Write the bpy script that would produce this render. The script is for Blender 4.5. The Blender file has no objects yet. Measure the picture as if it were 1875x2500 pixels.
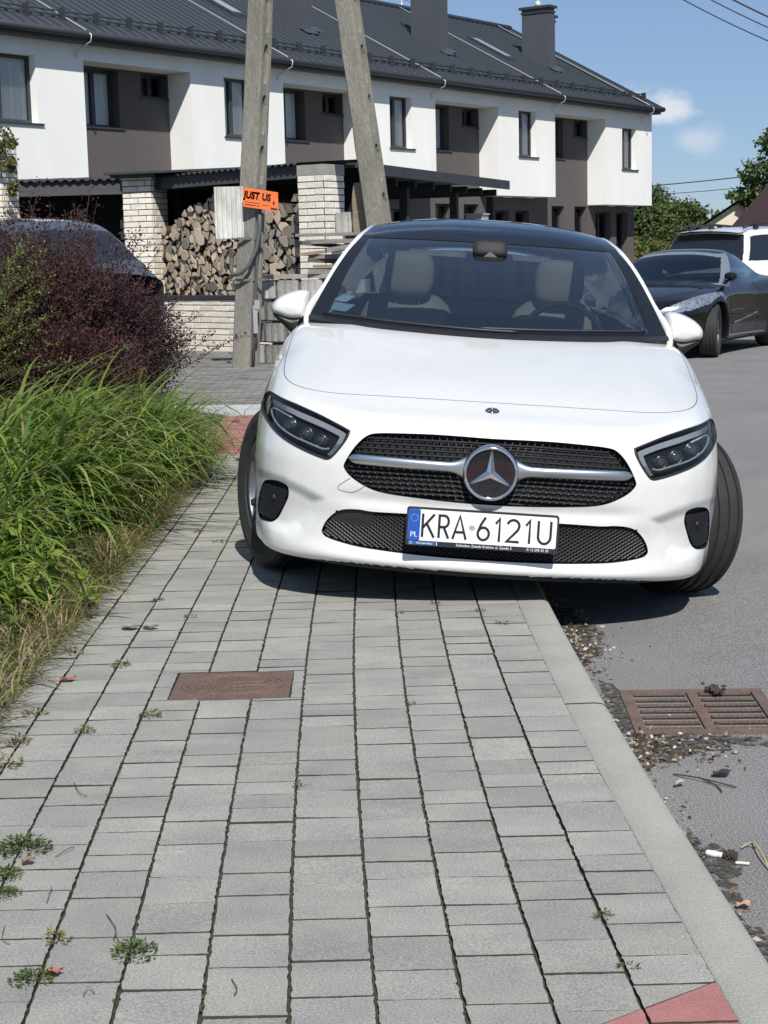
import bpy, bmesh, math, random
import numpy as np
from mathutils import Vector, Matrix
from mathutils.bvhtree import BVHTree
rad = math.radians
SC = bpy.context.scene
COL = SC.collection
random.seed(7)
RNG = np.random.default_rng(7)

# ------------------------------------------------------------------ camera
CAM_H = 1.25                       # above the pavement
PITCH, ROLL, FPX = math.atan((1250 - 622) / 4100.0), 0.0236, 4100.0
cam = bpy.data.cameras.new('camera')
cam.sensor_fit = 'VERTICAL'; cam.sensor_height = 36.0; cam.lens = 36.0 * FPX / 2500.0
cam.clip_start = 0.05; cam.clip_end = 4000.0
cam_o = bpy.data.objects.new('camera', cam); COL.objects.link(cam_o)
_f = Vector((0, math.cos(PITCH), -math.sin(PITCH))); _r = Vector((1, 0, 0)); _u = Vector((0, math.sin(PITCH), math.cos(PITCH)))
_R = _r * math.cos(ROLL) - _u * math.sin(ROLL); _U = _u * math.cos(ROLL) + _r * math.sin(ROLL)
cam_o.matrix_world = Matrix(((_R.x, _U.x, -_f.x, 0), (_R.y, _U.y, -_f.y, 0), (_R.z, _U.z, -_f.z, CAM_H), (0, 0, 0, 1)))
SC.camera = cam_o

# ------------------------------------------------------------------ sky, sun, exposure
SUN_EL, SUN_AZ = rad(47), rad(170.8)          # azimuth clockwise from +Y: behind the camera, a little to its right
sun_dir = Vector((math.sin(SUN_AZ) * math.cos(SUN_EL), math.cos(SUN_AZ) * math.cos(SUN_EL), math.sin(SUN_EL)))
sl = bpy.data.lights.new('sun', 'SUN'); sl.energy = 4.25; sl.angle = rad(0.53); sl.color = (1.0, 0.965, 0.91)
so = bpy.data.objects.new('sun', sl); COL.objects.link(so)
so.rotation_euler = sun_dir.to_track_quat('Z', 'Y').to_euler(); so.location = (0, 0, 40)
W = bpy.data.worlds.new('World'); SC.world = W; W.use_nodes = True
wn, wl = W.node_tree.nodes, W.node_tree.links
wn.clear()
wo = wn.new('ShaderNodeOutputWorld'); bg = wn.new('ShaderNodeBackground'); sky = wn.new('ShaderNodeTexSky')
sky.sky_type = 'NISHITA'; sky.sun_disc = False; sky.sun_elevation = SUN_EL; sky.sun_rotation = SUN_AZ
sky.altitude = 1800; sky.air_density = 1.0; sky.dust_density = 0.9; sky.ozone_density = 6.0
bg.inputs['Strength'].default_value = 0.078
# small fair-weather clouds low in the sky: soft blobs around given directions, broken up by noise
geo = wn.new('ShaderNodeTexCoord')
noi = wn.new('ShaderNodeTexNoise'); noi.inputs['Scale'].default_value = 44; noi.inputs['Detail'].default_value = 9; noi.inputs['Roughness'].default_value = 0.6
mpn = wn.new('ShaderNodeMapping'); mpn.inputs['Scale'].default_value = (1, 1, 1.7)
wl.new(geo.outputs['Generated'], mpn.inputs['Vector']); wl.new(mpn.outputs['Vector'], noi.inputs['Vector'])
def _blob(px, py, rx, ry, amt):
    d = (_f + _R * ((px - 937.5) / FPX) - _U * ((py - 1250) / FPX)).normalized()
    sub = wn.new('ShaderNodeVectorMath'); sub.operation = 'SUBTRACT'; sub.inputs[1].default_value = d
    nrm = wn.new('ShaderNodeVectorMath'); nrm.operation = 'NORMALIZE'
    wl.new(geo.outputs['Generated'], nrm.inputs[0]); wl.new(nrm.outputs[0], sub.inputs[0])
    mul = wn.new('ShaderNodeVectorMath'); mul.operation = 'MULTIPLY'; mul.inputs[1].default_value = (FPX / rx, FPX / rx, FPX / ry)
    ln = wn.new('ShaderNodeVectorMath'); ln.operation = 'LENGTH'
    wl.new(sub.outputs[0], mul.inputs[0]); wl.new(mul.outputs[0], ln.inputs[0])
    add = wn.new('ShaderNodeMath'); add.operation = 'MULTIPLY_ADD'; add.inputs[1].default_value = 2.3; wl.new(noi.outputs['Fac'], add.inputs[0])
    inv = wn.new('ShaderNodeMath'); inv.operation = 'MULTIPLY'; inv.inputs[1].default_value = -1.0; wl.new(ln.outputs['Value'], inv.inputs[0])
    wl.new(inv.outputs[0], add.inputs[2])
    mr = wn.new('ShaderNodeMapRange'); mr.interpolation_type = 'SMOOTHSTEP'
    mr.inputs['From Min'].default_value = 0.05; mr.inputs['From Max'].default_value = 1.15; mr.inputs['To Max'].default_value = amt
    wl.new(add.outputs[0], mr.inputs['Value'])
    return mr.outputs[0]
_fac = None
for b in ((1625, 262, 75, 48, 0.62), (1700, 345, 95, 40, 0.32), (1560, 240, 55, 40, 0.3), (-900, -500, 500, 160, 0.5), (3300, 100, 420, 130, 0.6), (900, -1500, 600, 200, 0.4)):
    o = _blob(*b)
    if _fac is None: _fac = o
    else:
        mx = wn.new('ShaderNodeMath'); mx.operation = 'MAXIMUM'; wl.new(_fac, mx.inputs[0]); wl.new(o, mx.inputs[1]); _fac = mx.outputs[0]
mixc = wn.new('ShaderNodeMix'); mixc.data_type = 'RGBA'; mixc.inputs['B'].default_value = (9.6, 9.3, 9.4, 1)
wl.new(_fac, mixc.inputs['Factor']); hz = wn.new('ShaderNodeMix'); hz.data_type = 'RGBA'; hz.inputs['Factor'].default_value = 0.5; hz.inputs['B'].default_value = (2.75, 3.75, 5.6, 1)   # thin even haze over the clear sky
wl.new(sky.outputs[0], hz.inputs['A']); wl.new(hz.outputs['Result'], mixc.inputs['A']); wl.new(mixc.outputs['Result'], bg.inputs['Color'])
wl.new(bg.outputs[0], wo.inputs['Surface'])
SC.view_settings.view_transform = 'Standard'; SC.view_settings.look = 'None'; SC.view_settings.gamma = 1.0
SC.view_settings.exposure = 0.38
SC.render.engine = 'CYCLES'
try: SC.cycles.use_denoising = True
except Exception: pass
SC.cycles.max_bounces = 8; SC.cycles.transparent_max_bounces = 16

# ------------------------------------------------------------------ helpers
MATS = {}
def mat(name, col, rough=0.6, metal=0.0, spec=0.5, var=0.0, vscale=8.0, bump=0.0, bscale=60.0, coat=0.0, island=0.0, col2=None, stretch=None, detail=5.0, orand=0.0, v2=None):
    """Principled with optional noise variation (var: amount of col2/darker mixed in), random tint per mesh island and bump."""
    if name in MATS: return MATS[name]
    m = bpy.data.materials.new(name); m.use_nodes = True; MATS[name] = m
    nt = m.node_tree; N = nt.nodes; L = nt.links
    b = N['Principled BSDF']
    b.inputs['Base Color'].default_value = (*col, 1); b.inputs['Roughness'].default_value = rough; b.inputs['Metallic'].default_value = metal
    b.inputs['Specular IOR Level'].default_value = spec
    if coat: b.inputs['Coat Weight'].default_value = coat; b.inputs['Coat Roughness'].default_value = 0.03
    tc = None
    def coord():
        nonlocal tc
        if tc is None:
            t = N.new('ShaderNodeTexCoord'); mp = N.new('ShaderNodeMapping')
            if stretch: mp.inputs['Scale'].default_value = stretch
            L.new(t.outputs['Object'], mp.inputs['Vector']); tc = mp.outputs['Vector']
        return tc
    c = None
    if var:
        n = N.new('ShaderNodeTexNoise'); n.inputs['Scale'].default_value = vscale; n.inputs['Detail'].default_value = detail; n.inputs['Roughness'].default_value = 0.62
        L.new(coord(), n.inputs['Vector'])
        r = N.new('ShaderNodeValToRGB'); r.color_ramp.elements[0].position = 0.3; r.color_ramp.elements[1].position = 0.72
        c2 = col2 or tuple(x * (1 - var) for x in col)
        r.color_ramp.elements[0].color = (*c2, 1); r.color_ramp.elements[1].color = (*col, 1)
        L.new(n.outputs['Fac'], r.inputs['Fac']); c = r.outputs['Color']
        if v2:                                    # a second, finer layer of speckle: (scale, strength)
            n2 = N.new('ShaderNodeTexNoise'); n2.inputs['Scale'].default_value = v2[0]; n2.inputs['Detail'].default_value = 3
            L.new(coord(), n2.inputs['Vector'])
            mr = N.new('ShaderNodeMapRange'); mr.inputs['From Min'].default_value = 0.3; mr.inputs['From Max'].default_value = 0.7
            mr.inputs['To Min'].default_value = 1 - v2[1]; mr.inputs['To Max'].default_value = 1 + v2[1]
            L.new(n2.outputs['Fac'], mr.inputs['Value'])
            mm = N.new('ShaderNodeVectorMath'); mm.operation = 'SCALE'; L.new(c, mm.inputs[0]); L.new(mr.outputs[0], mm.inputs['Scale']); c = mm.outputs[0]
    if orand or island:
        g = N.new('ShaderNodeObjectInfo' if orand else 'ShaderNodeNewGeometry'); island = orand or island; hs = N.new('ShaderNodeHueSaturation')
        mr = N.new('ShaderNodeMapRange'); mr.inputs['To Min'].default_value = 1 - island; mr.inputs['To Max'].default_value = 1 + island
        L.new(g.outputs['Random' if orand else 'Random Per Island'], mr.inputs['Value']); L.new(mr.outputs[0], hs.inputs['Value'])
        if c is None: hs.inputs['Color'].default_value = (*col, 1)
        else: L.new(c, hs.inputs['Color'])
        c = hs.outputs['Color']
    if c is not None: L.new(c, b.inputs['Base Color'])
    if bump:
        n = N.new('ShaderNodeTexNoise'); n.inputs['Scale'].default_value = bscale; n.inputs['Detail'].default_value = 6
        L.new(coord(), n.inputs['Vector'])
        bp = N.new('ShaderNodeBump'); bp.inputs['Strength'].default_value = bump; bp.inputs['Distance'].default_value = 0.01
        L.new(n.outputs['Fac'], bp.inputs['Height']); L.new(bp.outputs['Normal'], b.inputs['Normal'])
    return m

def leaf_mat(name, cols, rough=0.55, trans=0.35):
    """Leaf: colour ramp by random island, some light through the blade."""
    if name in MATS: return MATS[name]
    m = bpy.data.materials.new(name); m.use_nodes = True; MATS[name] = m
    N, L = m.node_tree.nodes, m.node_tree.links
    b = N['Principled BSDF']; b.inputs['Roughness'].default_value = rough; b.inputs['Specular IOR Level'].default_value = 0.35
    g = N.new('ShaderNodeNewGeometry'); r = N.new('ShaderNodeValToRGB')
    e = r.color_ramp.elements
    for i, c in enumerate(cols):
        x = e[i] if i < 2 else e.new(1.0)
        x.color = (*c, 1)
    for i, x in enumerate(sorted(range(len(cols)))): e[i].position = i / (len(cols) - 1)
    for i, c in enumerate(cols): e[i].color = (*c, 1)
    L.new(g.outputs['Random Per Island'], r.inputs['Fac']); L.new(r.outputs['Color'], b.inputs['Base Color'])
    t = N.new('ShaderNodeBsdfTranslucent'); L.new(r.outputs['Color'], t.inputs['Color'])
    mx = N.new('ShaderNodeMixShader'); mx.inputs['Fac'].default_value = trans
    L.new(b.outputs[0], mx.inputs[1]); L.new(t.outputs[0], mx.inputs[2]); L.new(mx.outputs[0], N['Material Output'].inputs['Surface'])
    return m

def glass_mat(name, tint=(0.55, 0.6, 0.6), refl=1.0, ior=1.5, rough=0.0, rtint=(1, 1, 1)):
    """Thin pane: tinted see-through plus Fresnel mirror."""
    if name in MATS: return MATS[name]
    m = bpy.data.materials.new(name); m.use_nodes = True; MATS[name] = m
    N, L = m.node_tree.nodes, m.node_tree.links
    N.remove(N['Principled BSDF'])
    t = N.new('ShaderNodeBsdfTransparent'); t.inputs['Color'].default_value = (*tint, 1)
    g = N.new('ShaderNodeBsdfGlossy'); g.inputs['Roughness'].default_value = rough; g.inputs['Color'].default_value = (*rtint, 1)
    f = N.new('ShaderNodeFresnel'); f.inputs['IOR'].default_value = ior
    k = N.new('ShaderNodeMath'); k.operation = 'MULTIPLY'; k.inputs[1].default_value = refl; k.use_clamp = True
    mx = N.new('ShaderNodeMixShader')
    L.new(f.outputs[0], k.inputs[0]); L.new(k.outputs[0], mx.inputs['Fac']); L.new(t.outputs[0], mx.inputs[1]); L.new(g.outputs[0], mx.inputs[2])
    L.new(mx.outputs[0], N['Material Output'].inputs['Surface'])
    return m

def link(name, me, parent=None, loc=None, rotz=None, smooth=False):
    o = bpy.data.objects.new(name, me); COL.objects.link(o)
    if parent is not None: o.parent = parent
    if loc is not None: o.location = loc
    if rotz is not None: o.rotation_euler = (0, 0, rotz)
    if smooth:
        me.polygons.foreach_set('use_smooth', [True] * len(me.polygons))
    return o
def tag(o, label, cat=None, group=None, kind=None):
    if label: o['label'] = label
    if cat: o['category'] = cat
    if group: o['group'] = group
    if kind: o['kind'] = kind
    return o
def thing(name, label, cat, loc=(0, 0, 0), rotz=0.0, group=None):
    o = bpy.data.objects.new(name, None); COL.objects.link(o); o.empty_display_size = 0.2
    o.location = loc; o.rotation_euler = (0, 0, rotz)
    return tag(o, label, cat, group)
def copy_tree(o, parent=None):
    c = o.copy(); COL.objects.link(c)
    if parent is not None: c.parent = parent; c.matrix_parent_inverse = o.matrix_parent_inverse.copy()
    for ch in list(o.children): copy_tree(ch, c)
    return c

class MB:
    """Collects vertices and faces, links them as ONE mesh object."""
    def __init__(s): s.v = []; s.f = []; s.m = []; s.sm = []
    def add(s, vs, fs, mi=0, smooth=False):
        k = len(s.v); s.v.extend([tuple(map(float, p)) for p in vs])
        for f in fs: s.f.append(tuple(i + k for i in f)); s.m.append(mi); s.sm.append(smooth)
        return s
    def box(s, c, d, rz=0.0, mi=0, M=None, taper=1.0):
        x, y, z = d[0] / 2, d[1] / 2, d[2] / 2
        vs = [Vector((sx * x * (taper if sz > 0 else 1), sy * y * (taper if sz > 0 else 1), sz * z)) for sz in (-1, 1) for sy in (-1, 1) for sx in (-1, 1)]
        R = M if M is not None else Matrix.Rotation(rz, 3, 'Z')
        vs = [R @ v + Vector(c) for v in vs]
        return s.add(vs, [(0, 2, 3, 1), (4, 5, 7, 6), (0, 1, 5, 4), (2, 6, 7, 3), (0, 4, 6, 2), (1, 3, 7, 5)], mi)
    def bb(s, a, b, mi=0):
        return s.box([(a[i] + b[i]) / 2 for i in range(3)], [abs(b[i] - a[i]) for i in range(3)], mi=mi)
    def quad(s, *p, mi=0): return s.add(p, [tuple(range(len(p)))], mi)
    def grid(s, P, mi=0, smooth=True, closeu=False, flip=False):
        P = np.asarray(P); a, b = P.shape[:2]
        fs = []
        for i in range(a - 1):
            for j in range(b if closeu else b - 1):
                q = (i * b + j, i * b + (j + 1) % b, (i + 1) * b + (j + 1) % b, (i + 1) * b + j)
                fs.append(q[::-1] if flip else q)
        return s.add(P.reshape(-1, 3), fs, mi, smooth)
    def tube(s, pts, r, n=8, mi=0, smooth=True, caps=True, up=None):
        P = [Vector(p) for p in pts]; k = len(s.v); rr = r if hasattr(r, '__len__') else [r] * len(P)
        prev = None
        for i, p in enumerate(P):
            t = ((P[min(i + 1, len(P) - 1)] - P[max(i - 1, 0)])).normalized()
            if prev is None:
                a = Vector((0, 0, 1)) if abs(t.z) < 0.9 else Vector((1, 0, 0))
                e = t.cross(a).normalized()
            else:
                e = prev - t * prev.dot(t); e.normalize()
            prev = e; g = t.cross(e)
            for j in range(n):
                th = 2 * math.pi * j / n
                s.v.append(tuple(p + (e * math.cos(th) + g * math.sin(th)) * rr[i]))
        for i in range(len(P) - 1):
            for j in range(n):
                s.f.append((k + i * n + j, k + i * n + (j + 1) % n, k + (i + 1) * n + (j + 1) % n, k + (i + 1) * n + j)); s.m.append(mi); s.sm.append(smooth)
        if caps:
            s.f.append(tuple(k + j for j in range(n))[::-1]); s.m.append(mi); s.sm.append(False)
            s.f.append(tuple(k + (len(P) - 1) * n + j for j in range(n))); s.m.append(mi); s.sm.append(False)
        return s
    def lathe(s, prof, n=32, axis='Z', mi=0, smooth=True, M=None):
        """prof: [(radius, height)] about an axis; M maps (x,y,z)."""
        P = np.zeros((len(prof), n, 3))
        for i, (r, h) in enumerate(prof):
            for j in range(n):
                a = 2 * math.pi * j / n
                v = Vector((r * math.cos(a), r * math.sin(a), h))
                if axis == 'X': v = Vector((h, r * math.cos(a), r * math.sin(a)))
                if axis == 'Y': v = Vector((r * math.cos(a), h, r * math.sin(a)))
                P[i, j] = (M @ v) if M is not None else v
        return s.grid(P, mi, smooth, closeu=True)
    def prism(s, poly, h0, h1, fr=None, mi=0, mis=None, smooth=False):
        """poly in 2D extruded between h0 and h1; fr maps (a,b,h) to a point."""
        fr = fr or (lambda a, b, h: (a, b, h)); n = len(poly)
        vs = [fr(a, b, h0) for a, b in poly] + [fr(a, b, h1) for a, b in poly]
        k = len(s.v); s.add(vs, [tuple(range(n))[::-1], tuple(range(n, 2 * n))], mi)
        for j in range(n): s.f.append((k + j, k + (j + 1) % n, k + n + (j + 1) % n, k + n + j)); s.m.append(mi if mis is None else mis); s.sm.append(smooth)
        return s
    def mesh(s, name, mats):
        me = bpy.data.meshes.new(name); me.from_pydata(s.v, [], s.f)
        for m in (mats if isinstance(mats, (list, tuple)) else [mats]): me.materials.append(m)
        me.polygons.foreach_set('material_index', s.m); me.polygons.foreach_set('use_smooth', s.sm); me.update()
        return me
    def build(s, name, mats, parent=None, loc=None, rotz=None):
        return link(name, s.mesh(name, mats), parent, loc, rotz)

def np_mesh(name, V, Fq, mats, parent=None, smooth=False, midx=None):
    """Fast mesh from numpy vertices and quads (or tris)."""
    V = np.asarray(V, np.float32); Fq = np.asarray(Fq, np.int32); k = Fq.shape[1]
    me = bpy.data.meshes.new(name)
    me.vertices.add(len(V)); me.vertices.foreach_set('co', V.ravel())
    me.loops.add(Fq.size); me.loops.foreach_set('vertex_index', Fq.ravel())
    me.polygons.add(len(Fq)); me.polygons.foreach_set('loop_start', np.arange(0, Fq.size, k, dtype=np.int32))
    me.polygons.foreach_set('loop_total', np.full(len(Fq), k, np.int32))
    for m in (mats if isinstance(mats, (list, tuple)) else [mats]): me.materials.append(m)
    if midx is not None: me.polygons.foreach_set('material_index', np.asarray(midx, np.int32))
    me.polygons.foreach_set('use_smooth', np.full(len(Fq), smooth))
    me.update(); me.validate()
    return link(name, me, parent)
def lerp(a, b, t): return a + (b - a) * t
def sstep(a, b, x):
    t = np.clip((np.asarray(x, float) - a) / (b - a), 0, 1); return t * t * (3 - 2 * t)
def text_mesh(name, s, size, m, parent, M, align='CENTER', extrude=0.0006, sx=1.0, bold=0.0):
    """A line of lettering as a mesh in the XY plane of M."""
    cu = bpy.data.curves.new(name, 'FONT'); cu.body = s; cu.size = size; cu.align_x = align; cu.align_y = 'CENTER'; cu.extrude = extrude; cu.offset = bold; cu.resolution_u = 3
    tmp = bpy.data.objects.new('tmp', cu); COL.objects.link(tmp)
    bpy.context.view_layer.update()
    me = bpy.data.meshes.new_from_object(tmp.evaluated_get(bpy.context.evaluated_depsgraph_get()))
    bpy.data.objects.remove(tmp); me.name = name
    me.materials.clear(); me.materials.append(m)
    me.transform(M @ Matrix.Diagonal((sx, 1, 1, 1)))
    return link(name, me, parent)
# ================================================================== SETTING: ground, road, kerb, pavement, driveway
ROAD_Z = -0.125
def cx_off(y): return 0.0062 * max(0.0, 6.3 - y) ** 2
def far_bend(y): return 0.02 * max(0.0, y - 30) ** 1.6     # the street bends to the right far off
def clip_poly(P, a, b, c):
    """Keep the side a*x+b*y<=c."""
    out = []
    for i in range(len(P)):
        p, q = P[i], P[(i + 1) % len(P)]
        dp, dq = a * p[0] + b * p[1] - c, a * q[0] + b * q[1] - c
        if dp <= 0: out.append(p)
        if dp * dq < 0:
            t = dp / (dp - dq); out.append((lerp(p[0], q[0], t), lerp(p[1], q[1], t)))
    return out

M_EARTH = mat('earth', (0.13, 0.115, 0.075), 0.95, var=0.5, vscale=1.4, bump=0.6, bscale=18)
M_FIELD = mat('field', (0.085, 0.11, 0.035), 0.95, var=0.4, vscale=0.3, bump=0.5, bscale=9)
M_JOINT = mat('joint_sand', (0.05, 0.046, 0.036), 0.95, var=0.5, vscale=9, col2=(0.035, 0.04, 0.02))
M_PAVER = mat('paver_grey', (0.365, 0.352, 0.308), 0.88, spec=0.3, var=0.25, vscale=4.5, col2=(0.262, 0.26, 0.244), bump=0.5, bscale=320, island=0.095, stretch=(1, 1.5, 1), v2=(210, 0.34), detail=9)
M_PAVER_RED = mat('paver_red', (0.40, 0.175, 0.16), 0.88, spec=0.3, var=0.25, vscale=7, bump=0.35, bscale=240, island=0.07, v2=(170, 0.12))
M_DRIVE = mat('driveway_paver', (0.27, 0.262, 0.245), 0.9, spec=0.3, var=0.35, vscale=2.2, bump=0.3, bscale=150, island=0.12, v2=(90, 0.12))
M_KERB = mat('kerb_concrete', (0.36, 0.355, 0.315), 0.9, spec=0.3, var=0.18, vscale=4, bump=0.35, bscale=180, v2=(150, 0.1), island=0.03)
M_EDGE = mat('edging_concrete', (0.33, 0.33, 0.32), 0.9, var=0.3, vscale=6, bump=0.4, bscale=100)

# ground: one sheet to the horizon
g = MB(); g.quad((-1500, -300, -0.30), (1500, -300, -0.30), (1500, 2500, -0.30), (-1500, 2500, -0.30))
tag(g.build('ground', M_FIELD), 'grassy ground reaching to the horizon', kind='structure')

# road
def asphalt():
    m = mat('asphalt', (0.222, 0.218, 0.210), 0.92, spec=0.3, var=0.22, vscale=1.3, col2=(0.172, 0.169, 0.166), bump=0.45, bscale=260, v2=(230, 0.75), detail=9)
    return m
g = MB(); ys = [-6, 0, 1, 2, 3, 4, 5, 6, 7, 9, 12, 16, 20, 25, 30, 36, 44, 54, 66, 80, 100, 140]
P = [[(0.52 + cx_off(y) + far_bend(y) + (0 if j == 0 else w), y, ROAD_Z - 0.004 * min(w, 1.2)) for j, w in enumerate((0, 1.2, 3, 5.2, 7.6))] for y in ys]
g.grid(P, smooth=True, flip=True)
tag(g.build('road', asphalt()), 'grey worn asphalt street', kind='structure')
# verge beyond the road
g = MB(); g.grid([[(8.1 + far_bend(y), y, ROAD_Z - 0.05), (8.3 + far_bend(y), y, ROAD_Z - 0.03), (60, y, 0.02)] for y in (-6, 12, 24, 36, 54, 80, 140)], flip=True)
tag(g.build('verge_ground', M_EARTH), 'bare earth verge past the road', kind='structure')

# kerb: one-metre stones with a rounded upper edge
g = MB()
prof = [(0.0, -0.25), (0.0, -0.004), (0.004, 0.0), (0.085, 0.001), (0.104, -0.002), (0.115, -0.010), (0.121, -0.024), (0.124, -0.05), (0.13, -0.25)]
y = 0.55
while y < 46:
    L_ = 1.0; n = 5; yy = [y + 0.003 + (L_ - 0.006) * i / n for i in range(n + 1)]
    dz = random.uniform(-0.002, 0.002)
    Pk = [[(0.473 + cx_off(q) + far_bend(q) + a, q, b + dz) for a, b in prof] for q in yy]
    g.grid(Pk, smooth=True, flip=True)
    k = len(g.v)
    g.add(Pk[0], [tuple(range(len(prof)))], 1); g.add(Pk[-1], [tuple(range(len(prof)))[::-1]], 1)
    y += L_
tag(g.build('kerb', [M_KERB, M_JOINT]), 'row of pale concrete kerbstones', kind='structure')

# pavement: every paver a block with worn edges and open joints
PAV0 = -1.145
def paver(g, x0, x1, y0, y1, mi, clip=None, gx=0.0032, gy=0.0023):
    n = 10
    xl, xr = x0 + gx, x1 - gx; ya, yb = y0 + gy, y1 - gy
    j = lambda s: random.gauss(0, s)
    P = [(xl + j(.0012), ya)] + [(lerp(xl, xr, i / n), ya + j(.0006)) for i in range(1, n)] + [(xr + j(.0012), ya)]
    P += [(xr + j(.0010), lerp(ya, yb, i / n)) for i in range(1, n)] + [(xr + j(.0012), yb)]
    P += [(lerp(xr, xl, i / n), yb + j(.0006)) for i in range(1, n)] + [(xl + j(.0012), yb)] + [(xl + j(.0010), lerp(yb, ya, i / n)) for i in range(1, n)]
    if clip: P = clip_poly(P, *clip)
    if len(P) < 3: return
    cxm = sum(p[0] for p in P) / len(P); cym = sum(p[1] for p in P) / len(P)
    z = random.gauss(0, 0.0009); tx, ty = random.gauss(0, .006), random.gauss(0, .006)
    q = 0.988
    top = [(p[0] + (cxm - p[0]) * (1 - q) * .5 + cx_off(p[1]), p[1] + (cym - p[1]) * (1 - q) * .5, z + tx * (p[0] - cxm) + ty * (p[1] - cym)) for p in P]
    bot = [(p[0] + cx_off(p[1]), p[1], z - 0.003) for p in P]
    low = [(p[0] + cx_off(p[1]), p[1], -0.03) for p in P]
    m = len(P); k = len(g.v)
    g.add(top + bot + low, [tuple(range(m))], mi); k0 = len(g.v) - 3 * m
    for f in [(a, m + a, m + (a + 1) % m, (a + 1) % m) for a in range(m)] + [(m + a, 2 * m + a, 2 * m + (a + 1) % m, m + (a + 1) % m) for a in range(m)]: g.f.append(tuple(i + k0 for i in f)); g.m.append(2); g.sm.append(False)
MH = (-0.635, -0.285, 4.685, 5.005)
g = MB()
lines = [0.476 - 0.1475 * i for i in range(12)]
for i in range(11):
    x1, x0 = lines[i], lines[i + 1]
    y = 0.9 + random.uniform(0, .1)
    while y < 10.75:
        L_ = random.choice((0.098, 0.146, 0.146, 0.195, 0.12)); yb = min(y + L_, 10.75)
        xm = (x0 + x1) / 2 + cx_off(4.8)
        if x1 + cx_off(4.8) > MH[0] and x0 + cx_off(4.8) < MH[1] and yb > MH[2] and y < MH[3]:
            o4 = cx_off(4.8)
            for a, b in ((y, min(yb, MH[2])), (max(y, MH[3]), yb)):
                if b - a > .02: paver(g, x0, x1, a, b, 0)
            a, b = max(y, MH[2]), min(yb, MH[3])
            if b - a > .012:
                if MH[0] - (x0 + o4) > .02: paver(g, x0, MH[0] - o4, a, b, 0, gx=.003)
                if (x1 + o4) - MH[1] > .02: paver(g, MH[1] - o4, x1, a, b, 0, gx=.003)
        else:
            # the diagonal band of red pavers at the near driveway
            a_, b_, c_ = 0.68, -1.0, 0.68 * (0.34 - cx_off(2.6)) - 2.585 + 0.0
            if y < 3.2:
                paver(g, x0, x1, y, yb, 0, (a_, b_, c_ - .002)); paver(g, x0, x1, y, yb, 1, (-a_, -b_, -c_ - .002))
            else: paver(g, x0, x1, y, yb, 0)
        y = yb
# red driveway crossing beyond the car
y = 10.77
while y < 13.4:
    x = -1.75
    while x < 0.46:
        xb = min(x + 0.2, 0.466); paver(g, x, xb, y, y + 0.1, 1, gx=.002, gy=.002); x = xb
    y += 0.1
pv = tag(g.build('pavement', [M_PAVER, M_PAVER_RED, M_JOINT]), 'grey block pavement with red pavers at the crossings', kind='structure')
g = MB(); g.grid([[(PAV0 - .5 + cx_off(y), y, -0.009), (0.475 + cx_off(y), y, -0.009)] for y in (0.5, 1, 1.5, 2, 2.5, 3, 3.5, 4, 5, 6, 7, 10.8, 13.5)], flip=True)
tag(g.build('pavement_bed', M_JOINT), 'dark sand in the paver joints', kind='structure')
# driveway of grey block paving, rising gently from the pavement to the yards
def drive_z(y): return -0.004 + 0.0 * y
g = MB()
for r in range(int((24.6 - 14.35) / 0.1)):
    y = 14.35 + r * 0.1; x = -9.0 + (0.1 if r % 2 else 0)
    while x < 0.46:
        xb = x + 0.2
        s = -0.06 * (x + 1.2)
        if x > -4.5 or r % 2 == 0:
            P = [(x + .003, y + s + .004, 0), (xb - .003, y + s - .012 + .004, 0), (xb - .003, y + s + .094 - .012, 0), (x + .003, y + s + .094, 0)]
            z = random.gauss(-.002, .0012); g.add([(p[0], p[1], z) for p in P], [(0, 1, 2, 3)])
        x = xb
tag(g.build('driveway', M_DRIVE), 'driveway of small grey blocks', kind='structure')
g = MB(); g.quad((-9.5, 13.4, -0.012), (0.47, 13.4, -0.012), (0.47, 60, -0.012), (-9.5, 60, -0.012))
tag(g.build('driveway_bed', mat('drive_bed', (0.13, 0.125, 0.115), 0.95, var=0.4, vscale=3)), 'dark joints of the driveway', kind='structure')
g = MB()
for i in range(7):
    x = -3.1 + i * 0.5
    g.box((x + .25, 13.88 - 0.30 * (x + 1.4) * .12, -0.002), (0.494, 0.62, 0.05), rz=-0.04)
tag(g.build('driveway_kerb', mat('flush_kerb', (0.45, 0.47, 0.47), 0.85, var=.15, vscale=3, island=.05)), 'flush pale kerb where the driveway meets the pavement', kind='structure')
# planting bed left of the pavement with a concrete edging
g = MB()
random.seed(3)
xs = [-1.17, -1.4, -1.8, -2.4, -3.2, -4.5, -7, -11]; ysb = [1 + .5 * i for i in range(26)]
g.grid([[(x + (cx_off(y) if x > -2 else 0), y, (-0.012 if a == 0 else 0.03 + random.uniform(-.02, .03)) + (0.03 if a > 1 else 0)) for a, x in enumerate(xs)] for y in ysb], smooth=True)
tag(g.build('planting_bed_ground', M_EARTH), 'earth bed beside the pavement', kind='structure')
g = MB(); y = 1.0
while y < 10.6:
    Pk = [(-1.185 + cx_off(y), y + .003), (-1.148 + cx_off(y), y + .003), (-1.148 + cx_off(y + 1), y + .995), (-1.185 + cx_off(y + 1), y + .995)]
    z1 = 0.012 + random.uniform(-.006, .006); g.prism(Pk, -0.1, z1); y += 1.0
tag(g.build('edging_kerb', M_EDGE), 'thin concrete edging along the planting bed', kind='structure')

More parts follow.
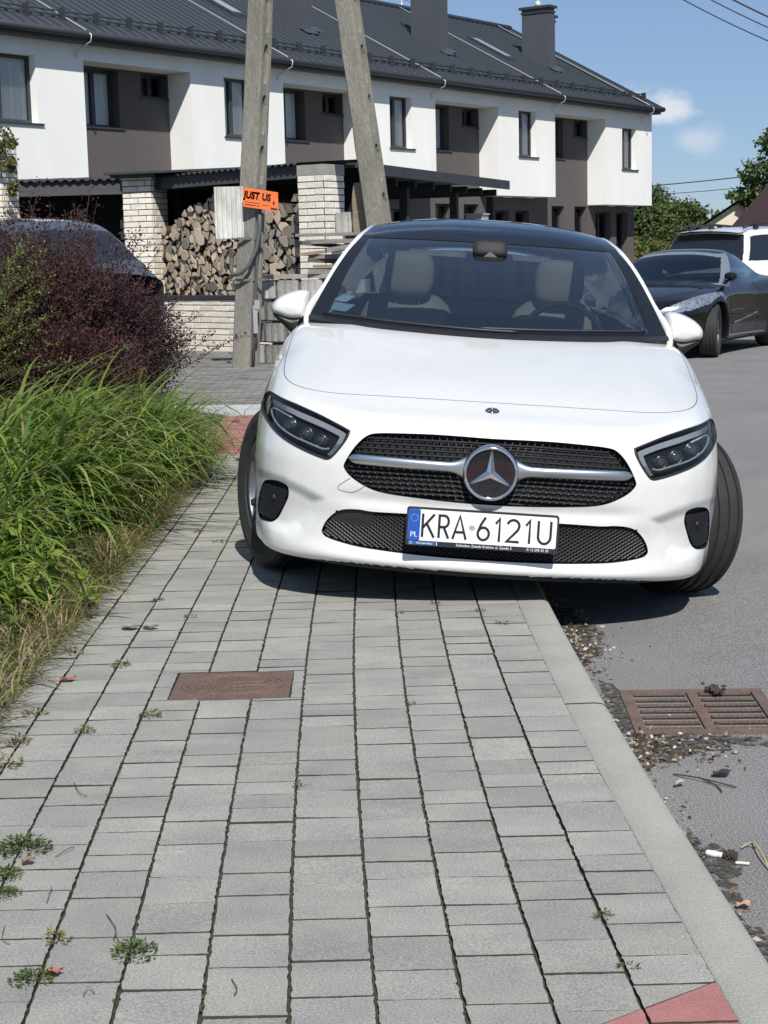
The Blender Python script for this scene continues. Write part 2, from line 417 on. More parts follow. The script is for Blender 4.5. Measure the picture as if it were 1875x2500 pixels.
# ================================================================== TERRACED BUILDING
P0 = Vector((8.38, 52.0, 0)); FD = Vector((0.5715, 0.8206, 0)).normalized(); FROT = math.atan2(FD.y, FD.x)
M_WHITE = mat('white_render', (0.86, 0.855, 0.81), 0.9, spec=0.2, var=0.09, vscale=1.1, stretch=(1, 1, .35), bump=0.12, bscale=160)
M_BROWN = mat('brown_render', (0.115, 0.102, 0.098), 0.9, spec=0.2, var=0.06, vscale=1.0, bump=0.12, bscale=160)
M_ROOF = mat('roof_metal', (0.050, 0.058, 0.069), 0.48, spec=0.5, var=0.12, vscale=0.9)
M_ANTH = mat('anthracite', (0.035, 0.039, 0.045), 0.5)
M_CHIM = mat('chimney_sheet', (0.07, 0.075, 0.085), 0.55, var=0.1, vscale=2)
M_PANE = glass_mat('window_pane', tint=(0.86, 0.88, 0.88), refl=.9, ior=1.5)
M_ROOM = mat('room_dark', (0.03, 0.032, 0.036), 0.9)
M_CURT = mat('curtain', (0.80, 0.81, 0.80), 0.9, var=0.25, vscale=3, stretch=(9, 1, .3))
M_WIRE = mat('lightning_wire', (0.55, 0.56, 0.57), 0.4, metal=0.3)
bld = thing('terraced_house', 'long white and brown terraced building with dark standing seam roof behind the fence', 'building', P0, FROT)
UNIT = 6.03
def wall_holes(mb, u0, u1, z0, z1, holes, t, mi, depth=0.0, rmi=None):
    """A wall in the plane t with rectangular holes; each hole's reveal goes back by depth."""
    us = sorted({u0, u1, *[h[0] for h in holes], *[h[1] for h in holes]}); zs = sorted({z0, z1, *[h[2] for h in holes], *[h[3] for h in holes]})
    for i in range(len(us) - 1):
        for j in range(len(zs) - 1):
            um, zm = (us[i] + us[i + 1]) / 2, (zs[j] + zs[j + 1]) / 2
            if any(h[0] < um < h[1] and h[2] < zm < h[3] for h in holes): continue
            mb.quad((us[i], t, zs[j]), (us[i + 1], t, zs[j]), (us[i + 1], t, zs[j + 1]), (us[i], t, zs[j + 1]), mi=mi)
    r = mi if rmi is None else rmi
    for a, b, c, d in holes:
        if depth:
            mb.quad((a, t, c), (a, t, d), (a, t + depth, d), (a, t + depth, c), mi=r); mb.quad((b, t, d), (b, t, c), (b, t + depth, c), (b, t + depth, d), mi=r)
            mb.quad((a, t, d), (b, t, d), (b, t + depth, d), (a, t + depth, d), mi=r); mb.quad((b, t, c), (a, t, c), (a, t + depth, c), (b, t + depth, c), mi=r)
def window(a, b, c, d, t, sashes, curtain, name='window', sill=True):
    """Dark frame with panes, a sill and a curtained room behind; a..b along the wall, c..d in height, glass plane at depth t."""
    f = MB(); w = 0.06
    f.bb((a, t, c), (b, t + .07, c + w)); f.bb((a, t, d - w), (b, t + .07, d)); f.bb((a, t, c + w), (a + w, t + .07, d - w)); f.bb((b - w, t, c + w), (b, t + .07, d - w))
    edges = [a + w + (b - a - 2 * w) * s for s in sashes]
    for e in edges[1:-1]: f.bb((e - .05, t, c + w), (e + .05, t + .07, d - w))
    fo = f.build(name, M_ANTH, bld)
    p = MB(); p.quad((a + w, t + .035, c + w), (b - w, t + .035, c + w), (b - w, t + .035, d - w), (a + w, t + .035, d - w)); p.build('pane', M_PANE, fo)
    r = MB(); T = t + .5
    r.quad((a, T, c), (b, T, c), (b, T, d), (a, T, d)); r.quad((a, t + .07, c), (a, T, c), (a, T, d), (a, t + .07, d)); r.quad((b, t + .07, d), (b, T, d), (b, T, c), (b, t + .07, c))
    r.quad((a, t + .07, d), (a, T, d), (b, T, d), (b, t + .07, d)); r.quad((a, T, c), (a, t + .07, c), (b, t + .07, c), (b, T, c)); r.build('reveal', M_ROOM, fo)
    if curtain:
        k = MB()
        for s0, s1 in curtain:
            n = 14; P = [[(lerp(a, b, lerp(s0, s1, i / n)), t + .066 + .012 * math.sin(i * 2.3), z) for i in range(n + 1)] for z in (c + w, d - w)]
            k.grid(P)
        k.build('curtain', M_CURT, fo)
    if sill:
        s = MB(); s.bb((a - .04, t - .20, c - .035), (b + .12, t - .001, c - .002)); s.build('sill', M_ANTH, fo)
NU = 6
wt, br = MB(), MB(); bholes = []; wspecs = []
for k in range(NU):
    R = -UNIT * k; dz = -0.17 if k == 0 else 0.0; zb = 2.54 if k == 0 else 2.71
    wide = k == 4
    hole = (R - (3.0 if wide else 1.98), R - (1.22 if wide else 1.06), 3.75 + dz, 4.95 + dz)
    u0 = R - 3.02
    if wide: hole = (R - 2.75, R - 1.22, 3.75, 4.95)
    wall_holes(wt, u0, R, zb, 4.96, [hole], 0.0, 0, 0.16)
    wt.quad((R - UNIT, 0, 4.96), (R, 0, 4.96), (R, 0, 5.46), (R - UNIT, 0, 5.46))
    wt.quad((u0, 0, zb), (u0, 0, 4.96), (u0, .6, 4.96), (u0, .6, zb))                 # return, facing the recess
    wt.quad((R, 0, 4.96), (R, 0, zb), (R, .6, zb), (R, .6, 4.96))
    wt.quad((u0, .6, zb), (R, .6, zb), (R, 0, zb), (u0, 0, zb))                        # soffit under the box
    wt.quad((u0 - 3.01, .6, 4.962), (u0, .6, 4.962), (u0, 0, 4.962), (u0 - 3.01, 0, 4.962))  # soffit over the recess
    L0 = R - UNIT
    hs = [(L0 + .55, L0 + 1.55, 3.83, 4.93), (L0 + 2.2, L0 + 2.98, 4.47, 4.93), (L0 + .85, L0 + 1.6, 0.25, 2.5), (L0 + 2.2, L0 + 2.95, 1.35, 2.5), (L0 + 3.5, L0 + 4.5, .3, 2.35), (L0 + 4.85, L0 + 5.6, .25, 2.35)]
    bholes += hs; wspecs.append((k, R, hole, hs))
wall_holes(br, -UNIT * NU, 0, -0.3, 5.0, bholes, 0.6, 0, 0.17)
br.quad((0, .6, -.3), (0, 9.6, -.3), (0, 9.6, 5.2), (0, .6, 5.2))
wt.quad((0, 0, 4.9), (0, 10, 4.9), (0, 10, 5.4), (0, 5, 8.15), (0, 0, 5.4), mi=0)
wt.quad((-UNIT * NU, 10, -.3), (0, 10, -.3), (0, 10, 5.4), (-UNIT * NU, 10, 5.4))
br.quad((-UNIT * NU, .6, 5.2), (-UNIT * NU, 10, 5.2), (-UNIT * NU, 10, -.3), (-UNIT * NU, .6, -.3))
wt.build('wall', M_WHITE, bld); o = br.build('wall', M_BROWN, bld); o['label'] = 'recessed dark brown ground floor wall'
for k, R, h, hs in wspecs:
    window(*h[:4], 0.16, (0, .42, 1) if k != 4 else (0, .5, 1), ((.0, .36), (.46, 1.0)) if k in (0, 1, 3) else ((.05, .38), (.50, 1.0)))
    window(*hs[0], 0.77, (0, .45, 1), ((.0, .95),) if k in (2, 3) else ((.0, .3), (.48, 1)))
    window(*hs[1], 0.77, (0, .55, 1), None)
    window(*hs[2], 0.77, (0, 1), None, name='door', sill=False); window(*hs[3], 0.77, (0, 1), ((.1, .5),) if k % 2 else None)
    window(*hs[4], 0.77, (0, .5, 1), None, sill=False); window(*hs[5], 0.77, (0, 1), None, name='door', sill=False)
# roof: two slopes with standing seams, gutter, verge trim, snow guard
KR = (8.23 - 5.42) / 5.25
def rz(t): return 5.42 + (t + .25) * KR
g = MB(); U0, U1 = -UNIT * NU - .2, 0.12
g.quad((U0, -.25, rz(-.25)), (U1, -.25, rz(-.25)), (U1, 5, rz(5)), (U0, 5, rz(5))); g.quad((U0, 5, rz(5)), (U1, 5, rz(5)), (U1, 10.25, rz(-.25)), (U0, 10.25, rz(-.25)))
g.quad((U0, -.25, rz(-.25) - .09), (U0, 5, rz(5) - .09), (U1, 5, rz(5) - .09), (U1, -.25, rz(-.25) - .09)); g.quad((U1, -.25, rz(-.25) - .09), (U1, 5, rz(5) - .09), (U1, 5, rz(5)), (U1, -.25, rz(-.25)))
n = int((U1 - U0) / 0.29)
for i in range(1, n):
    u = U0 + i * 0.29
    g.add([(u - .012, -.25, rz(-.25)), (u + .012, -.25, rz(-.25)), (u + .012, 5, rz(5)), (u - .012, 5, rz(5)), (u - .012, -.25, rz(-.25) + .035), (u + .012, -.25, rz(-.25) + .035), (u + .012, 5, rz(5) + .035), (u - .012, 5, rz(5) + .035)],
          [(4, 5, 7 - 1, 7), (0, 4, 7, 3), (1, 2, 6, 5), (0, 1, 5, 4)])
rf = g.build('roof', M_ROOF, bld)
g = MB(); g.tube([(U0, 5, rz(5) + .02), (U1, 5, rz(5) + .02)], .09, 8); g.build('ridge_cap', M_ROOF, rf)
g = MB()
g.add([(U1 - .02, -.27, rz(-.25) - .12), (U1 + .05, -.27, rz(-.25) - .12), (U1 + .05, 5, rz(5) - .12), (U1 - .02, 5, rz(5) - .12), (U1 - .02, -.27, rz(-.25) + .05), (U1 + .05, -.27, rz(-.25) + .05), (U1 + .05, 5, rz(5) + .05), (U1 - .02, 5, rz(5) + .05)],
      [(4, 5, 6, 7), (1, 2, 6, 5), (0, 1, 5, 4), (0, 4, 7, 3), (0, 3, 2, 1)]); g.build('verge_trim', M_ANTH, rf)
g = MB(); g.tube([(U0, -.33, 5.38), (U1, -.33, 5.38)], .075, 10); g.bb((U0, -.262, 5.24), (U1 - .03, -.02, 5.40)); g.build('gutter', M_ANTH, bld)
g = MB()
for dz in (.07, .15): g.tube([(U0, .28, rz(.28) + dz), (U1 - .1, .28, rz(.28) + dz)], .017, 6)
i = 0
while U0 + .3 + i * .9 < U1:
    u = U0 + .3 + i * .9; g.bb((u - .02, .16, rz(.16) + .0), (u + .02, .30, rz(.3) + .19)); i += 1
g.build('snow_guard', M_ANTH, rf)
for k in range(NU + 1):
    u = -UNIT * k - (.05 if k == 0 else .2)
    if k == 0: u = -0.75
    g = MB(); g.tube([(u - .0, 5, rz(5) + .06), (u, -.28, rz(-.28) + .07), (u, -.44, rz(-.3) - .03), (u, -.42, 5.25), (u, -.03, 5.1), (u, -.03, 4.98)], .012, 5); g.build('lightning_wire', M_WIRE, bld)
def chimney(u0, u1, t0, t1, z, cap=True, fin=False):
    g = MB(); g.bb((u0, t0, 5.6), (u1, t1, z)); o = g.build('chimney', M_CHIM, bld)
    g = MB(); g.bb((u0 - .07, t0 - .07, z), (u1 + .07, t1 + .07, z + .07)); g.bb((u0 - .03, t0 - .03, z - .13), (u1 + .03, t1 + .03, z - .08)); g.build('chimney_cap', M_ANTH, o)
    g = MB(); g.add([(u0 - .1, t0 - .25, rz(t0 - .25) + .045), (u1 + .12, t0 - .25, rz(t0 - .25) + .045), (u1 + .12, t0 - .01, rz(t0) + .06), (u0 - .1, t0 - .01, rz(t0) + .06)], [(0, 1, 2, 3)]); g.build('flashing', M_ROOF, o)
    if fin:
        g = MB(); g.lathe([(0, z + .07), (.09, z + .07), (.10, z + .16), (.05, z + .24), (0, z + .26)], 10, M=Matrix.Translation(((u0 + u1) / 2, (t0 + t1) / 2, 0))); g.build('chimney_pot', mat('galv', (.7, .7, .68), .35, metal=.4), o)
for u in (-15.03, -9.0, -3.1):
    h_ = 8.25 if u == -3.1 else 8.62; chimney(u, u + .32, 1.79, 2.70, h_, fin=(u == -3.1)); chimney(u + .42, u + .70, 1.98, 2.52, h_ - .22)
chimney(-3.9, -3.3, 6.6, 8.6, 8.45); chimney(-10.0, -9.4, 6.6, 8.6, 8.45); chimney(-16.0, -15.4, 6.6, 8.6, 8.45)
for du in (0, -12.06):
    g = MB()
    f = lambda u, t, h: (u, t, rz(t) + h)
    g.add([f(-5.25 + du, 1.95, .09), f(-4.75 + du, 1.95, .09), f(-4.75 + du, 3.25, .09), f(-5.25 + du, 3.25, .09), f(-5.25 + du, 1.95, 0), f(-4.75 + du, 1.95, 0), f(-4.75 + du, 3.25, 0), f(-5.25 + du, 3.25, 0)], [(0, 1, 2, 3), (0, 4, 5, 1), (1, 5, 6, 2), (2, 6, 7, 3), (3, 7, 4, 0)])
    o = g.build('skylight', M_ANTH, rf)
    g = MB(); g.add([f(-5.17 + du, 2.05, .095), f(-4.83 + du, 2.05, .095), f(-4.83 + du, 3.15, .095), f(-5.17 + du, 3.15, .095)], [(0, 1, 2, 3)]); g.build('pane', mat('sky_pane', (.25, .3, .34), .12), o)
g = MB(); b = (-3.9, 6.4); g.tube([(b[0], b[1], 7.4), (b[0], b[1], 9.25)], .02, 6)
for z, l in ((9.2, .5), (9.0, .35), (8.85, .55)):
    g.tube([(b[0] - l, b[1], z), (b[0] + l, b[1], z)], .012, 5)
    for q in (-.9, -.5, -.1, .3, .7): g.tube([(b[0] + q * l, b[1] - .12, z), (b[0] + q * l, b[1] + .12, z + .02)], .008, 4)
g.build('aerial', M_WIRE, bld)
for k in range(NU):
    for q in (.9, 2.1):
        g = MB(); g.lathe([(0, -.03), (.12, -.03), (.12, 0)], 12, M=Matrix.Translation((-UNIT * k - q, .3, (2.54 if k == 0 else 2.71) - .002))); g.build('soffit_lamp', M_WHITE, bld)
# ================================================================== YARD: poles, brick pillars, wood stores, blocks, planks
M_CONC = mat('pole_concrete', (0.27, 0.255, 0.215), 0.95, spec=.2, var=0.35, vscale=3.0, col2=(0.17, 0.165, 0.14), bump=0.8, bscale=45, v2=(60, .18), stretch=(1, 1, .35))
M_BRICK = mat('split_brick', (0.80, 0.745, 0.65), 0.95, spec=.2, var=0.12, vscale=9, bump=.6, bscale=30, island=0.08, v2=(70, .05))
M_MORTAR = mat('brick_mortar', (0.05, 0.045, 0.042), 0.95)
M_SLAB = mat('cap_concrete', (0.36, 0.345, 0.31), 0.95, var=0.3, vscale=5, bump=.6, bscale=60)
M_BLK = mat('fluted_concrete', (0.36, 0.353, 0.325), 0.95, spec=.2, var=0.45, vscale=5, col2=(0.17, 0.168, 0.155), bump=0.8, bscale=50, orand=0.42, v2=(60, .15), stretch=(1, 1, .5))
M_DARKW = mat('dark_timber', (0.028, 0.03, 0.034), 0.75, var=.3, vscale=4, stretch=(.3, 1, 6))
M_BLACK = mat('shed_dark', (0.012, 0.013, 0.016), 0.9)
M_CORR = mat('dark_corrugated', (0.045, 0.048, 0.052), 0.6, var=.3, vscale=2)
M_STEEL = mat('grey_steel', (0.16, 0.16, 0.155), 0.5, metal=.5)
M_RUBC = mat('cable_black', (0.03, 0.03, 0.03), 0.6)

def pole(name, label, base, top, wf, wd, z0=-.4, zt=7.4, slots=True, yaw=0.0):
    """Concrete pole of the old square kind: two flanges joined by a web with long slots between bridges."""
    b, t = Vector(base), Vector(top)
    ax = (t - b).normalized(); th = thing(name, label, 'pole', base)
    X = (Vector((math.cos(yaw), math.sin(yaw), 0)) - ax * ax.dot(Vector((math.cos(yaw), math.sin(yaw), 0)))).normalized(); Y = ax.cross(X)
    Ln = (t - b).length
    def fr(a, d, h): return X * a + Y * d + ax * h
    def sec(h):
        k = 1.0 - 0.022 * h; return wf * k, wd * k
    g = MB()
    # solid front (camera side) body with chamfered edges; the +X side carries the slotted recess
    hs = [-.5 + i * 0.25 for i in range(int((Ln + .5) / .25) + 1)]
    P = []
    for h in hs:
        w, d = sec(h); c = .018
        jit = lambda: random.gauss(0, .0022)
        ring = [(-w / 2 + c, -d / 2), (w * .30, -d / 2), (w * .30, -d * .22), (w * .30, d * .22), (w * .30, d / 2), (-w / 2 + c, d / 2), (-w / 2, d / 2 - c), (-w / 2, -d / 2 + c)]
        P.append([fr(a + jit(), e + jit(), h) for a, e in ring])
    g.grid(P, smooth=False, closeu=True, flip=True)
    # two flanges on the +X side
    for s in (-1, 1):
        P = []
        for h in hs:
            w, d = sec(h); y0, y1 = (s * d * .24, s * d / 2)
            y0, y1 = min(y0, y1), max(y0, y1); jit = lambda: random.gauss(0, .0018)
            P.append([fr(a + jit(), e + jit(), h) for a, e in ((w * .29, y0), (w / 2, y0 + .004), (w / 2, y1 - .012), (w * .47, y1), (w * .29, y1))])
        g.grid(P, smooth=False, closeu=True, flip=True)
    # bridges that close the recess between the slots, with rounded ends
    h = .35
    while h < Ln - .3:
        w, d = sec(h)
        hh = [(-.09, .2), (-.075, .10), (-.04, .03), (0, 0), (.0, 0), (.04, .03), (.075, .10), (.09, .2)]
        P = []
        n = 7; q = .245 * d
        for i in range(n + 1):
            e = -q + 2 * q * i / n; r = 1 - math.sqrt(max(0, 1 - (e / q) ** 2)); ext = .06 + .10 * r
            P.append([fr(w * .29, e, h - ext), fr(w * .475, e, h - ext), fr(w * .475, e, h + ext), fr(w * .29, e, h + ext)])
        g.grid(P, smooth=False, flip=False)
        h += .56
    g.build('shaft', M_CONC, th)
    return th, fr
random.seed(11)
p1, fr1 = pole('concrete_pole', 'upright weathered concrete utility pole with an orange sign on it', (-1.575, 19.6, 0.0), (-1.02, 19.6, 7.2), 0.245, 0.23, yaw=-0.5)
p2, fr2 = pole('concrete_pole', 'leaning concrete strut pole braced toward the upright pole', (0.215, 19.85, 0.0), (-0.66, 19.75, 7.2), 0.25, 0.23, yaw=-0.45)
# cable and clamps on the upright pole
g = MB(); W1 = Vector((-1.575, 19.6, 0))
def w1(p): return Vector(p) - W1
g.tube([w1(p) for p in ((-1.335, 19.44, 1.80), (-1.34, 19.43, 1.58), (-1.38, 19.40, 1.36), (-1.47, 19.38, 1.17), (-1.57, 19.39, 1.08), (-1.66, 19.44, 1.06), (-1.69, 19.5, 1.12), (-1.68, 19.55, 1.25))], .024, 8)
g.tube([w1(p) for p in ((-1.335, 19.44, 1.8), (-1.39, 19.46, 1.2), (-1.445, 19.47, .4), (-1.475, 19.48, 0))], .02, 6)
g.build('cable', mat('cable_grey', (.075, .078, .08), .6), p1)
g = MB()
for z, x in ((1.47, -1.43), (1.0, -1.47)):
    g.box(w1((x, 19.47, z)), (.34, .03, .028)); g.box(w1((x + .15, 19.55, z)), (.03, .22, .028)); g.tube([w1((x - .17, 19.45, z)), w1((x - .24, 19.45, z + .0))], .012, 6)
g.build('clamp', M_STEEL, p1)
g = MB(); g.box(w1((-1.40, 19.43, .72)), (.06, .06, .1)); g.box(w1((-1.425, 19.44, .55)), (.05, .06, .32)); g.build('cable_box', mat('box_pale', (.32, .33, .33), .6, var=.2), p1)
# pale corrugated panel fixed to the pole's left side
g = MB(); n = 48
P = [[(-1.855 + .33 * i / n, 19.52 + .012 * math.sin(i / n * 2 * math.pi * 6.0), z) for i in range(n + 1)] for z in (1.475, 2.06)]
g.grid([[(a - -1.69, b - 19.5, c - 1.77) for a, b, c in r] for r in P]); g.grid([[(a - -1.69, b - 19.5 + .012, c - 1.77) for a, b, c in r] for r in P], flip=True)
o = g.build('corrugated_panel', mat('fibre_cement', (0.66, 0.66, 0.61), .9, var=.4, vscale=9, stretch=(1, 1, .35), bump=.4, bscale=60), loc=(-1.69, 19.5, 1.77)); tag(o, 'pale grey corrugated panel hanging beside the upright concrete pole', 'panel')
# orange sign wrapped over the pole corner
M_OR = mat('sign_orange', (0.82, 0.155, 0.035), .55, var=.08, vscale=6)
M_INK = mat('sign_ink', (0.015, 0.012, 0.012), .6)
sg = thing('orange_sign', 'orange board with black lettering tied to the upright concrete pole', 'sign', (-1.31, 19.36, 1.91), 0)
def sgp(u, v, h=0.0):
    """sign surface: u 0..1 across, v 0..1 up, two flat halves bent at the pole's corner"""
    x = -.205 + .395 * u; bend = .0 if u < .52 else (u - .52) * .12
    sl = -.16 * (u - .5) * .40
    return (x, bend - h - (.0), -.115 + .215 * v + sl - .02 * (u > .52) * 0)
g = MB(); n = 16
A = [[sgp(i / n, v) for i in range(n + 1)] for v in (0, 1)]; B = [[sgp(i / n, v, -.004) for i in range(n + 1)] for v in (0, 1)]
g.grid(A, smooth=False); g.grid(B, smooth=False, flip=True); g.grid([A[0], B[0]], smooth=False, flip=True); g.grid([A[1], B[1]], smooth=False)
g.grid([[A[0][0], A[1][0]], [B[0][0], B[1][0]]], smooth=False); g.grid([[A[0][-1], A[1][-1]], [B[0][-1], B[1][-1]]], smooth=False, flip=True)
g.build('board', M_OR, sg)
def sign_text(s, u, v, size, al='LEFT', sx=1.0, bold=.004):
    x, y, z = sgp(u, v, .004)
    bend = 0.0 if u < .5 else math.atan(.12 / .395)
    return text_mesh('lettering', s, size, M_INK, sg, Matrix.Translation((x, y - .002, z)) @ Matrix.Rotation(math.radians(90), 4, 'X') @ Matrix.Rotation(bend, 4, 'Y') @ Matrix.Rotation(-.16, 4, 'Z'), align=al, sx=sx, bold=bold)
for dx in (0, .004):                     # doubled strokes for a bold face
    sign_text('JUST', .04 + dx, .64, .108, sx=.80); sign_text('US', .55 + dx, .64, .108, sx=.80)
g = MB()
for a, b, v0, v1 in ((.05, .48, .26, .285), (.55, .72, .22, .245), (.05, .36, .12, .165), (.40, .47, .12, .165)):
    g.quad(sgp(a, v0, .003), sgp(b, v0, .003), sgp(b, v1, .003), sgp(a, v1, .003))
cxs = sgp(.87, .40, .003); g.add([(cxs[0] + .014 * math.cos(k * math.pi / 6), cxs[1], cxs[2] + .02 * math.sin(k * math.pi / 6)) for k in range(12)], [tuple(range(12))])
g.quad(sgp(.78, .06, .003), sgp(.97, .06, .003), sgp(.97, .15, .003), sgp(.78, .15, .003)); g.build('small_print', M_INK, sg)

# ---- brick pillars and low wall of pale split bricks
def brick_courses(g, x0, x1, y0, y1, z0, z1, ch, bl, faces='SEWN'):
    """Courses of slightly rough bricks on the faces of a rectangular body, proud of dark mortar."""
    z = z0; r = 0
    while z < z1 - .01:
        zt = min(z + ch, z1)
        for fc in faces:
            horiz = fc in 'SN'; L_ = (x1 - x0) if horiz else (y1 - y0); off = (bl / 2 if (r + ('S' in fc) * 0) % 2 else 0) + (0 if horiz else .06)
            a = -off
            while a < L_ - .001:
                s, e = max(a, 0) + .004, min(a + bl, L_) - .004
                if e - s > .015:
                    d = random.uniform(.004, .010); zz0, zz1 = z + .007, zt - .004
                    if fc == 'S': P = lambda p, q, h: (x0 + p, y0 - h, q)
                    if fc == 'N': P = lambda p, q, h: (x1 - p, y1 + h, q)
                    if fc == 'E': P = lambda p, q, h: (x1 + h, y0 + p, q)
                    if fc == 'W': P = lambda p, q, h: (x0 - h, y1 - p, q)
                    b_ = [P(s, zz0, 0), P(e, zz0, 0), P(e, zz1, 0), P(s, zz1, 0)]; jj = lambda: random.uniform(-.004, .004)
                    t_ = [P(s + .004, zz0 + .004, d + jj()), P(e - .004, zz0 + .004, d + jj()), P(e - .004, zz1 - .004, d + jj()), P(s + .004, zz1 - .004, d + jj())]
                    g.add(b_ + t_, [(4, 5, 6, 7), (0, 1, 5, 4), (1, 2, 6, 5), (2, 3, 7, 6), (3, 0, 4, 7)], 1)
                a += bl
        z = zt; r += 1
    g.bb((x0, y0, z0), (x1, y1, z1), 0)
def brick_thing(name, label, cat, c, dims, rz, ch=.08, bl=.26, cap=None, capm=None, faces='SEWN', z0=-.1):
    t = thing(name, label, cat, c, rz); g = MB(); w, d, h = dims
    brick_courses(g, -w / 2, w / 2, -d / 2, d / 2, z0, h, ch, bl, faces); g.build('brickwork', [M_MORTAR, M_BRICK], t)
    if cap:
        g = MB(); g.box((0, 0, h + cap[2] / 2), (w + cap[0], d + cap[1], cap[2])); g.build('coping', capm, t)
    return t
FA = -0.75                                                  # the yard fence runs this way
brick_thing('brick_pillar', 'pale split brick pillar standing between the two concrete poles', 'pillar', (-.675, 20.85, 0), (.40, .40, 2.22), -.62, cap=(.012, .012, .125), capm=M_SLAB)
brick_thing('brick_pillar', 'pale split brick pillar beside the dark car under a black cap', 'pillar', (-3.28, 24.2, 0), (.46, .46, 2.40), -.35, ch=.082, bl=.24, cap=(.24, .24, .05), capm=M_ANTH)
brick_thing('brick_pillar', 'pale split brick pillar overgrown by a creeper at the picture edge', 'pillar', (-5.36, 24.2, 0), (.42, .42, 2.9), -.35, ch=.082, bl=.24, cap=(.06, .06, .05), capm=M_SLAB)
wA, wB = Vector((-3.05, 24.0, 0)), Vector((-1.35, 22.35, 0)); wd = wB - wA
tw = brick_thing('garden_wall', 'low pale brick wall with dark coping beneath the split logs', 'wall', ((wA + wB) / 2)[:], (wd.length, .2, .70), math.atan2(wd.y, wd.x), ch=.08, bl=.30, cap=(.02, .05, .055), capm=M_ANTH, faces='S')
# ---- wood stores: dark lean-to roofs with fascia
def shed(name, label, a, b, z, depth, wall_z=None, fascia=.16):
    """lean-to: front eave from a to b, roof rising a little to the back; corrugated sheet on a fascia board."""
    a, b = Vector((*a, 0)), Vector((*b, 0)); d = (b - a).normalized(); L_ = (b - a).length; t = thing(name, label, 'shed', a, math.atan2(d.y, d.x))
    g = MB(); n = int(L_ / .03)
    P = [[(L_ * i / n, y, z + y * .06 + .018 * math.sin(L_ * i / n * 2 * math.pi / .13)) for i in range(n + 1)] for y in (-.12, depth)]
    g.grid(P); g.grid([[(p[0], p[1], p[2] - .006) for p in r] for r in P], flip=True); g.build('roof', M_CORR, t)
    g = MB(); g.bb((-.05, -.06, z - fascia - .02), (L_ + .05, -.03, z - .018)); g.build('fascia', mat('grey_board', (.075, .075, .078), .8, var=.3, vscale=3, stretch=(.4, 1, 8)), t)
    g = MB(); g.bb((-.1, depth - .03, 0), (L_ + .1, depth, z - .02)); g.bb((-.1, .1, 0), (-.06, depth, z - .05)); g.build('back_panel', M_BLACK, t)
    g = MB(); m = max(1, int(L_ / 1.6))
    for i in range(m + 1):
        g = MB(); q = L_ * i / m + (.06 if i == 0 else -.06 if i == m else 0); g.bb((q - .05, .42, 0), (q + .05, .52, z - .03)); g.build('post', M_DARKW, t)
    return t
shed('wood_shed', 'dark open wood shed with corrugated roof over the log stacks', (-3.28, 24.35), (-.88, 21.55), 2.41, 1.1)
shed('wood_shed', 'dark low shed behind the parked dark car', (-6.4, 25.4), (-3.55, 25.15), 2.44, 2.2, fascia=.2)
# ---- carport
cp = thing('carport', 'black timber carport with slatted back in front of the brown walls', 'carport', (-.35, 22.9, 0), math.atan2(7.1, 2.5))
L_ = 7.6
g = MB(); g.bb((-.2, -.15, 2.44), (L_, 3.6, 2.47)); g.bb((-.2, -.18, 2.33), (L_, -.151, 2.48)); g.build('roof', M_CORR, cp)
g = MB()
for i in range(9): g.bb((.1 + i * .9, 0, 2.22), (.18 + i * .9, 3.5, 2.332 - .002))
g.build('rafter', M_DARKW, cp)
for x in (.05, 2.55, 5.1, 7.3):
    for y in (.05, 3.3):
        g = MB(); g.bb((x, y, -.1), (x + .12, y + .12, 2.21)); g.build('post', M_DARKW, cp)
g = MB()
for i in range(11): g.bb((0, 3.44, .15 + i * .155), (L_, 3.47, .27 + i * .155))
g.build('slat_panel', M_DARKW, cp)
sb = thing('storage_box', 'small pale grey cabinet inside the black carport', 'cabinet', (1.72, 29.3, 0), 1.2)
g = MB(); g.bb((-.17, -.15, 1.72), (.17, .15, 1.89)); g.build('cabinet', mat('cab_grey', (.42, .44, .44), .6), sb); g = MB(); g.bb((-.19, -.17, 1.89), (.19, .17, 1.91)); g.build('lid', mat('cab_lid', (.5, .52, .52), .6), sb)
g = MB(); g.bb((-.04, -.04, 0), (.04, .04, 1.72)); g.build('post', M_DARKW, sb)
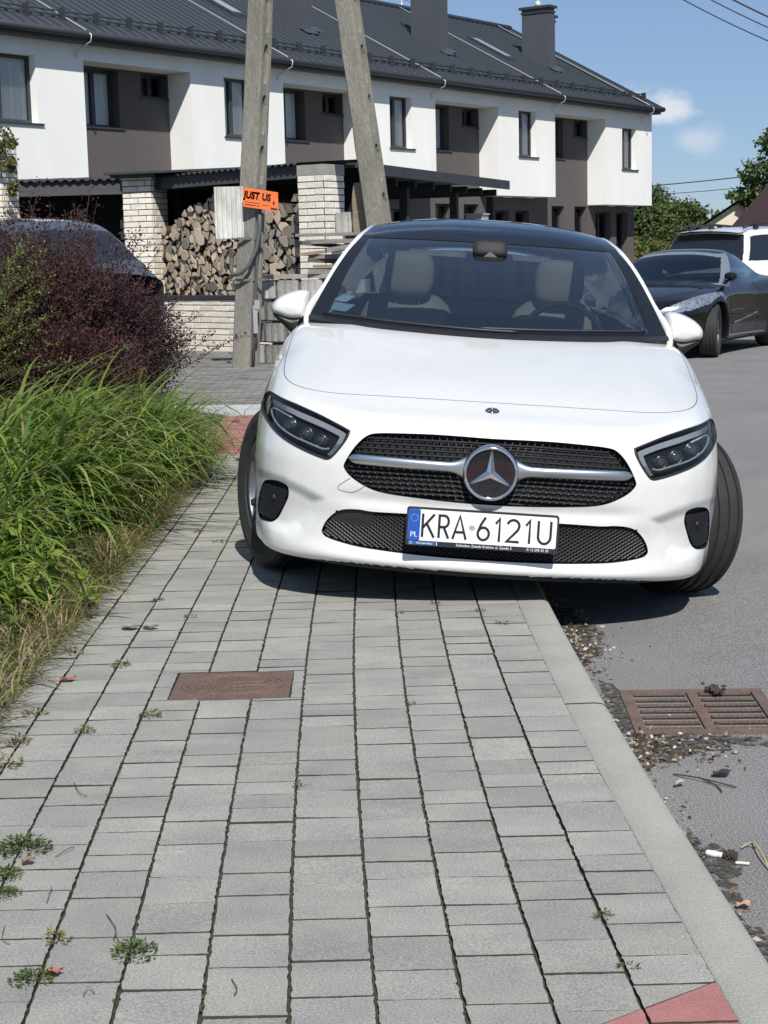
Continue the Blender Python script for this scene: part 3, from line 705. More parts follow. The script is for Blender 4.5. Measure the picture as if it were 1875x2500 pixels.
# ---- split logs, each its own piece
M_BARK = mat('bark', (0.085, 0.066, 0.05), .95, var=.4, vscale=20, bump=.8, bscale=40)
def log_ends(name, c, c2):
    return mat(name, c, .9, spec=.15, var=.4, vscale=14, col2=c2, bump=.3, bscale=80, v2=(120, .1), orand=.22)
ENDS = [log_ends('log_end_pale', (.60, .50, .38), (.46, .37, .275)), log_ends('log_end_tan', (.50, .41, .305), (.37, .29, .21)), log_ends('log_end_grey', (.37, .335, .285), (.24, .215, .18)), log_ends('log_end_dark', (.26, .225, .185), (.15, .13, .105))]
random.seed(5)
log_meshes = []
for k in range(20):
    kind = random.random(); n = random.choice((4, 5, 5, 6)) ; pts = []
    if kind < .6:   # wedge: bark arc and two split faces
        a0 = random.uniform(.9, 1.7); m = 5
        pts = [(0, 0)] + [(math.cos(-a0 / 2 + a0 * i / m) * random.uniform(.94, 1.04), math.sin(-a0 / 2 + a0 * i / m) * random.uniform(.94, 1.04)) for i in range(m + 1)]
    elif kind < .8:
        pts = [(math.cos(2 * math.pi * i / 9) * random.uniform(.45, .58), math.sin(2 * math.pi * i / 9) * random.uniform(.45, .58)) for i in range(9)]
    else:
        pts = [(math.cos(math.pi * i / 6) * random.uniform(.6, .68), math.sin(math.pi * i / 6) * random.uniform(.5, .6) - .2) for i in range(7)]
    mx, my = sum(p[0] for p in pts) / len(pts), sum(p[1] for p in pts) / len(pts)
    pts = [(p[0] - mx, p[1] - my) for p in pts]; s = .5 / max(math.hypot(*p) for p in pts)
    pts = [(p[0] * s * 1.12, p[1] * s * 1.12) for p in pts]
    g = MB(); c = .03
    q = [(p[0] * .93, p[1] * .93) for p in pts]; m = len(pts)
    g.add([(p[0], -.5, p[1]) for p in q] + [(p[0], -.485, p[1]) for p in pts] + [(p[0], .5, p[1]) for p in pts], [tuple(range(m))] + [(a, m + a, m + (a + 1) % m, (a + 1) % m) for a in range(m)] + [(m + a, 2 * m + a, 2 * m + (a + 1) % m, m + (a + 1) % m) for a in range(m)] + [tuple(range(2 * m, 3 * m))[::-1]], 0)
    for i in range(1, 2 + m + m): g.m[i] = 1 if i > m else 0
    for e in ENDS: log_meshes.append(g.mesh('split_log', [e, M_BARK]))
def stack(a, b, z0, zt, pitch, label, group, dark=0.0, setback=0.0, rowx=.84):
    a, b = Vector(a), Vector(b); d = (b - a); L_ = d.length; d.normalize(); n_ = Vector((-d.y, d.x, 0)); rz_ = math.atan2(d.y, d.x)
    r = 0; z = z0 + pitch * .45; cnt = 0
    while True:
        x = pitch * (.5 if r % 2 == 0 else .95); any_ = False
        while x < L_ - .02:
            if z < zt(x / L_) :
                any_ = True
                s = pitch * random.uniform(1.15, 1.62); me = log_meshes[4 * random.randrange(20) + random.choices((0, 1, 2, 3), (3 - 2 * dark, 3, 2 + 2 * dark, 1 + 2.5 * dark))[0]]
                o = bpy.data.objects.new('split_log', me); COL.objects.link(o)
                p = a + d * (x + random.gauss(0, .010)) + n_ * (.2 + setback + random.gauss(0, .018)); o.location = (p.x, p.y, z + random.gauss(0, .009))
                o.rotation_euler = Matrix.Rotation(rz_ + random.gauss(0, .08), 3, 'Z').to_euler(); o.rotation_mode = 'XYZ'
                o.matrix_basis = Matrix.Translation(o.location) @ Matrix.Rotation(rz_ + random.gauss(0, .08), 4, 'Z') @ Matrix.Rotation(random.gauss(0, .06), 4, 'X') @ Matrix.Rotation(random.uniform(0, 6.28), 4, 'Y') @ Matrix.Diagonal((s, .42, s, 1))
                tag(o, label, 'log', group); cnt += 1
            x += pitch * random.uniform(.9, 1.08)
        z += pitch * rowx; r += 1
        if not any_ or r > 40: break
    return cnt
n1 = stack(wA + Vector((.02, .12, 0)) - wd.normalized() * .05, wB + Vector((-.0, .12, 0)), .755, lambda u: 1.62 + .42 * math.sin(min(1, u * 1.9) * 1.5) - .10 * (u > .55) + random.uniform(-.04, .05), .104, 'split log end in the big stack on the low brick wall', 'split logs on the low brick wall')
n2 = stack((-1.52, 21.75, 0), (-.86, 21.2, 0), .95, lambda u: 1.78 + .28 * u + random.uniform(-.05, .05), .125, 'greyed split log in the small stack against the brick pillar', 'greyed split logs beside the brick pillar', dark=1.4)
# ---- fluted concrete blocks, stacked in rows
def fluted(w, h, d):
    g = MB(); n = 24; P = []
    for i in range(n + 1):
        u = i / n; x = -w / 2 + w * u; dep = .010 * (abs(math.sin(u * math.pi * 3)) ** .4) if .02 < u < .98 else -.008
        P.append((x, -d / 2 - dep + .012))
    P += [(w / 2, d / 2), (-w / 2, d / 2)]
    g.prism([(a * .93, b + .018) for a, b in P], 0, .016); g.prism(P, .016, h - .016); g.prism([(a * .93, b + .018) for a, b in P], h - .016, h); return g.mesh('concrete_block', M_BLK)
fm = [fluted(w, .228, .2) for w in (.235, .25, .27)]
random.seed(9); fl = Vector((1, -.42, 0)).normalized(); frz = math.atan2(fl.y, fl.x)
rows = [(0.0, -1.60, 6), (.255, -1.58, 6), (.505, -1.57, 6), (.755, -1.44, 5)]
names = ['bottom', 'second', 'third', 'top']
for r, (z, x0, n) in enumerate(rows):
    x = x0 + .12
    for i in range(n):
        m = fm[random.randrange(3)]
        o = bpy.data.objects.new('concrete_block', m); COL.objects.link(o); t = (x - x0)
        o.location = (x, 20.26 + .035 * r - t * .42 + random.uniform(-.03, .03), z + random.uniform(0, .006) - .01); o.rotation_euler = (0, random.gauss(0, .012), frz + random.gauss(0, .05))
        tag(o, f'fluted grey concrete block in the {names[r]} course of the block stack', 'concrete block', 'fluted concrete blocks stacked by the pole')
        x += (.24 if m is fm[0] else .255 if m is fm[1] else .275) + random.uniform(.004, .016)
slab = MB(); slab.box((0, 0, .025), (.95, .25, .05)); o = slab.build('concrete_slab', M_SLAB, loc=(-.98, 20.22, .995), rotz=frz); tag(o, 'flat concrete slab lying across the block stack', 'slab')
# ---- planks lying across each other beside the pillar
M_PLANK = [mat('old_plank_grey', (.29, .275, .245), .9, var=.5, vscale=6, stretch=(1, 12, 12), bump=.5, bscale=30), mat('old_plank_tan', (.33, .265, .19), .9, var=.45, vscale=6, stretch=(1, 12, 12), bump=.5, bscale=30), mat('old_plank_dark', (.13, .12, .11), .9, var=.5, vscale=6, stretch=(1, 12, 12), bump=.5, bscale=30)]
pl = [((-.46, 20.02, 1.50), 1.0, .17, .035, .03, 0, 0, 'long grey plank on top of the plank pile'), ((-.50, 19.96, 1.42), .72, .10, .05, -.10, 0, 0, 'thick grey board under the topmost plank'), ((-.30, 19.9, 1.36), .62, .12, .05, .35, -.14, 0, 'short grey board tilted across the plank pile'),
      ((-.55, 20.05, 1.31), .75, .14, .035, .16, -.10, 1, 'tan board sloping down in the middle of the plank pile'), ((-.42, 19.98, 1.24), .8, .09, .05, -.06, .03, 0, 'grey board low in the plank pile'), ((-.48, 20.08, 1.19), .7, .12, .06, .2, .06, 2, 'dark rotten beam end in the plank pile'),
      ((-.40, 19.96, 1.13), .72, .16, .04, -.03, 0, 1, 'tan board second from the bottom of the plank pile'), ((-.42, 20.0, 1.075), .8, .18, .05, .05, 0, 0, 'wide grey board at the bottom of the plank pile'), ((-.62, 20.1, 1.38), .6, .1, .045, .5, .1, 2, 'dark board end sticking out of the plank pile')]
for c, l, w, h, rzz, ry, mi, lab in pl:
    g = MB(); g.box((0, 0, 0), (l, w, h)); o = g.build('plank', M_PLANK[mi]); o.matrix_basis = Matrix.Translation(c) @ Matrix.Rotation(rzz - .2, 4, 'Z') @ Matrix.Rotation(ry, 4, 'Y'); tag(o, lab, 'plank', 'old planks piled by the brick pillar')
g = MB(); n = 10
P = [[(a * (1 - .25 * (z > .9) * abs(a) / .09) + random.gauss(0, .004), b, z + (random.uniform(-.02, .03) if z > .9 else 0)) for a, b in ((-.085, -.02), (0, -.024), (.085, -.02), (.085, .02), (0, .024), (-.085, .02))] for z in np.linspace(0, 1.0, n)]
g.grid(P, smooth=False, closeu=True, flip=True); g.add(P[-1], [tuple(range(6))]); o = g.build('plank', M_PLANK[1], loc=(-.20, 20.12, 1.08)); o.rotation_euler = (.05, .02, -.3); tag(o, 'tall weathered tan plank standing upright beside the leaning pole', 'plank')
o = bpy.data.objects.new('concrete_block', fluted(.235, .26, .16)); COL.objects.link(o); o.location = (-.375, 20.3, 1.5); o.rotation_euler = (0, 0, -.2); tag(o, 'small fluted grey block on the planks in front of the brick pillar', 'concrete block')
# a support for the plank pile, out of more blocks behind the car
for i in range(4):
    o = bpy.data.objects.new('concrete_block', fm[i % 3]); COL.objects.link(o); o.location = (-.5 + .1 * (i % 2), 20.1, .255 * i); o.rotation_euler = (0, 0, .1 * i); tag(o, f'fluted grey block under the plank pile, {("lowest", "second from below", "third from below", "uppermost")[i]}', 'concrete block', 'fluted concrete blocks under the planks')
# ---- overhead wires
def wire(label, a, b, sag, r=.012, grp='overhead wires'):
    g = MB(); a, b = Vector(a), Vector(b); pts = []
    for i in range(25):
        t = i / 24; p = a.lerp(b, t); p.z -= sag * 4 * t * (1 - t); pts.append(p - a)
    g.tube(pts, r, 5, caps=False); o = g.build('overhead_wire', M_RUBC, loc=a); tag(o, label, 'wire', grp); return o
wire('upper of the paired overhead wires in the corner of the sky', (4.93, 30, 5.98), (8.6, 30.6, 4.40), .10, .011)
wire('lower of the paired overhead wires in the corner of the sky', (4.85, 30, 5.78), (8.6, 30.6, 4.22), .12, .011)
wire('thick single overhead wire above the paired wires', (5.5, 30, 5.85), (8.6, 30.5, 4.52), .06, .016)
wire('long overhead wire crossing the sky just beyond the terrace end', (3.5, 60, 3.25), (24, 63, 5.3), .5, .02)
wire('faint low overhead wire far beyond the terrace', (8.0, 90, 4.0), (30, 92, 5.6), .5, .02)
# ---- signed body function of the white car, half-car symmetric: x across, y back from the nose, z up (metres)
def _tab(t):
    a = np.array(t, float); return a[:, 0], a[:, 1]
def _sp(tab):
    """Smooth (cubic Hermite, monotone-ish) table lookup."""
    X, Y = _tab(tab); d = np.gradient(Y, X)
    def f(x):
        x = np.clip(np.asarray(x, float), X[0], X[-1]); i = np.clip(np.searchsorted(X, x) - 1, 0, len(X) - 2)
        h = X[i + 1] - X[i]; t = (x - X[i]) / h; t2, t3 = t * t, t * t * t
        return (2 * t3 - 3 * t2 + 1) * Y[i] + (t3 - 2 * t2 + t) * h * d[i] + (-2 * t3 + 3 * t2) * Y[i + 1] + (t3 - t2) * h * d[i + 1]
    return f
NOSE = _sp([(.10, .16), (.14, .075), (.17, .035), (.20, .020), (.26, .022), (.33, .020), (.40, .006), (.48, .0), (.58, .0), (.64, .004), (.69, .020), (.74, .05), (.80, .10), (.9, .22), (1.1, .5)])
PLAN = _sp([(-.05, .0), (0, .0), (.15, .004), (.3, .020), (.45, .052), (.57, .096), (.67, .152), (.75, .220), (.81, .300), (.85, .378), (.88, .47), (.905, .62), (.93, .9)])
HOOD = _sp([(-.3, .50), (-.05, .625), (0, .652), (.05, .682), (.12, .708), (.25, .742), (.45, .795), (.7, .853), (.95, .905), (1.15, .944), (1.35, .978), (1.6, 1.0), (2.2, 1.0), (3.0, 1.02), (3.6, 1.04), (4.0, 1.05), (4.6, 1.05)])
WID = _sp([(-.2, .87), (.3, .890), (.6, .914), (.87, .916), (1.2, .898), (1.7, .884), (2.4, .886), (3.1, .893), (3.6, .899), (4.0, .885), (4.25, .85), (4.45, .80), (4.6, .75)])
def smax(a, b, k):
    h = np.maximum(k - np.abs(a - b), 0) / k
    return np.maximum(a, b) + h * h * k * .25
def sd_poly(x, z, P):
    """signed distance to a closed polygon (negative inside)."""
    P = np.asarray(P, float); n = len(P); d = np.full(np.shape(x), 1e9); ins = np.zeros(np.shape(x), bool)
    for i in range(n):
        a, b = P[i], P[(i + 1) % n]; e = b - a; wx, wz = x - a[0], z - a[1]
        t = np.clip((wx * e[0] + wz * e[1]) / (e @ e), 0, 1)
        d = np.minimum(d, (wx - e[0] * t) ** 2 + (wz - e[1] * t) ** 2)
        c = ((a[1] <= z) & (b[1] > z)) | ((b[1] <= z) & (a[1] > z))
        xi = a[0] + (z - a[1]) / (e[1] if abs(e[1]) > 1e-12 else 1e-12) * e[0]
        ins ^= c & (x < xi)
    d = np.sqrt(d); return np.where(ins, -d, d)
POCKET = [(.90, .450), (.82, .458), (.75, .452), (.67, .430), (.585, .400), (.615, .335), (.66, .270), (.72, .246), (.90, .256)]
WHEELS = (.87, 3.60)
def body_f(x, y, z, cavity=True):
    ax = np.abs(x)
    # front
    pl = PLAN(ax); sw = 1 + .30 * sstep(.52, .80, z)
    yF = NOSE(z) + pl * sw
    front_zone = y < .75
    # sculpted bumper: pockets round the outer intakes, a lip under the lower grille
    d = sd_poly(ax, z, POCKET) if np.size(x) < 3e5 else _pocket_lazy(ax, y, z)
    yF = yF + .022 * (1 - sstep(-.040, .010, d))
    yF = yF - .010 * np.exp(-((z - .195) / .02) ** 2) * (1 - sstep(.45, .75, ax))
    yF = yF + .010 * np.exp(-((z - .415) / .028) ** 2) * (1 - sstep(.42, .60, ax))
    g = np.sqrt(1 + ((PLAN(ax + .01) - PLAN(ax - .01)) / .02 * sw) ** 2)
    f1 = (yF - y) / g
    # top: bonnet and shoulder line
    zh = HOOD(y) - .050 * np.clip(ax / .82, 0, 1.3) ** 3.2 * (1 - .45 * sstep(.7, 1.4, y)) + .006 * np.exp(-((ax - .60) / .09) ** 2) * sstep(.35, .8, y)
    f2 = (z - zh) * .97
    # side
    xs = WID(y) - (.105 - .030 * sstep(1.0, 1.42, y)) * np.clip((z - .72) / .30, 0, 1.4) ** 2 - .055 * np.clip((.45 - z) / .30, 0, 1.2) ** 2
    xs = xs - .012 * np.exp(-((z - .40) / .07) ** 2) * sstep(1.2, 1.5, y) * (1 - sstep(3.0, 3.3, y))
    for wy in WHEELS:
        r = np.sqrt((y - wy) ** 2 + (z - .325) ** 2)
        xs = xs + .012 * np.exp(-((r - .37) / .05) ** 2)
    f3 = ax - xs
    yR = 4.42 - .26 * (ax / .86) ** 4 - .10 * sstep(.75, 1.1, z) - .05 * (1 - sstep(.15, .4, z))
    f4 = y - yR
    f5 = (.155 + .02 * sstep(.5, 1.0, y)) - z
    f = smax(f2, f3, .16 - .09 * sstep(1.0, 1.42, y))
    f = smax(f1, f, .085)
    f = smax(f, f4, .12)
    f = smax(f, f5, .035)
    if cavity:
        for wy in WHEELS:
            r = np.sqrt((y - wy) ** 2 + (z - .325) ** 2)
            f = np.maximum(f, -np.maximum(r - .352, .56 - ax))
        cav = np.maximum(np.maximum(ax - (.735 - .08 * sstep(3.2, 3.8, y)), 1.33 + .20 * (ax / .765) ** 2 - y), np.maximum(y - 4.0, .33 - z))
        f = np.maximum(f, -cav)
    return f
def _pocket_lazy(ax, y, z):
    d = np.full(np.shape(ax), 1.0); m = (y < .75) & (ax > .42) & (z < .60) & (z > .2)
    d[m] = sd_poly(ax[m], z[m], POCKET); return d
# ================================================================== THE WHITE CAR
CAR_YAW, CAR_ROLL = 0.038, 0.083
_ca = Vector((math.sin(CAR_YAW), math.cos(CAR_YAW), 0)); _cr0 = Vector((math.cos(CAR_YAW), -math.sin(CAR_YAW), 0))
_cr = _cr0 * math.cos(CAR_ROLL) - Vector((0, 0, 1)) * math.sin(CAR_ROLL); _cu = _cr0 * math.sin(CAR_ROLL) + Vector((0, 0, 1)) * math.cos(CAR_ROLL)
car = thing('parked_car', 'white hatchback parked half on the pavement facing the camera, licence plate KRA 6121U', 'car')
car.matrix_world = Matrix(((_cr.x, _ca.x, _cu.x, 0.332), (_cr.y, _ca.y, _cu.y, 5.85), (_cr.z, _ca.z, _cu.z, -0.06), (0, 0, 0, 1)))
M_PAINT = mat('white_paint', (0.715, 0.712, 0.68), 0.30, spec=0.5, coat=1.0, var=.045, vscale=2.5, v2=(45, .02))
M_GBLK = mat('gloss_black', (0.008, 0.008, 0.010), 0.08, spec=0.6)
M_PBLK = mat('plastic_black', (0.014, 0.014, 0.016), 0.5)
M_SEAM = mat('panel_gap', (0.06, 0.06, 0.06), 0.8)
M_CHROME = mat('chrome', (0.78, 0.78, 0.79), 0.09, metal=1.0)
M_SATIN = mat('satin_silver', (0.66, 0.67, 0.68), 0.26, metal=1.0)
M_TYRE = mat('tyre', (0.017, 0.017, 0.018), 0.75, var=.3, vscale=10, col2=(.026, .025, .024))
M_RIM = mat('rim_silver', (0.20, 0.205, 0.215), 0.35, metal=.8)
M_RIMD = mat('rim_dark', (0.03, 0.031, 0.034), 0.45)
M_UNDER = mat('underbody', (0.012, 0.012, 0.013), 0.9)
M_WS = glass_mat('windscreen', tint=(0.37, 0.425, 0.455), refl=2.2, ior=1.52, rtint=(.82, .87, .92))
M_SIDEG = glass_mat('side_glass', tint=(0.15, 0.17, 0.19), refl=1.2, ior=1.52)
M_LENS = glass_mat('lamp_lens', tint=(0.90, 0.90, 0.9), refl=.6, ior=1.5)
M_BEIGE = mat('beige_leather', (0.66, 0.59, 0.46), 0.5, var=.1, vscale=5)
M_CABIN = mat('cabin_dark', (0.022, 0.022, 0.024), 0.7)

HL = [(.842, .730), (.785, .7225), (.728, .714), (.698, .708), (.622, .690), (.551, .667), (.508, .651), (.5135, .631), (.536, .595), (.563, .560), (.580, .548), (.606, .551), (.66, .565), (.726, .586), (.785, .612), (.83, .640), (.86, .659), (.88, .673), (.876, .700), (.863, .720)]
GRh = [(0, .662), (.12, .6635), (.23, .663), (.347, .658), (.407, .653), (.44, .644), (.472, .616), (.499, .577), (.519, .537), (.518, .52), (.497, .496), (.458, .472), (.41, .453), (.344, .4425), (.214, .4355), (.1, .431), (0, .430)]
LGh = [(0, .380), (.265, .378), (.403, .3735), (.455, .376), (.506, .3715), (.54, .357), (.569, .327), (.586, .295), (.587, .273), (.56, .257), (.47, .242), (.38, .236), (.22, .2305), (0, .2285)]
INT = [(.724, .405), (.7315, .4245), (.765, .4335), (.802, .429), (.828, .416), (.843, .385), (.856, .335), (.859, .290), (.847, .265), (.81, .267), (.782, .275), (.76, .2985), (.7395, .343), (.725, .38)]
def densify(P, closed=True, n=6, sharp=()):
    """Catmull-Rom through the points; the points listed in sharp stay corners."""
    P = [np.array(p, float) for p in P]; m = len(P); out = []
    for i in range(m if closed else m - 1):
        p0, p1, p2, p3 = P[(i - 1) % m] if closed or i > 0 else P[0], P[i], P[(i + 1) % m], P[(i + 2) % m] if closed or i + 2 < m else P[-1]
        if i in sharp: p0 = p1
        if (i + 1) % m in sharp: p3 = p2
        for k in range(n):
            t = k / n; out.append(.5 * ((2 * p1) + (-p0 + p2) * t + (2 * p0 - 5 * p1 + 4 * p2 - p3) * t * t + (-p0 + 3 * p1 - 3 * p2 + p3) * t ** 3))
    if not closed: out.append(P[-1])
    return np.array(out)
HLd = densify(HL, sharp=(6,)); INTd = densify(INT)
GRd = densify(GRh + [(-x, z) for x, z in GRh[-2:0:-1]]); LGd = densify(LGh + [(-x, z) for x, z in LGh[-2:0:-1]])
def solve_y(x, z, y0=0.0, it=60):
    """y of the outer body in front view at (x, z): marched from in front."""
    x = np.asarray(x, float); z = np.asarray(z, float); y = np.full(x.shape, -0.06)
    for _ in range(it):
        f = body_f(x, y, z, False); y = np.where(np.abs(f) > 1e-5, np.clip(y + np.maximum(f, -.02) * .9, -.1, 1.2), y)
    return y
def grad_f(p, cav=True, e=2e-4):
    x, y, z = p[:, 0], p[:, 1], p[:, 2]
    g = np.stack([body_f(x + e, y, z, cav) - body_f(x - e, y, z, cav), body_f(x, y + e, z, cav) - body_f(x, y - e, z, cav), body_f(x, y, z + e, cav) - body_f(x, y, z - e, cav)], 1) / (2 * e)
    return g
def onto_body(P, it=6):
    p = np.array(P, float)
    for _ in range(it):
        f = body_f(p[:, 0], p[:, 1], p[:, 2], False); g = grad_f(p, False); p = p - g * (f / np.maximum((g * g).sum(1), .05))[:, None]
    return p
def body_normal(P):
    g = grad_f(np.array(P, float), False); return g / np.linalg.norm(g, axis=1)[:, None]
def surface_nets(F, X, Y, Z):
    s = F < 0; nx, ny, nz = F.shape
    c = np.zeros((nx - 1, ny - 1, nz - 1), np.int8)
    for i in (0, 1):
        for j in (0, 1):
            for k in (0, 1): c += s[i:nx - 1 + i, j:ny - 1 + j, k:nz - 1 + k]
    act = (c > 0) & (c < 8); idx = -np.ones(act.shape, np.int64); ci = np.argwhere(act); idx[act] = np.arange(len(ci))
    acc = np.zeros((len(ci), 3)); cnt = np.zeros(len(ci)); G = (X, Y, Z)
    for ax in range(3):
        o1, o2 = [(a) for a in range(3) if a != ax]
        for a in (0, 1):
            for b in (0, 1):
                o = np.zeros(3, int); o[o1] = a; o[o2] = b; p = ci + o; q = p.copy(); q[:, ax] += 1
                f0 = F[p[:, 0], p[:, 1], p[:, 2]]; f1 = F[q[:, 0], q[:, 1], q[:, 2]]; m = (f0 < 0) != (f1 < 0)
                t = np.where(m, f0 / np.where(f0 == f1, 1, f0 - f1), 0)
                P = np.stack([G[d][p[:, d]] for d in range(3)], 1); P[:, ax] += t * (G[ax][q[:, ax]] - G[ax][p[:, ax]])
                acc[m] += P[m]; cnt[m] += 1
    V = acc / cnt[:, None]; Q = []
    for ax in range(3):
        o1, o2 = (ax + 1) % 3, (ax + 2) % 3
        sl0 = [slice(None)] * 3; sl1 = [slice(None)] * 3; sl0[ax] = slice(0, -1); sl1[ax] = slice(1, None)
        e = np.argwhere(s[tuple(sl0)] != s[tuple(sl1)])
        e = e[(e[:, o1] > 0) & (e[:, o2] > 0) & (e[:, o1] < F.shape[o1] - 1) & (e[:, o2] < F.shape[o2] - 1)]
        ins = s[e[:, 0], e[:, 1], e[:, 2]]; q = []
        for a, b in ((1, 1), (0, 1), (0, 0), (1, 0)):
            c_ = e.copy(); c_[:, o1] -= a; c_[:, o2] -= b; q.append(idx[c_[:, 0], c_[:, 1], c_[:, 2]])
        q = np.stack(q, 1); q[~ins] = q[~ins][:, ::-1]; Q.append(q)
    return V, np.concatenate(Q)
def nearest_on(P, x, z):
    best = np.full(len(x), 1e9); bx = x.copy(); bz = z.copy(); n = len(P)
    for i in range(n):
        a, b = P[i], P[(i + 1) % n]; e = b - a; t = np.clip(((x - a[0]) * e[0] + (z - a[1]) * e[1]) / (e @ e + 1e-12), 0, 1)
        px, pz = a[0] + e[0] * t, a[1] + e[1] * t; d = (x - px) ** 2 + (z - pz) ** 2; m = d < best
        best[m] = d[m]; bx[m] = px[m]; bz[m] = pz[m]
    return bx, bz
_X = np.arange(0, .97, .0105); _X = np.concatenate([-_X[:0:-1], _X])
_Y = np.concatenate([np.arange(-.06, .74, .0085), np.arange(.742, 1.62, .015), np.arange(1.63, 4.56, .032)]); _Z = np.arange(.13, 1.12, .0092)
_h = len(_X) // 2
_F = body_f(*[a for a in np.meshgrid(_X[_h:], _Y, _Z, indexing='ij')])
_F = np.concatenate([_F[:0:-1], _F]); bV, bQ = surface_nets(_F, _X, _Y, _Z); del _F
for _ in range(4):
    f = body_f(bV[:, 0], bV[:, 1], bV[:, 2]); g = grad_f(bV); st = g * (np.clip(f, -.008, .008) / np.maximum((g * g).sum(1), .2))[:, None]; bV = bV - st
fo = body_f(bV[:, 0], bV[:, 1], bV[:, 2], False); ext = np.abs(fo) < 2e-3
regions = [('hl', HLd, True), ('gr', GRd, False), ('lg', LGd, False), ('in', INTd, True)]
front = ext & (bV[:, 1] < .86) & (bV[:, 2] > .2)
for nm, P, sym in regions:
    xx = np.abs(bV[:, 0]) if sym else bV[:, 0]
    near = front & (xx > P[:, 0].min() - .03) & (xx < P[:, 0].max() + .03) & (bV[:, 2] > P[:, 1].min() - .03) & (bV[:, 2] < P[:, 1].max() + .03)
    ii = np.where(near)[0]; d = sd_poly(xx[ii], bV[ii, 2], P); jj = ii[np.abs(d) < .0065]
    px, pz = nearest_on(P, xx[jj], bV[jj, 2]); sg_ = np.sign(bV[jj, 0]) if sym else 1.0
    bV[jj, 0] = px * sg_; bV[jj, 2] = pz
    for _ in range(8):
        x, y, z = bV[jj].T; f = body_f(x, y, z, False); dy = (body_f(x, y + 2e-4, z, False) - body_f(x, y - 2e-4, z, False)) / 4e-4
        bV[jj, 1] = y - np.clip(f / np.minimum(dy, -.08), -.01, .01)
fc = bV[bQ].mean(1); fext = ext[bQ].all(1); cls = np.zeros(len(bQ), int)
for k, (nm, P, sym) in enumerate(regions):
    xx = np.abs(fc[:, 0]) if sym else fc[:, 0]; m = fext & (fc[:, 1] < .86) & (fc[:, 2] > .2) & (xx > P[:, 0].min()) & (xx < P[:, 0].max())
    ii = np.where(m)[0]; d = sd_poly(xx[ii], fc[ii, 2], P); cls[ii[d < 0]] = k + 1
def sub_mesh(name, V, Q, mats, parent, smooth=True, midx=None):
    u, inv = np.unique(Q, return_inverse=True); o = np_mesh(name, V[u], inv.reshape(Q.shape), mats, parent, smooth, midx); return o
keep = cls == 0; foc = body_f(*fc.T, False)
inner = (foc < -.006) | ((fc[:, 2] < .24) & (grad_f(fc, False)[:, 2] < -.955))
bo = sub_mesh('body', bV, bQ[keep], [M_PAINT, M_UNDER], car, True, inner[keep].astype(int))
bo.data.set_sharp_from_angle(angle=rad(38))
def outline3(P, sgn=1, off=0.0, dy=0.0):
    x = P[:, 0]; z = P[:, 1]; y = solve_y(x, z); p = np.stack([x, y, z], 1)
    if off: p = p - body_normal(p) * off
    p[:, 1] += dy; p[:, 0] *= sgn; return p
def recess(name, P, depth, m, parent, sgn=1, lip=.004):
    a = outline3(P, sgn, -0.0006); b = outline3(P, sgn, .0, depth); g = MB(); g.grid([a, b], smooth=True, closeu=True, flip=sgn < 0); g.grid([b, a], smooth=True, closeu=True, flip=sgn < 0)
    return g.build(name, m, parent)
def patch(P, off, dy=0.0, step=.012):
    """Triangulated patch of the body surface inside an outline, pushed in along the normal by off and back by dy."""
    x0, x1, z0, z1 = P[:, 0].min(), P[:, 0].max(), P[:, 1].min(), P[:, 1].max()
    bm = bmesh.new(); vs = [bm.verts.new((p[0], 0, p[1])) for p in P[::2]]; bm.faces.new(vs)
    for x in np.arange(x0 + step, x1, step): bmesh.ops.bisect_plane(bm, geom=bm.verts[:] + bm.edges[:] + bm.faces[:], plane_co=(x, 0, 0), plane_no=(1, 0, 0))
    for z in np.arange(z0 + step, z1, step): bmesh.ops.bisect_plane(bm, geom=bm.verts[:] + bm.edges[:] + bm.faces[:], plane_co=(0, 0, z), plane_no=(0, 0, 1))
    co = np.array([v.co[:] for v in bm.verts]); y = solve_y(co[:, 0], co[:, 2]); p = np.stack([co[:, 0], y, co[:, 2]], 1)
    if off: p = p - body_normal(p) * off
    p[:, 1] += dy
    for v, q in zip(bm.verts, p): v.co = q
    return bm
def bm_obj(bm, name, m, parent, sgn=1, smooth=True):
    me = bpy.data.meshes.new(name)
    if sgn < 0:
        for v in bm.verts: v.co.x *= -1
    bmesh.ops.recalc_face_normals(bm, faces=bm.faces); bm.to_mesh(me); bm.free(); me.materials.append(m); return link(name, me, parent, smooth=smooth)
def inside_runs(P, pts):
    d = sd_poly(pts[:, 0], pts[:, 1], P) < -.0035; out = []; cur = []
    for ok, p in zip(d, pts):
        if ok: cur.append(p)
        elif len(cur) > 1: out.append(cur); cur = []
        else: cur = []
    if len(cur) > 1: out.append(cur)
    return out
def bars(g, P, lines, depth, r, n=4, flat=1.0):
    """Grille bars: 2D lines in front view laid at a depth behind the body surface."""
    for ln in lines:
        for run in inside_runs(P, ln):
            q = np.array(run); q = q[::max(1, len(q) // 24)] if len(q) > 48 else q
            if len(q) < 2: continue
            y = solve_y(q[:, 0], q[:, 1], it=30); g.tube(np.stack([q[:, 0], y + depth, q[:, 1]], 1), r, n, smooth=False, caps=False)
# ---- upper grille
grl = thing_part = bpy.data.objects.new('grille', None); COL.objects.link(grl); grl.parent = car
recess('surround', GRd, .03, M_GBLK, grl); bm_obj(patch(GRd, 0, .034, .05), 'back_plate', M_UNDER, grl)
g = MB(); xs = np.arange(-.53, .531, .012)
bars(g, GRd, [np.stack([xs, np.full_like(xs, z) - .012 * (xs / .5) ** 2], 1) for z in np.arange(.436, .672, .0172)], .016, .0042)
zs = np.arange(.42, .68, .004)
bars(g, GRd, [np.stack([np.full_like(zs, x) + (zs - .547) * .35 * np.sign(x + 1e-6), zs], 1) for x in np.arange(-.60, .601, .0265)], .020, .0026)
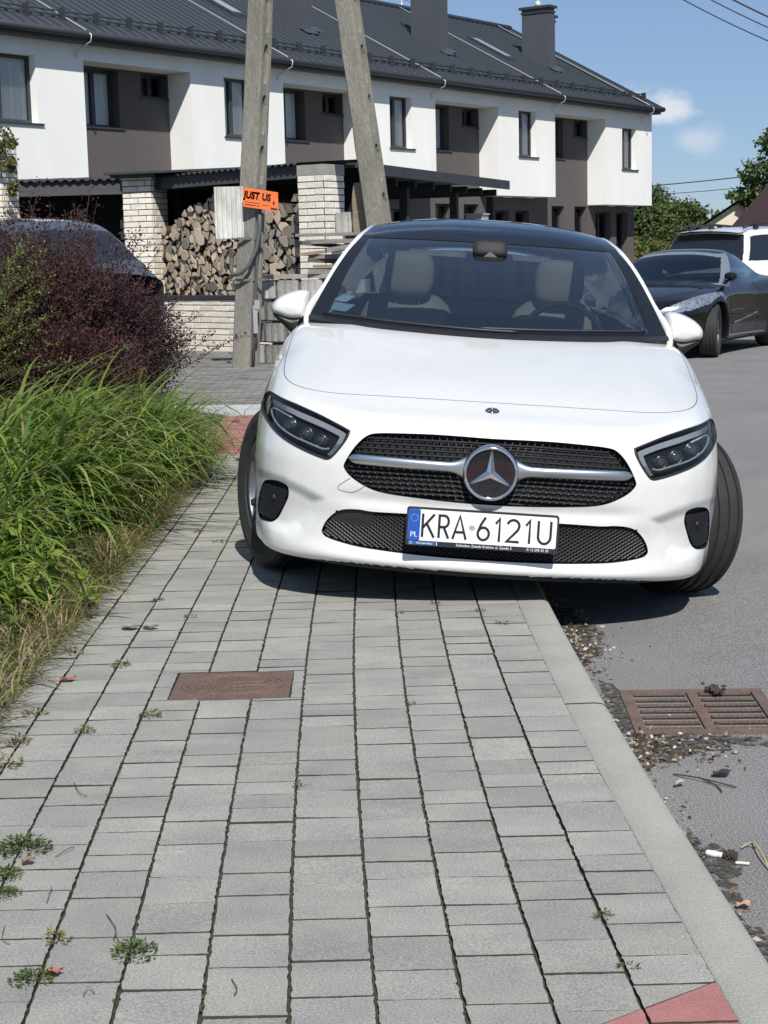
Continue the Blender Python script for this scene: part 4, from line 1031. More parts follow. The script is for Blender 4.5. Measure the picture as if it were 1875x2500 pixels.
# bright pin heads where the bars cross in the lower half
for zi, z in enumerate(np.arange(.436, .545, .0172)):
    q = np.array([(x + (z - .547) * .35 * np.sign(x), z - .012 * (x / .5) ** 2) for x in np.arange(-.60, .601, .0265)]); q = q[(sd_poly(q[:, 0], q[:, 1], GRd) < -.008) & (np.hypot(q[:, 0], q[:, 1] - .547) > .11)]
    if len(q):
        for (x, z_), y in zip(q, solve_y(q[:, 0], q[:, 1])): g.box((x, y + .0125, z_), (.0042, .003, .0042), mi=1)
g.build('grille_mesh', [mat('grille_black', (.020, .021, .023), .35), mat('pin_grey', (.24, .25, .26), .25, metal=.8)], grl)
# bright bars either side of the star
for s in (-1, 1):
    n = 26; P = []
    for i in range(n + 1):
        u = i / n; x = .085 + (.508 - .085) * u; tip = math.sqrt(max(0, 1 - max(0, (u - .90) / .10) ** 2)); fl = 1 + 1.3 * max(0, 1 - u / .16) ** 2
        hz = (.0195 + .001 * u) * max(tip, .02) * fl; zc = .558; row = []
        y = float(solve_y(np.array([min(x, .5)]), np.array([zc]))[0]) + .004
        for a in np.linspace(-math.pi * .5, math.pi * 1.5, 14, endpoint=False):
            c_, s_ = math.cos(a), math.sin(a); row.append((s * x, y - .016 * max(tip, .1) * max(-.4, s_) * (1.0) if s_ > -.5 else y + .006, zc + hz * c_ * (1 if s_ > -.5 else .9)))
        P.append(row)
    g = MB(); g.grid(P, closeu=True, flip=s > 0); g.build('grille_bar', M_SATIN, grl)
# star badge
T_ = Matrix.Translation((0, -.016, .547)); RX = Matrix.Rotation(rad(90), 4, 'X')
em = bpy.data.objects.new('emblem', None); COL.objects.link(em); em.parent = grl; em.matrix_local = T_ @ RX       # local z points forward
g = MB(); g.lathe([(.083, .0), (.084, .010), (.088, .015), (.094, .012), (.098, .004), (.100, -.03)], 72); g.build('ring', M_CHROME, em)
g = MB(); g.lathe([(.0, .004), (.06, .0045), (.083, .004)], 48); g.build('badge_glass', mat('badge_black', (.010, .011, .014), .04, spec=.7), em)
def star_arms(g, R_, w, z0, zr):
    for k in range(3):
        a = math.pi / 2 + k * 2 * math.pi / 3; d = Vector((math.cos(a), math.sin(a), 0)); n_ = Vector((-d.y, d.x, 0))
        b1 = Vector((math.cos(a + math.pi / 3), math.sin(a + math.pi / 3), 0)) * w; b2 = Vector((math.cos(a - math.pi / 3), math.sin(a - math.pi / 3), 0)) * w
        t = d * R_; z0v = Vector((0, 0, z0)); zc = Vector((0, 0, zr))
        t1, t2 = t + n_ * .0012, t - n_ * .0012
        g.add([zc, b1 + z0v, t1 + z0v, t + Vector((0, 0, z0 + .003)), t2 + z0v, b2 + z0v], [(0, 3, 2, 1), (0, 5, 4, 3)])
g = MB(); star_arms(g, .084, .0165, .006, .016); g.build('star', M_CHROME, em)
# small round bonnet badge
bp_ = onto_body([(0, .245, .745)])[0]; bn = Vector(body_normal([bp_])[0])
be = bpy.data.objects.new('bonnet_badge', None); COL.objects.link(be); be.parent = car; be.matrix_local = Matrix.Translation(bp_) @ bn.to_track_quat('Z', 'Y').to_matrix().to_4x4()
g = MB(); g.lathe([(0, .003), (.021, .003), (.022, .004), (.026, .002), (.027, -.004)], 36); g.build('badge', mat('badge_dark', (.035, .045, .055), .25, metal=.4), be)
g = MB(); g.lathe([(.0205, .0035), (.022, .0055), (.0235, .0035)], 36); star_arms(g, .0205, .0045, .0035, .0065); g.build('star', M_CHROME, be)
# ---- lower grille with diamond mesh
lgr = bpy.data.objects.new('lower_grille', None); COL.objects.link(lgr); lgr.parent = car
recess('surround', LGd, .035, M_PBLK, lgr); bm_obj(patch(LGd, 0, .038, .06), 'back_plate', M_UNDER, lgr)
g = MB(); tt = np.arange(-.12, .12, .006)
for s in (-1, 1):
    bars(g, LGd, [np.stack([x + tt * 1.25 * s, .305 + tt * .8], 1) for x in np.arange(-.80, .801, .0215)], .012, .0026, 4)
g.build('honeycomb_mesh', mat('mesh_black', (.028, .029, .031), .4), lgr)
sp = np.array([(-.555, .345), (-.545, .362), (-.505, .372), (-.40, .371), (-.415, .315), (-.50, .317), (-.563, .325)])
bm_obj(patch(np.repeat(sp, 2, 0) + 0.0, 0, .010, .03), 'sensor_panel', M_PBLK, lgr)
# ---- outer intakes
for s in (-1, 1):
    io = bpy.data.objects.new('side_intake', None); COL.objects.link(io); io.parent = car
    recess('surround', INTd, .03, M_PBLK, io, s); bm_obj(patch(INTd, .0, .032, .03), 'back_plate', M_UNDER, io, s)
    g = MB(); tt = np.arange(-.12, .12, .006)
    for q in (-1, 1): bars(g, INTd, [np.stack([x + tt * 1.3 * q, .345 + tt * .55], 1) for x in np.arange(.45, 1.1, .019)], .010, .0026, 4)
    if s < 0: g.v = [(-a, b, c) for a, b, c in g.v]; g.f = [f[::-1] for f in g.f]
    g.build('mesh_insert', M_PBLK, io); 
    g = MB(); q = solve_y(np.array([.782]), np.array([.365])); g.lathe([(0, -.005), (.011, -.004), (.013, .01)], 14, axis='Y', M=Matrix.Translation((s * .782, float(q[0]) + .008, .365))); g.build('parking_sensor', M_PBLK, io)
# ---- headlights: lens of the body surface, dark bucket, light guide, three lamps
for s in (-1, 1):
    m = (cls == 1) & (np.sign(fc[:, 0]) == s)
    ho = bpy.data.objects.new('headlight', None); COL.objects.link(ho); ho.parent = car
    sub_mesh('lens', bV, bQ[m], M_LENS, ho)
    bm_obj(patch(HLd, .034, 0, .03), 'bucket', mat('lamp_black', (.008, .0085, .010), .3), ho, s)
    a = outline3(HLd, s, -.0008); b = outline3(HLd, s, .036); g = MB(); g.grid([a, b], closeu=True); g.grid([b, a], closeu=True); g.build('lamp_rim', M_GBLK, ho)
    g = MB(); g.tube(np.vstack([a, a[:1]]), .0042, 6, caps=False); g.build('lamp_seal', M_PBLK, ho)
    def rel(pts, off):
        q = np.array(pts, float); y = solve_y(q[:, 0], q[:, 1]); p = np.stack([q[:, 0], y, q[:, 1]], 1); p = p - body_normal(p) * off; p[:, 0] *= s; return p
    top_o = densify([(.845, .718), (.785, .711), (.728, .703), (.622, .680), (.545, .655), (.523, .644)], False, 5); top_i = densify([(.845, .703), (.785, .695), (.728, .687), (.622, .662), (.565, .642), (.548, .634)], False, 5)
    inn_o = np.array([(.523, .644), (.533, .615), (.548, .590), (.566, .566), (.577, .558)]); inn_i = np.array([(.548, .634), (.558, .608), (.570, .588), (.584, .570), (.592, .561)])
    g = MB(); O_, I_ = rel(np.vstack([top_o, inn_o[1:]]), .010), rel(np.vstack([top_i, inn_i[1:]]), .016); g.grid([O_, I_]); g.grid([I_, O_])
    g.build('light_guide', mat('light_guide', (.24, .26, .29), .25, spec=.6), ho)
    g = MB(); g.tube(rel(densify([(.742, .676), (.79, .686), (.826, .688), (.836, .672), (.80, .640), (.735, .612), (.66, .592), (.612, .580), (.585, .583)], False, 5), .014), .0040, 7); g.build('light_strip', mat('light_strip', (.42, .44, .47), .25), ho)
    for k, (x, z, r) in enumerate(((.755, .650, .030), (.682, .628, .026), (.622, .608, .024))):
        c_ = rel([(x, z)], .020)[0]; nn = Vector(body_normal([rel([(x, z)], 0)[0] * np.array([s, 1, 1])])[0]); nn = Vector((nn.x * s, nn.y, nn.z)); fr_ = Vector((nn.x * .5, -1, nn.z * .5)).normalized()
        Mx = Matrix.Translation(c_) @ fr_.to_track_quat('Z', 'Y').to_matrix().to_4x4()
        g = MB(); g.lathe([(0, .006), (r * .4, .005), (r * .72, .001), (r * .8, -.004)], 20, M=Mx); g.build('projector_lens', mat('projector', (.03, .034, .04), .03, spec=.9, coat=1), ho)
        g = MB(); g.lathe([(r * .8, -.003), (r * .92, .002), (r, -.008), (r, -.02)], 20, M=Mx); g.build('projector_ring', mat('projector_ring', (.10, .105, .11), .25, metal=.7), ho)
# ---- panel gaps
def seam(name, pts, r=.0024, sgn=(1, -1), free='z', n=8, m=None, w=None):
    for s in sgn:
        q = densify(pts, False, n); p = onto_body(q); p = p - body_normal(p) * r * .35; p[:, 0] *= s
        g = MB(); g.tube(p, r, 6, caps=False); g.build(name, m or M_SEAM, car)
seam('bonnet_gap', [(.80, 1.50, .955), (.82, 1.2, .885), (.826, 1.07, .862), (.8195, .887, .831), (.812, .76, .81), (.80, .66, .795), (.775, .565, .78), (.732, .483, .77), (.65, .41, .762), (.56, .37, .76), (.44, .35, .76), (.287, .336, .763), (.12, .332, .764), (0, .332, .764)], r=.0019)
seam('tow_cover_gap', [(-.490, .075, .487), (-.525, .09, .461), (-.533, .095, .448), (-.523, .09, .440), (-.48, .075, .438), (-.435, .06, .466)], .0014, (1,))
seam('door_gap', [(.80, 1.62, .95), (.86, 1.60, .80), (.885, 1.62, .6), (.86, 1.66, .3), (.83, 1.7, .22)]); seam('door_gap', [(.80, 2.62, .97), (.885, 2.64, .65), (.85, 2.62, .25)]); seam('door_gap', [(.80, 3.48, 1.0), (.89, 3.36, .7), (.88, 3.20, .5), (.85, 3.12, .25)])
seam('bumper_gap', [(.885, .70, .69), (.905, .69, .66), (.915, .66, .62), (.915, .645, .585)], .002)
# ---- licence plate with its frame
pl_ = bpy.data.objects.new('licence_plate', None); COL.objects.link(pl_); pl_.parent = car
pl_.matrix_local = Matrix.Translation((-.0165, -.022, .3445)) @ Matrix.Rotation(rad(90), 4, 'X') @ Matrix.Rotation(rad(-4), 4, 'X')   # local x across, y up, z forward
def rrect(w0, w1, h0, h1, r, n=5):
    out = []
    for cx_, cy_, a0 in ((w1 - r, h1 - r, 0), (w0 + r, h1 - r, 90), (w0 + r, h0 + r, 180), (w1 - r, h0 + r, 270)):
        out += [(cx_ + r * math.cos(rad(a0 + 90 * k / n)), cy_ + r * math.sin(rad(a0 + 90 * k / n))) for k in range(n + 1)]
    return out
M_INKP = mat('plate_ink', (.008, .008, .009), .5); M_PW = mat('plate_white', (.74, .75, .76), .4, var=.04, vscale=30); M_PBLUE = mat('plate_blue', (.012, .075, .36), .4); M_TXTW = mat('plate_text', (.75, .76, .78), .5)
g = MB(); g.prism(rrect(-.2675, .2675, -.0675, .0675, .009), -.014, .0085, mis=0); g.build('plate_frame', M_PBLK, pl_)
g = MB(); g.prism(rrect(-.2605, .2605, -.0495, .0605, .006), .0085, .0100); g.build('plate_face', M_PW, pl_)
g = MB(); g.prism(rrect(-.2603, -.2185, -.0494, .0604, .005), .0100, .0106); g.build('country_band', M_PBLUE, pl_)
g = MB(); g.prism(rrect(-.2560, -.1600, -.0645, -.0520, .003), .0085, .0092); g.build('dealer_band', mat('dealer_blue', (.03, .10, .26), .4), pl_); g = MB(); g.prism(rrect(-.1575, -.1555, -.0645, -.0520, .0008), .0085, .0095); g.build('divider', M_TXTW, pl_)
def stroke(g, pts, w, z0=.0100, z1=.0112):
    """A letter stroke of even width as a thin raised ribbon with round joints."""
    P = [np.array(p, float) for p in pts]; P = [p for i, p in enumerate(P) if i == 0 or np.linalg.norm(p - P[i - 1]) > 1e-5]; L_, R_ = [], []
    for i, p in enumerate(P):
        a = P[i] - P[i - 1] if i > 0 else P[i + 1] - P[i]; b = P[i + 1] - P[i] if i < len(P) - 1 else a
        a = a / (np.linalg.norm(a) + 1e-9); b = b / (np.linalg.norm(b) + 1e-9); t = a + b; t = t / (np.linalg.norm(t) + 1e-9); n_ = np.array([-t[1], t[0]]); k = w / 2 / max(.5, float(n_ @ np.array([-a[1], a[0]])))
        L_.append(p + n_ * k); R_.append(p - n_ * k)
    m = len(P); v = [(*p, z1) for p in L_] + [(*p, z1) for p in R_] + [(*p, z0) for p in L_] + [(*p, z0) for p in R_]; f = []
    for i in range(m - 1): f += [(i, m + i, m + i + 1, i + 1), (2 * m + i, i, i + 1, 2 * m + i + 1), (m + i, 3 * m + i, 3 * m + i + 1, m + i + 1)]
    f += [(0, 2 * m, 3 * m, m), (m - 1, 2 * m - 1, 4 * m - 1, 3 * m - 1)]; g.add(v, f)
def arc(cx_, cy_, rx, ry, a0, a1, n=14): return [(cx_ + rx * math.cos(rad(a0 + (a1 - a0) * k / n)), cy_ + ry * math.sin(rad(a0 + (a1 - a0) * k / n))) for k in range(n + 1)]
GLY = {'K': [[(.06, 0), (.06, 1)], [(.94, 1), (.08, .40)], [(.36, .60), (.96, 0)]],
       'R': [[(.07, 0), (.07, .965), (.5, .965)] + arc(.5, .72, .42, .245, 90, -90) + [(.07, .475)], [(.5, .475), (.95, 0)]],
       'A': [[(.03, 0), (.5, .985), (.97, 0)], [(.2, .30), (.8, .30)]],
       '6': [arc(.5, .30, .43, .265, 150, -210, 26)[:], [(.08, .36), (.30, .70), (.62, 1)]],
       '1': [[(.12, .76), (.62, .985), (.62, 0)]],
       '2': [arc(.5, .72, .42, .245, 165, -25) + [(.80, .52), (.07, .04), (.95, .04)]],
       'U': [[(.07, 1), (.07, .34)] + arc(.5, .34, .43, .305, 180, 360) + [(.93, 1)]]}
for ch, a, b in (('K', .103, .189), ('R', .212, .284), ('A', .305, .398), ('6', .466, .551), ('1', .582, .632), ('2', .657, .749), ('1', .780, .830), ('U', .861, .956)):
    x0, x1 = -.2675 + .535 * a, -.2675 + .535 * b; g = MB()
    for st_ in GLY[ch]: stroke(g, [(x0 + (x1 - x0) * p[0], -.0395 + .086 * p[1] * .96 + .003) for p in st_], .0088)
    g.build('character', M_INKP, pl_)
g = MB(); g.prism([(-.0360 + .011 * math.cos(k * math.pi / 8), .006 + .010 * math.sin(k * math.pi / 8)) for k in range(16)], .0100, .0104); g.build('legal_sticker', mat('hologram', (.72, .66, .48), .25, metal=.5, var=.4, vscale=200), pl_)
text_mesh('country_code', 'PL', .026, M_TXTW, pl_, Matrix.Translation((-.2394, -.029, .0107))); text_mesh('country_code', 'PL', .026, M_TXTW, pl_, Matrix.Translation((-.2386, -.029, .0107)))
g = MB()
for k in range(12):
    a = k * math.pi / 6; cxy = (-.239 + .0125 * math.cos(a), .030 + .0125 * math.sin(a))
    g.add([(cxy[0] + (.0024 if j % 2 == 0 else .001) * math.cos(math.pi / 2 + j * math.pi / 5), cxy[1] + (.0024 if j % 2 == 0 else .001) * math.sin(math.pi / 2 + j * math.pi / 5), .0108) for j in range(10)], [tuple(range(10))])
g.build('star_circle', mat('euro_star', (.30, .36, .42), .5), pl_)
text_mesh('dealer_name', 'Mercedes-Benz', .0095, M_TXTW, pl_, Matrix.Translation((-.2000, -.0584, .0093)), sx=.95); g = MB(); g.tube([(-.2485 + .0045 * math.cos(k * math.pi / 8), -.0582 + .0045 * math.sin(k * math.pi / 8), .0094) for k in range(17)], .0006, 4); g.build('dealer_mark', M_TXTW, pl_)
text_mesh('dealer_address', 'Sobiesław Zasada Kraków ul. Zawiła 3', .0128, M_TXTW, pl_, Matrix.Translation((.0095, -.0584, .0093)), sx=.99, align='CENTER'); text_mesh('dealer_phone', '© 12 290 42 20', .0128, M_TXTW, pl_, Matrix.Translation((.198, -.0584, .0093)), sx=.95)
# ---- wheels
def make_wheel(name, R_, w, parent, M, spokes=5, rim=None, dark=None):
    wo = bpy.data.objects.new(name, None); COL.objects.link(wo); wo.parent = parent; wo.matrix_local = M        # local x = outward
    h = w / 2; g = MB(); pr = [(R_ * .66, -h * .8), (R_ * .70, -h * .95), (R_ * .84, -h * 1.06), (R_ * .95, -h * .98), (R_ * .985, -h * .86)]
    gr = [-.62, -.22, .22, .62]; x = -.80
    tr = []
    for q in gr: tr += [(R_, h * (q - .09)), (R_ - .008, h * (q - .075)), (R_ - .008, h * (q + .075)), (R_, h * (q + .09))]
    pr += [(R_ * .994, -h * .78)] + tr + [(R_ * .994, h * .78), (R_ * .985, h * .86), (R_ * .95, h * .98), (R_ * .84, h * 1.06), (R_ * .70, h * .95), (R_ * .66, h * .8)]
    g.lathe(pr, 72, axis='X', smooth=False); n_ = len(g.f); 
    for k in range(72):                      # lateral sipes on the shoulders
        a = 2 * math.pi * (k + .5) / 72
        for sx_ in (-1, 1):
            c_ = Vector((sx_ * h * .80, (R_ * .9825) * math.cos(a), (R_ * .9825) * math.sin(a))); Rm = Matrix.Rotation(a, 3, 'X')
            g.box(c_, (h * .055, .0070, .0034), M=Rm, mi=1)
    g.build('tyre', [M_TYRE, M_UNDER], wo)
    g = MB(); r0 = R_ * .665; g.lathe([(r0, -h * .8), (r0 * .93, -h * .5), (r0 * .90, h * .2), (r0 * .95, h * .72), (r0 * 1.015, h * .84), (r0 * 1.01, h * .9), (r0 * .955, h * .86)], 48, axis='X'); ro = g.build('rim', rim or M_RIM, wo)
    g = MB(); g.lathe([(0, -.01), (r0 * .92, -.01)], 40, axis='X'); g.lathe([(.05, 0), (.16, 0), (.16, -.02), (.05, -.02)], 30, axis='X'); g.build('brake_disc', M_RIMD, wo)
    g = MB()
    for k in range(spokes):
        for q in (-.17, .17):
            a = 2 * math.pi * k / spokes; aa = a + q * .4; ab = a + q
            P = []
            for t in np.linspace(0, 1, 6):
                r = lerp(.045, r0 * .97, t); an = lerp(aa, ab, t); wd_ = lerp(.016, .013, t); xo = h * lerp(.62, .80, t ** 1.5)
                d = Vector((0, math.cos(an), math.sin(an))); n_ = Vector((0, -math.sin(an), math.cos(an)))
                P.append([tuple(d * r + n_ * wd_ + Vector((xo - .02, 0, 0))), tuple(d * r + n_ * wd_ * .8 + Vector((xo, 0, 0))), tuple(d * r - n_ * wd_ * .8 + Vector((xo, 0, 0))), tuple(d * r - n_ * wd_ + Vector((xo - .02, 0, 0)))])
            g.grid(P, smooth=False, flip=False); g.grid(P, smooth=False, flip=True)
    g.lathe([(0, h * .70), (.03, h * .70), (.045, h * .62), (.05, h * .4)], 20, axis='X'); g.build('spokes', rim or M_RIM, wo)
    return wo
STEER = rad(26)
for x, y, st_ in ((-.785, .87, STEER), (.785, .87, STEER), (-.785, 3.60, 0), (.785, 3.60, 0)):
    flip = Matrix.Rotation(math.pi, 4, 'Z') if x < 0 else Matrix.Identity(4)
    make_wheel('wheel', .325, .215, car, Matrix.Translation((x, y, .325)) @ Matrix.Rotation(st_, 4, 'Z') @ flip)
# ---- greenhouse
EI = _sp([(0, .783), (.28, .733), (.55, .684), (.80, .634), (1, .600)])
EY = [(0, 1.49), (.28, 1.69), (.55, 1.87), (.80, 2.04), (1, 2.17)]; EZ = [(0, .986), (.28, 1.112), (.55, 1.220), (.80, 1.310), (1, 1.358)]
fEY, fEZ = _sp(EY), _sp(EZ); CY_ = _sp([(0, 1.27), (.5, 1.68), (1, 2.10)]); CZ_ = _sp([(0, .962), (.5, 1.185), (1, 1.372)])
def ws(s, t):
    """windscreen surface: s -1..1 across, t 0..1 from cowl to header"""
    k = s * s; return np.array([EI(t) * s, CY_(t) + (fEY(t) - CY_(t)) * k, CZ_(t) + (fEZ(t) - CZ_(t)) * (k ** 1.2)], float)
def ws_patch(s0, s1, t0, t1, off=0.0, ns=24, nt=16, fs=None):
    P = [[ws(lerp(s0, s1, i / ns), lerp(t0, t1, j / nt)) + np.array([0, -off * .6, off * .8]) for i in range(ns + 1)] for j in range(nt + 1)]
    return P
g = MB(); g.grid(ws_patch(-.985, .985, -.0, 1.0)); g.build('windscreen', M_WS, car)
g = MB()
g.grid(ws_patch(-1, 1, 0.0, .065, .0025, 30, 3)); g.grid(ws_patch(-1, 1, .955, 1.0, .0025, 30, 2))
for s in (-1, 1): g.grid([[ws(s * (1 - w * (1 if k else 0)), t) + np.array([0, -.0016, .002]) for k, w in ((0, 0), (1, .098 - .03 * t))] for t in np.linspace(.0, 1, 16)], flip=s < 0)
o = g.build('windscreen_border', M_GBLK, car)
OUT = [(1.40, .835, .925), (1.5, .805, .988), (1.72, .748, 1.124), (1.93, .690, 1.250), (2.1, .638, 1.335), (2.3, .600, 1.383), (2.6, .582, 1.410), (3.0, .578, 1.410), (3.5, .572, 1.37), (3.9, .565, 1.312), (4.15, .55, 1.26)]
OUT = [(1.30, .76, .78), (1.40, .785, .87), (1.455, .800, .945)] + OUT[1:]
INN = [(a, b - .024, c + .006) for a, b, c in OUT]
def side_curve(tab, y): return np.array([_sp([(a[0], a[1]) for a in tab])(y), y, _sp([(a[0], a[2]) for a in tab])(y)], float)
ROOFZ = _sp([(2.05, 1.352), (2.1, 1.372), (2.3, 1.427), (2.5, 1.459), (2.75, 1.476), (3.1, 1.470), (3.5, 1.435), (3.9, 1.375), (4.15, 1.32)])
ROOFX = _sp([(2.05, .61), (2.21, .592), (2.4, .568), (2.8, .552), (3.4, .545), (4.0, .53), (4.2, .52)])
def roofp_old(s, y):
    k = s * s; dy = .11 * k * max(0, 1 - (y - 2.1) / 1.0); yy = y + dy; return np.array([float(ROOFX(yy)) * s, yy, float(ROOFZ(y)) - (.010 + .030 * min(1, (y - 2.1) / .4)) * k ** 1.5], float)
def roofp(s, y):
    k = s * s; yy = y + .07 * k * max(0, 1 - (y - 2.1) / .8); e = side_curve(INN, yy); zc = float(ROOFZ(y)); return np.array([e[0] * s, yy, zc + (e[2] - zc) * abs(s) ** 2.6], float)
ry = np.concatenate([np.linspace(2.1, 2.6, 9), np.linspace(2.7, 4.15, 12)])
g = MB(); g.grid([[roofp(s, y) for s in np.linspace(-1, 1, 25)] for y in ry]); g.build('roof', glass_mat('roof_glass', tint=(.24, .26, .28), refl=1.0, ior=1.5, rtint=(.8, .88, .95)), car)
BX = _sp([(1.4, .835), (1.6, .812), (2.5, .802), (3.5, .79), (4.2, .74)]); BZ = _sp([(1.4, .93), (1.55, .955), (1.9, .972), (2.6, .985), (3.3, 1.0), (3.7, 1.02), (4.2, 1.06)])
yy = np.concatenate([np.linspace(1.32, 2.4, 20), np.linspace(2.5, 4.15, 14)])
for s in (-1, 1):
    sc = np.array([s, 1, 1.0]); P = []
    for y in yy:
        a, b = side_curve(INN, y + .0), side_curve(OUT, y); m_ = (a + b) / 2 + np.array([.004, -.003, .004]); dn = b + np.array([-.006, 0, -.034 - .02 * (y < 1.9)]); ii_ = a + np.array([-.004, .0, -.03])
        P.append([ii_ * sc, a * sc, (a * .7 + b * .3 + np.array([.002, -.002, .003])) * sc, m_ * sc, (a * .25 + b * .75 + np.array([.003, -.001, .003])) * sc, b * sc, dn * sc])
    g = MB(); g.grid(P, flip=s > 0); g.build('roof_pillar', M_PAINT, car)
    # side windows and the dark post between the doors
    def sidep(y, v, off=0.0):
        t = side_curve(OUT, y) + np.array([-.004, 0, -.03]); b = np.array([float(BX(y)), y, float(BZ(y))]); p = b + (t - b) * v; p[0] += .018 * math.sin(math.pi * v) + off; return p * sc
    for y0, y1 in ((1.55, 2.56), (2.64, 3.52)):
        g = MB(); g.grid([[sidep(y, v) for v in np.linspace(0, 1, 7)] for y in np.linspace(y0, y1, 14)], flip=s < 0); g.build('side_window', M_SIDEG, car)
    g = MB(); g.grid([[sidep(y, v, .003) for v in np.linspace(-.03, 1, 6)] for y in (2.54, 2.66)], flip=s < 0); g.grid([[sidep(y, v, -.02) for v in np.linspace(-.03, 1, 6)] for y in (2.50, 2.70)], flip=s > 0); g.build('door_post', M_GBLK, car)
    g = MB(); g.grid([[sidep(y, v) for v in np.linspace(-.05, 1, 6)] for y in np.linspace(3.52, 4.15, 6)] + [[(s * .72, 4.34, 1.0 + .2 * k / 5) if k < 3 else tuple(np.array([.56 * s, 4.15, 1.24])) for k in range(6)]], flip=s < 0); g.build('rear_pillar', M_PAINT, car)
    # mirror: white cap, black lower housing and foot
    mo = bpy.data.objects.new('wing_mirror', None); COL.objects.link(mo); mo.parent = car
    cap = densify([(.804, .970), (.885, .959), (.962, .982), (.976, 1.006), (.968, 1.033), (.938, 1.062), (.890, 1.086), (.842, 1.098), (.812, 1.094), (.801, 1.074), (.801, 1.02)], n=3, sharp=(0,)); cc = np.array([.875, 1.02])
    def dome(P, c_, y0, dep, k=9, pw=.55):
        rows = []
        for i in range(k + 1):
            th = i / k * math.pi / 2; r = math.cos(th) ** pw; rows.append([(s * (c_[0] + (p[0] - c_[0]) * r), y0 - dep * math.sin(th), c_[1] + (p[1] - c_[1]) * r) for p in P])
        return rows
    g = MB(); g.grid(dome(cap, cc, 1.80, .105, 10, .42), closeu=True, flip=s < 0); g.grid([[(s * p[0], 1.83, p[1]) for p in cap], [(s * p[0], 1.80, p[1]) for p in cap]], closeu=True, flip=s < 0); g.build('mirror_cap', M_PAINT, mo)
    low = densify([(.806, .978), (.88, .973), (.964, .990), (.960, .968), (.918, .934), (.872, .894), (.845, .886), (.818, .915)], n=3)
    g = MB(); g.grid(dome(low, np.array([.875, .945]), 1.80, .09), closeu=True, flip=s < 0); g.tube([(s * .858, 1.76, .945), (s * .83, 1.73, .925), (s * .79, 1.70, .905)], [.035, .03, .03], 10); g.build('mirror_housing', M_PBLK, mo)
    g = MB(); g.add([(s * p[0], 1.832, p[1]) for p in cap], [tuple(range(len(cap)))]); g.build('mirror_glass', M_CHROME, mo)
    g = MB(); g.grid([[sidep(y, v, .004) for v in np.linspace(-.04, min(1, .0 + .45 * (y - 1.42) / .2), 4)] for y in np.linspace(1.44, 1.62, 4)], flip=s < 0); g.build('mirror_triangle', M_GBLK, mo)
    # door handles
    for y in (2.42, 3.28):
        p = onto_body([(.89, y, .83)])[0]; g = MB(); g.tube([(s * (p[0] - .005), y - .09, p[2]), (s * (p[0] + .022), y - .06, p[2]), (s * (p[0] + .024), y + .06, p[2] + .003), (s * (p[0] - .005), y + .09, p[2] + .003)], .012, 8); g.build('door_handle', M_PAINT, car)
g = MB(); g.grid([[(x, 4.15 + .20 * (1 - v) + .0, 1.0 + .28 * v) for x in np.linspace(-.6 + .08 * v, .6 - .08 * v, 8)] for v in np.linspace(0, 1, 4)], flip=True); g.build('rear_window', M_SIDEG, car)
g = MB(); g.grid([[(x, y, 1.305 - .02 * (y - 4.1) / .15) for x in np.linspace(-.55, .55, 8)] for y in (4.05, 4.3)]); g.build('spoiler', M_PAINT, car)
for s in (-1, 1):
    q = onto_body([(s * x, y, z) for x, y, z in ((.80, 4.22, .86), (.60, 4.35, .84), (.60, 4.36, .76), (.83, 4.15, .74))]); g = MB(); n_ = body_normal(q); g.add(q + n_ * .006, [(0, 1, 2, 3)]); g.add(q + n_ * .006, [(3, 2, 1, 0)]); g.build('tail_light', mat('tail_red', (.25, .01, .01), .15), car)
# cowl and wipers
g = MB(); P = []
for s_ in np.linspace(-1, 1, 25):
    a = ws(s_, .02); P.append([a + np.array([0, -.075, -.012]), a + np.array([0, -.03, .004]), a + np.array([0, .02, .006])])
g.grid(P, flip=False); g.build('cowl', M_PBLK, car)
for pts in ([(-.70, .03), (-.55, .035), (-.40, .03), (-.1, .022), (.12, .02)], [(-.05, .035), (.2, .045), (.45, .05), (.66, .045)]):
    g = MB(); q = [ws(a / .76, t) + np.array([0, -.018, .016]) for a, t in pts]; g.tube(densify(q, False, 5), .0075, 6); g.build('wiper', M_PBLK, car)
# windscreen stickers
for s0, s1, t0, t1, nm in ((-.935, -.815, .105, .175, 'toll_sticker'), (-.915, -.835, .19, .255, 'registration_sticker')):
    g = MB(); sk = .02; g.grid([[ws(lerp(s0, s1, i / 3) + sk * j, lerp(t0, t1, j / 2)) + np.array([0, .002, -.003]) for i in range(4)] for j in range(3)]); o = g.build(nm, mat('sticker_' + nm[:4], (.55, .66, .70) if nm[0] == 't' else (.30, .52, .72), .5, var=.5, vscale=70, col2=(.30, .45, .55) if nm[0] == 't' else (.7, .75, .78)), car)
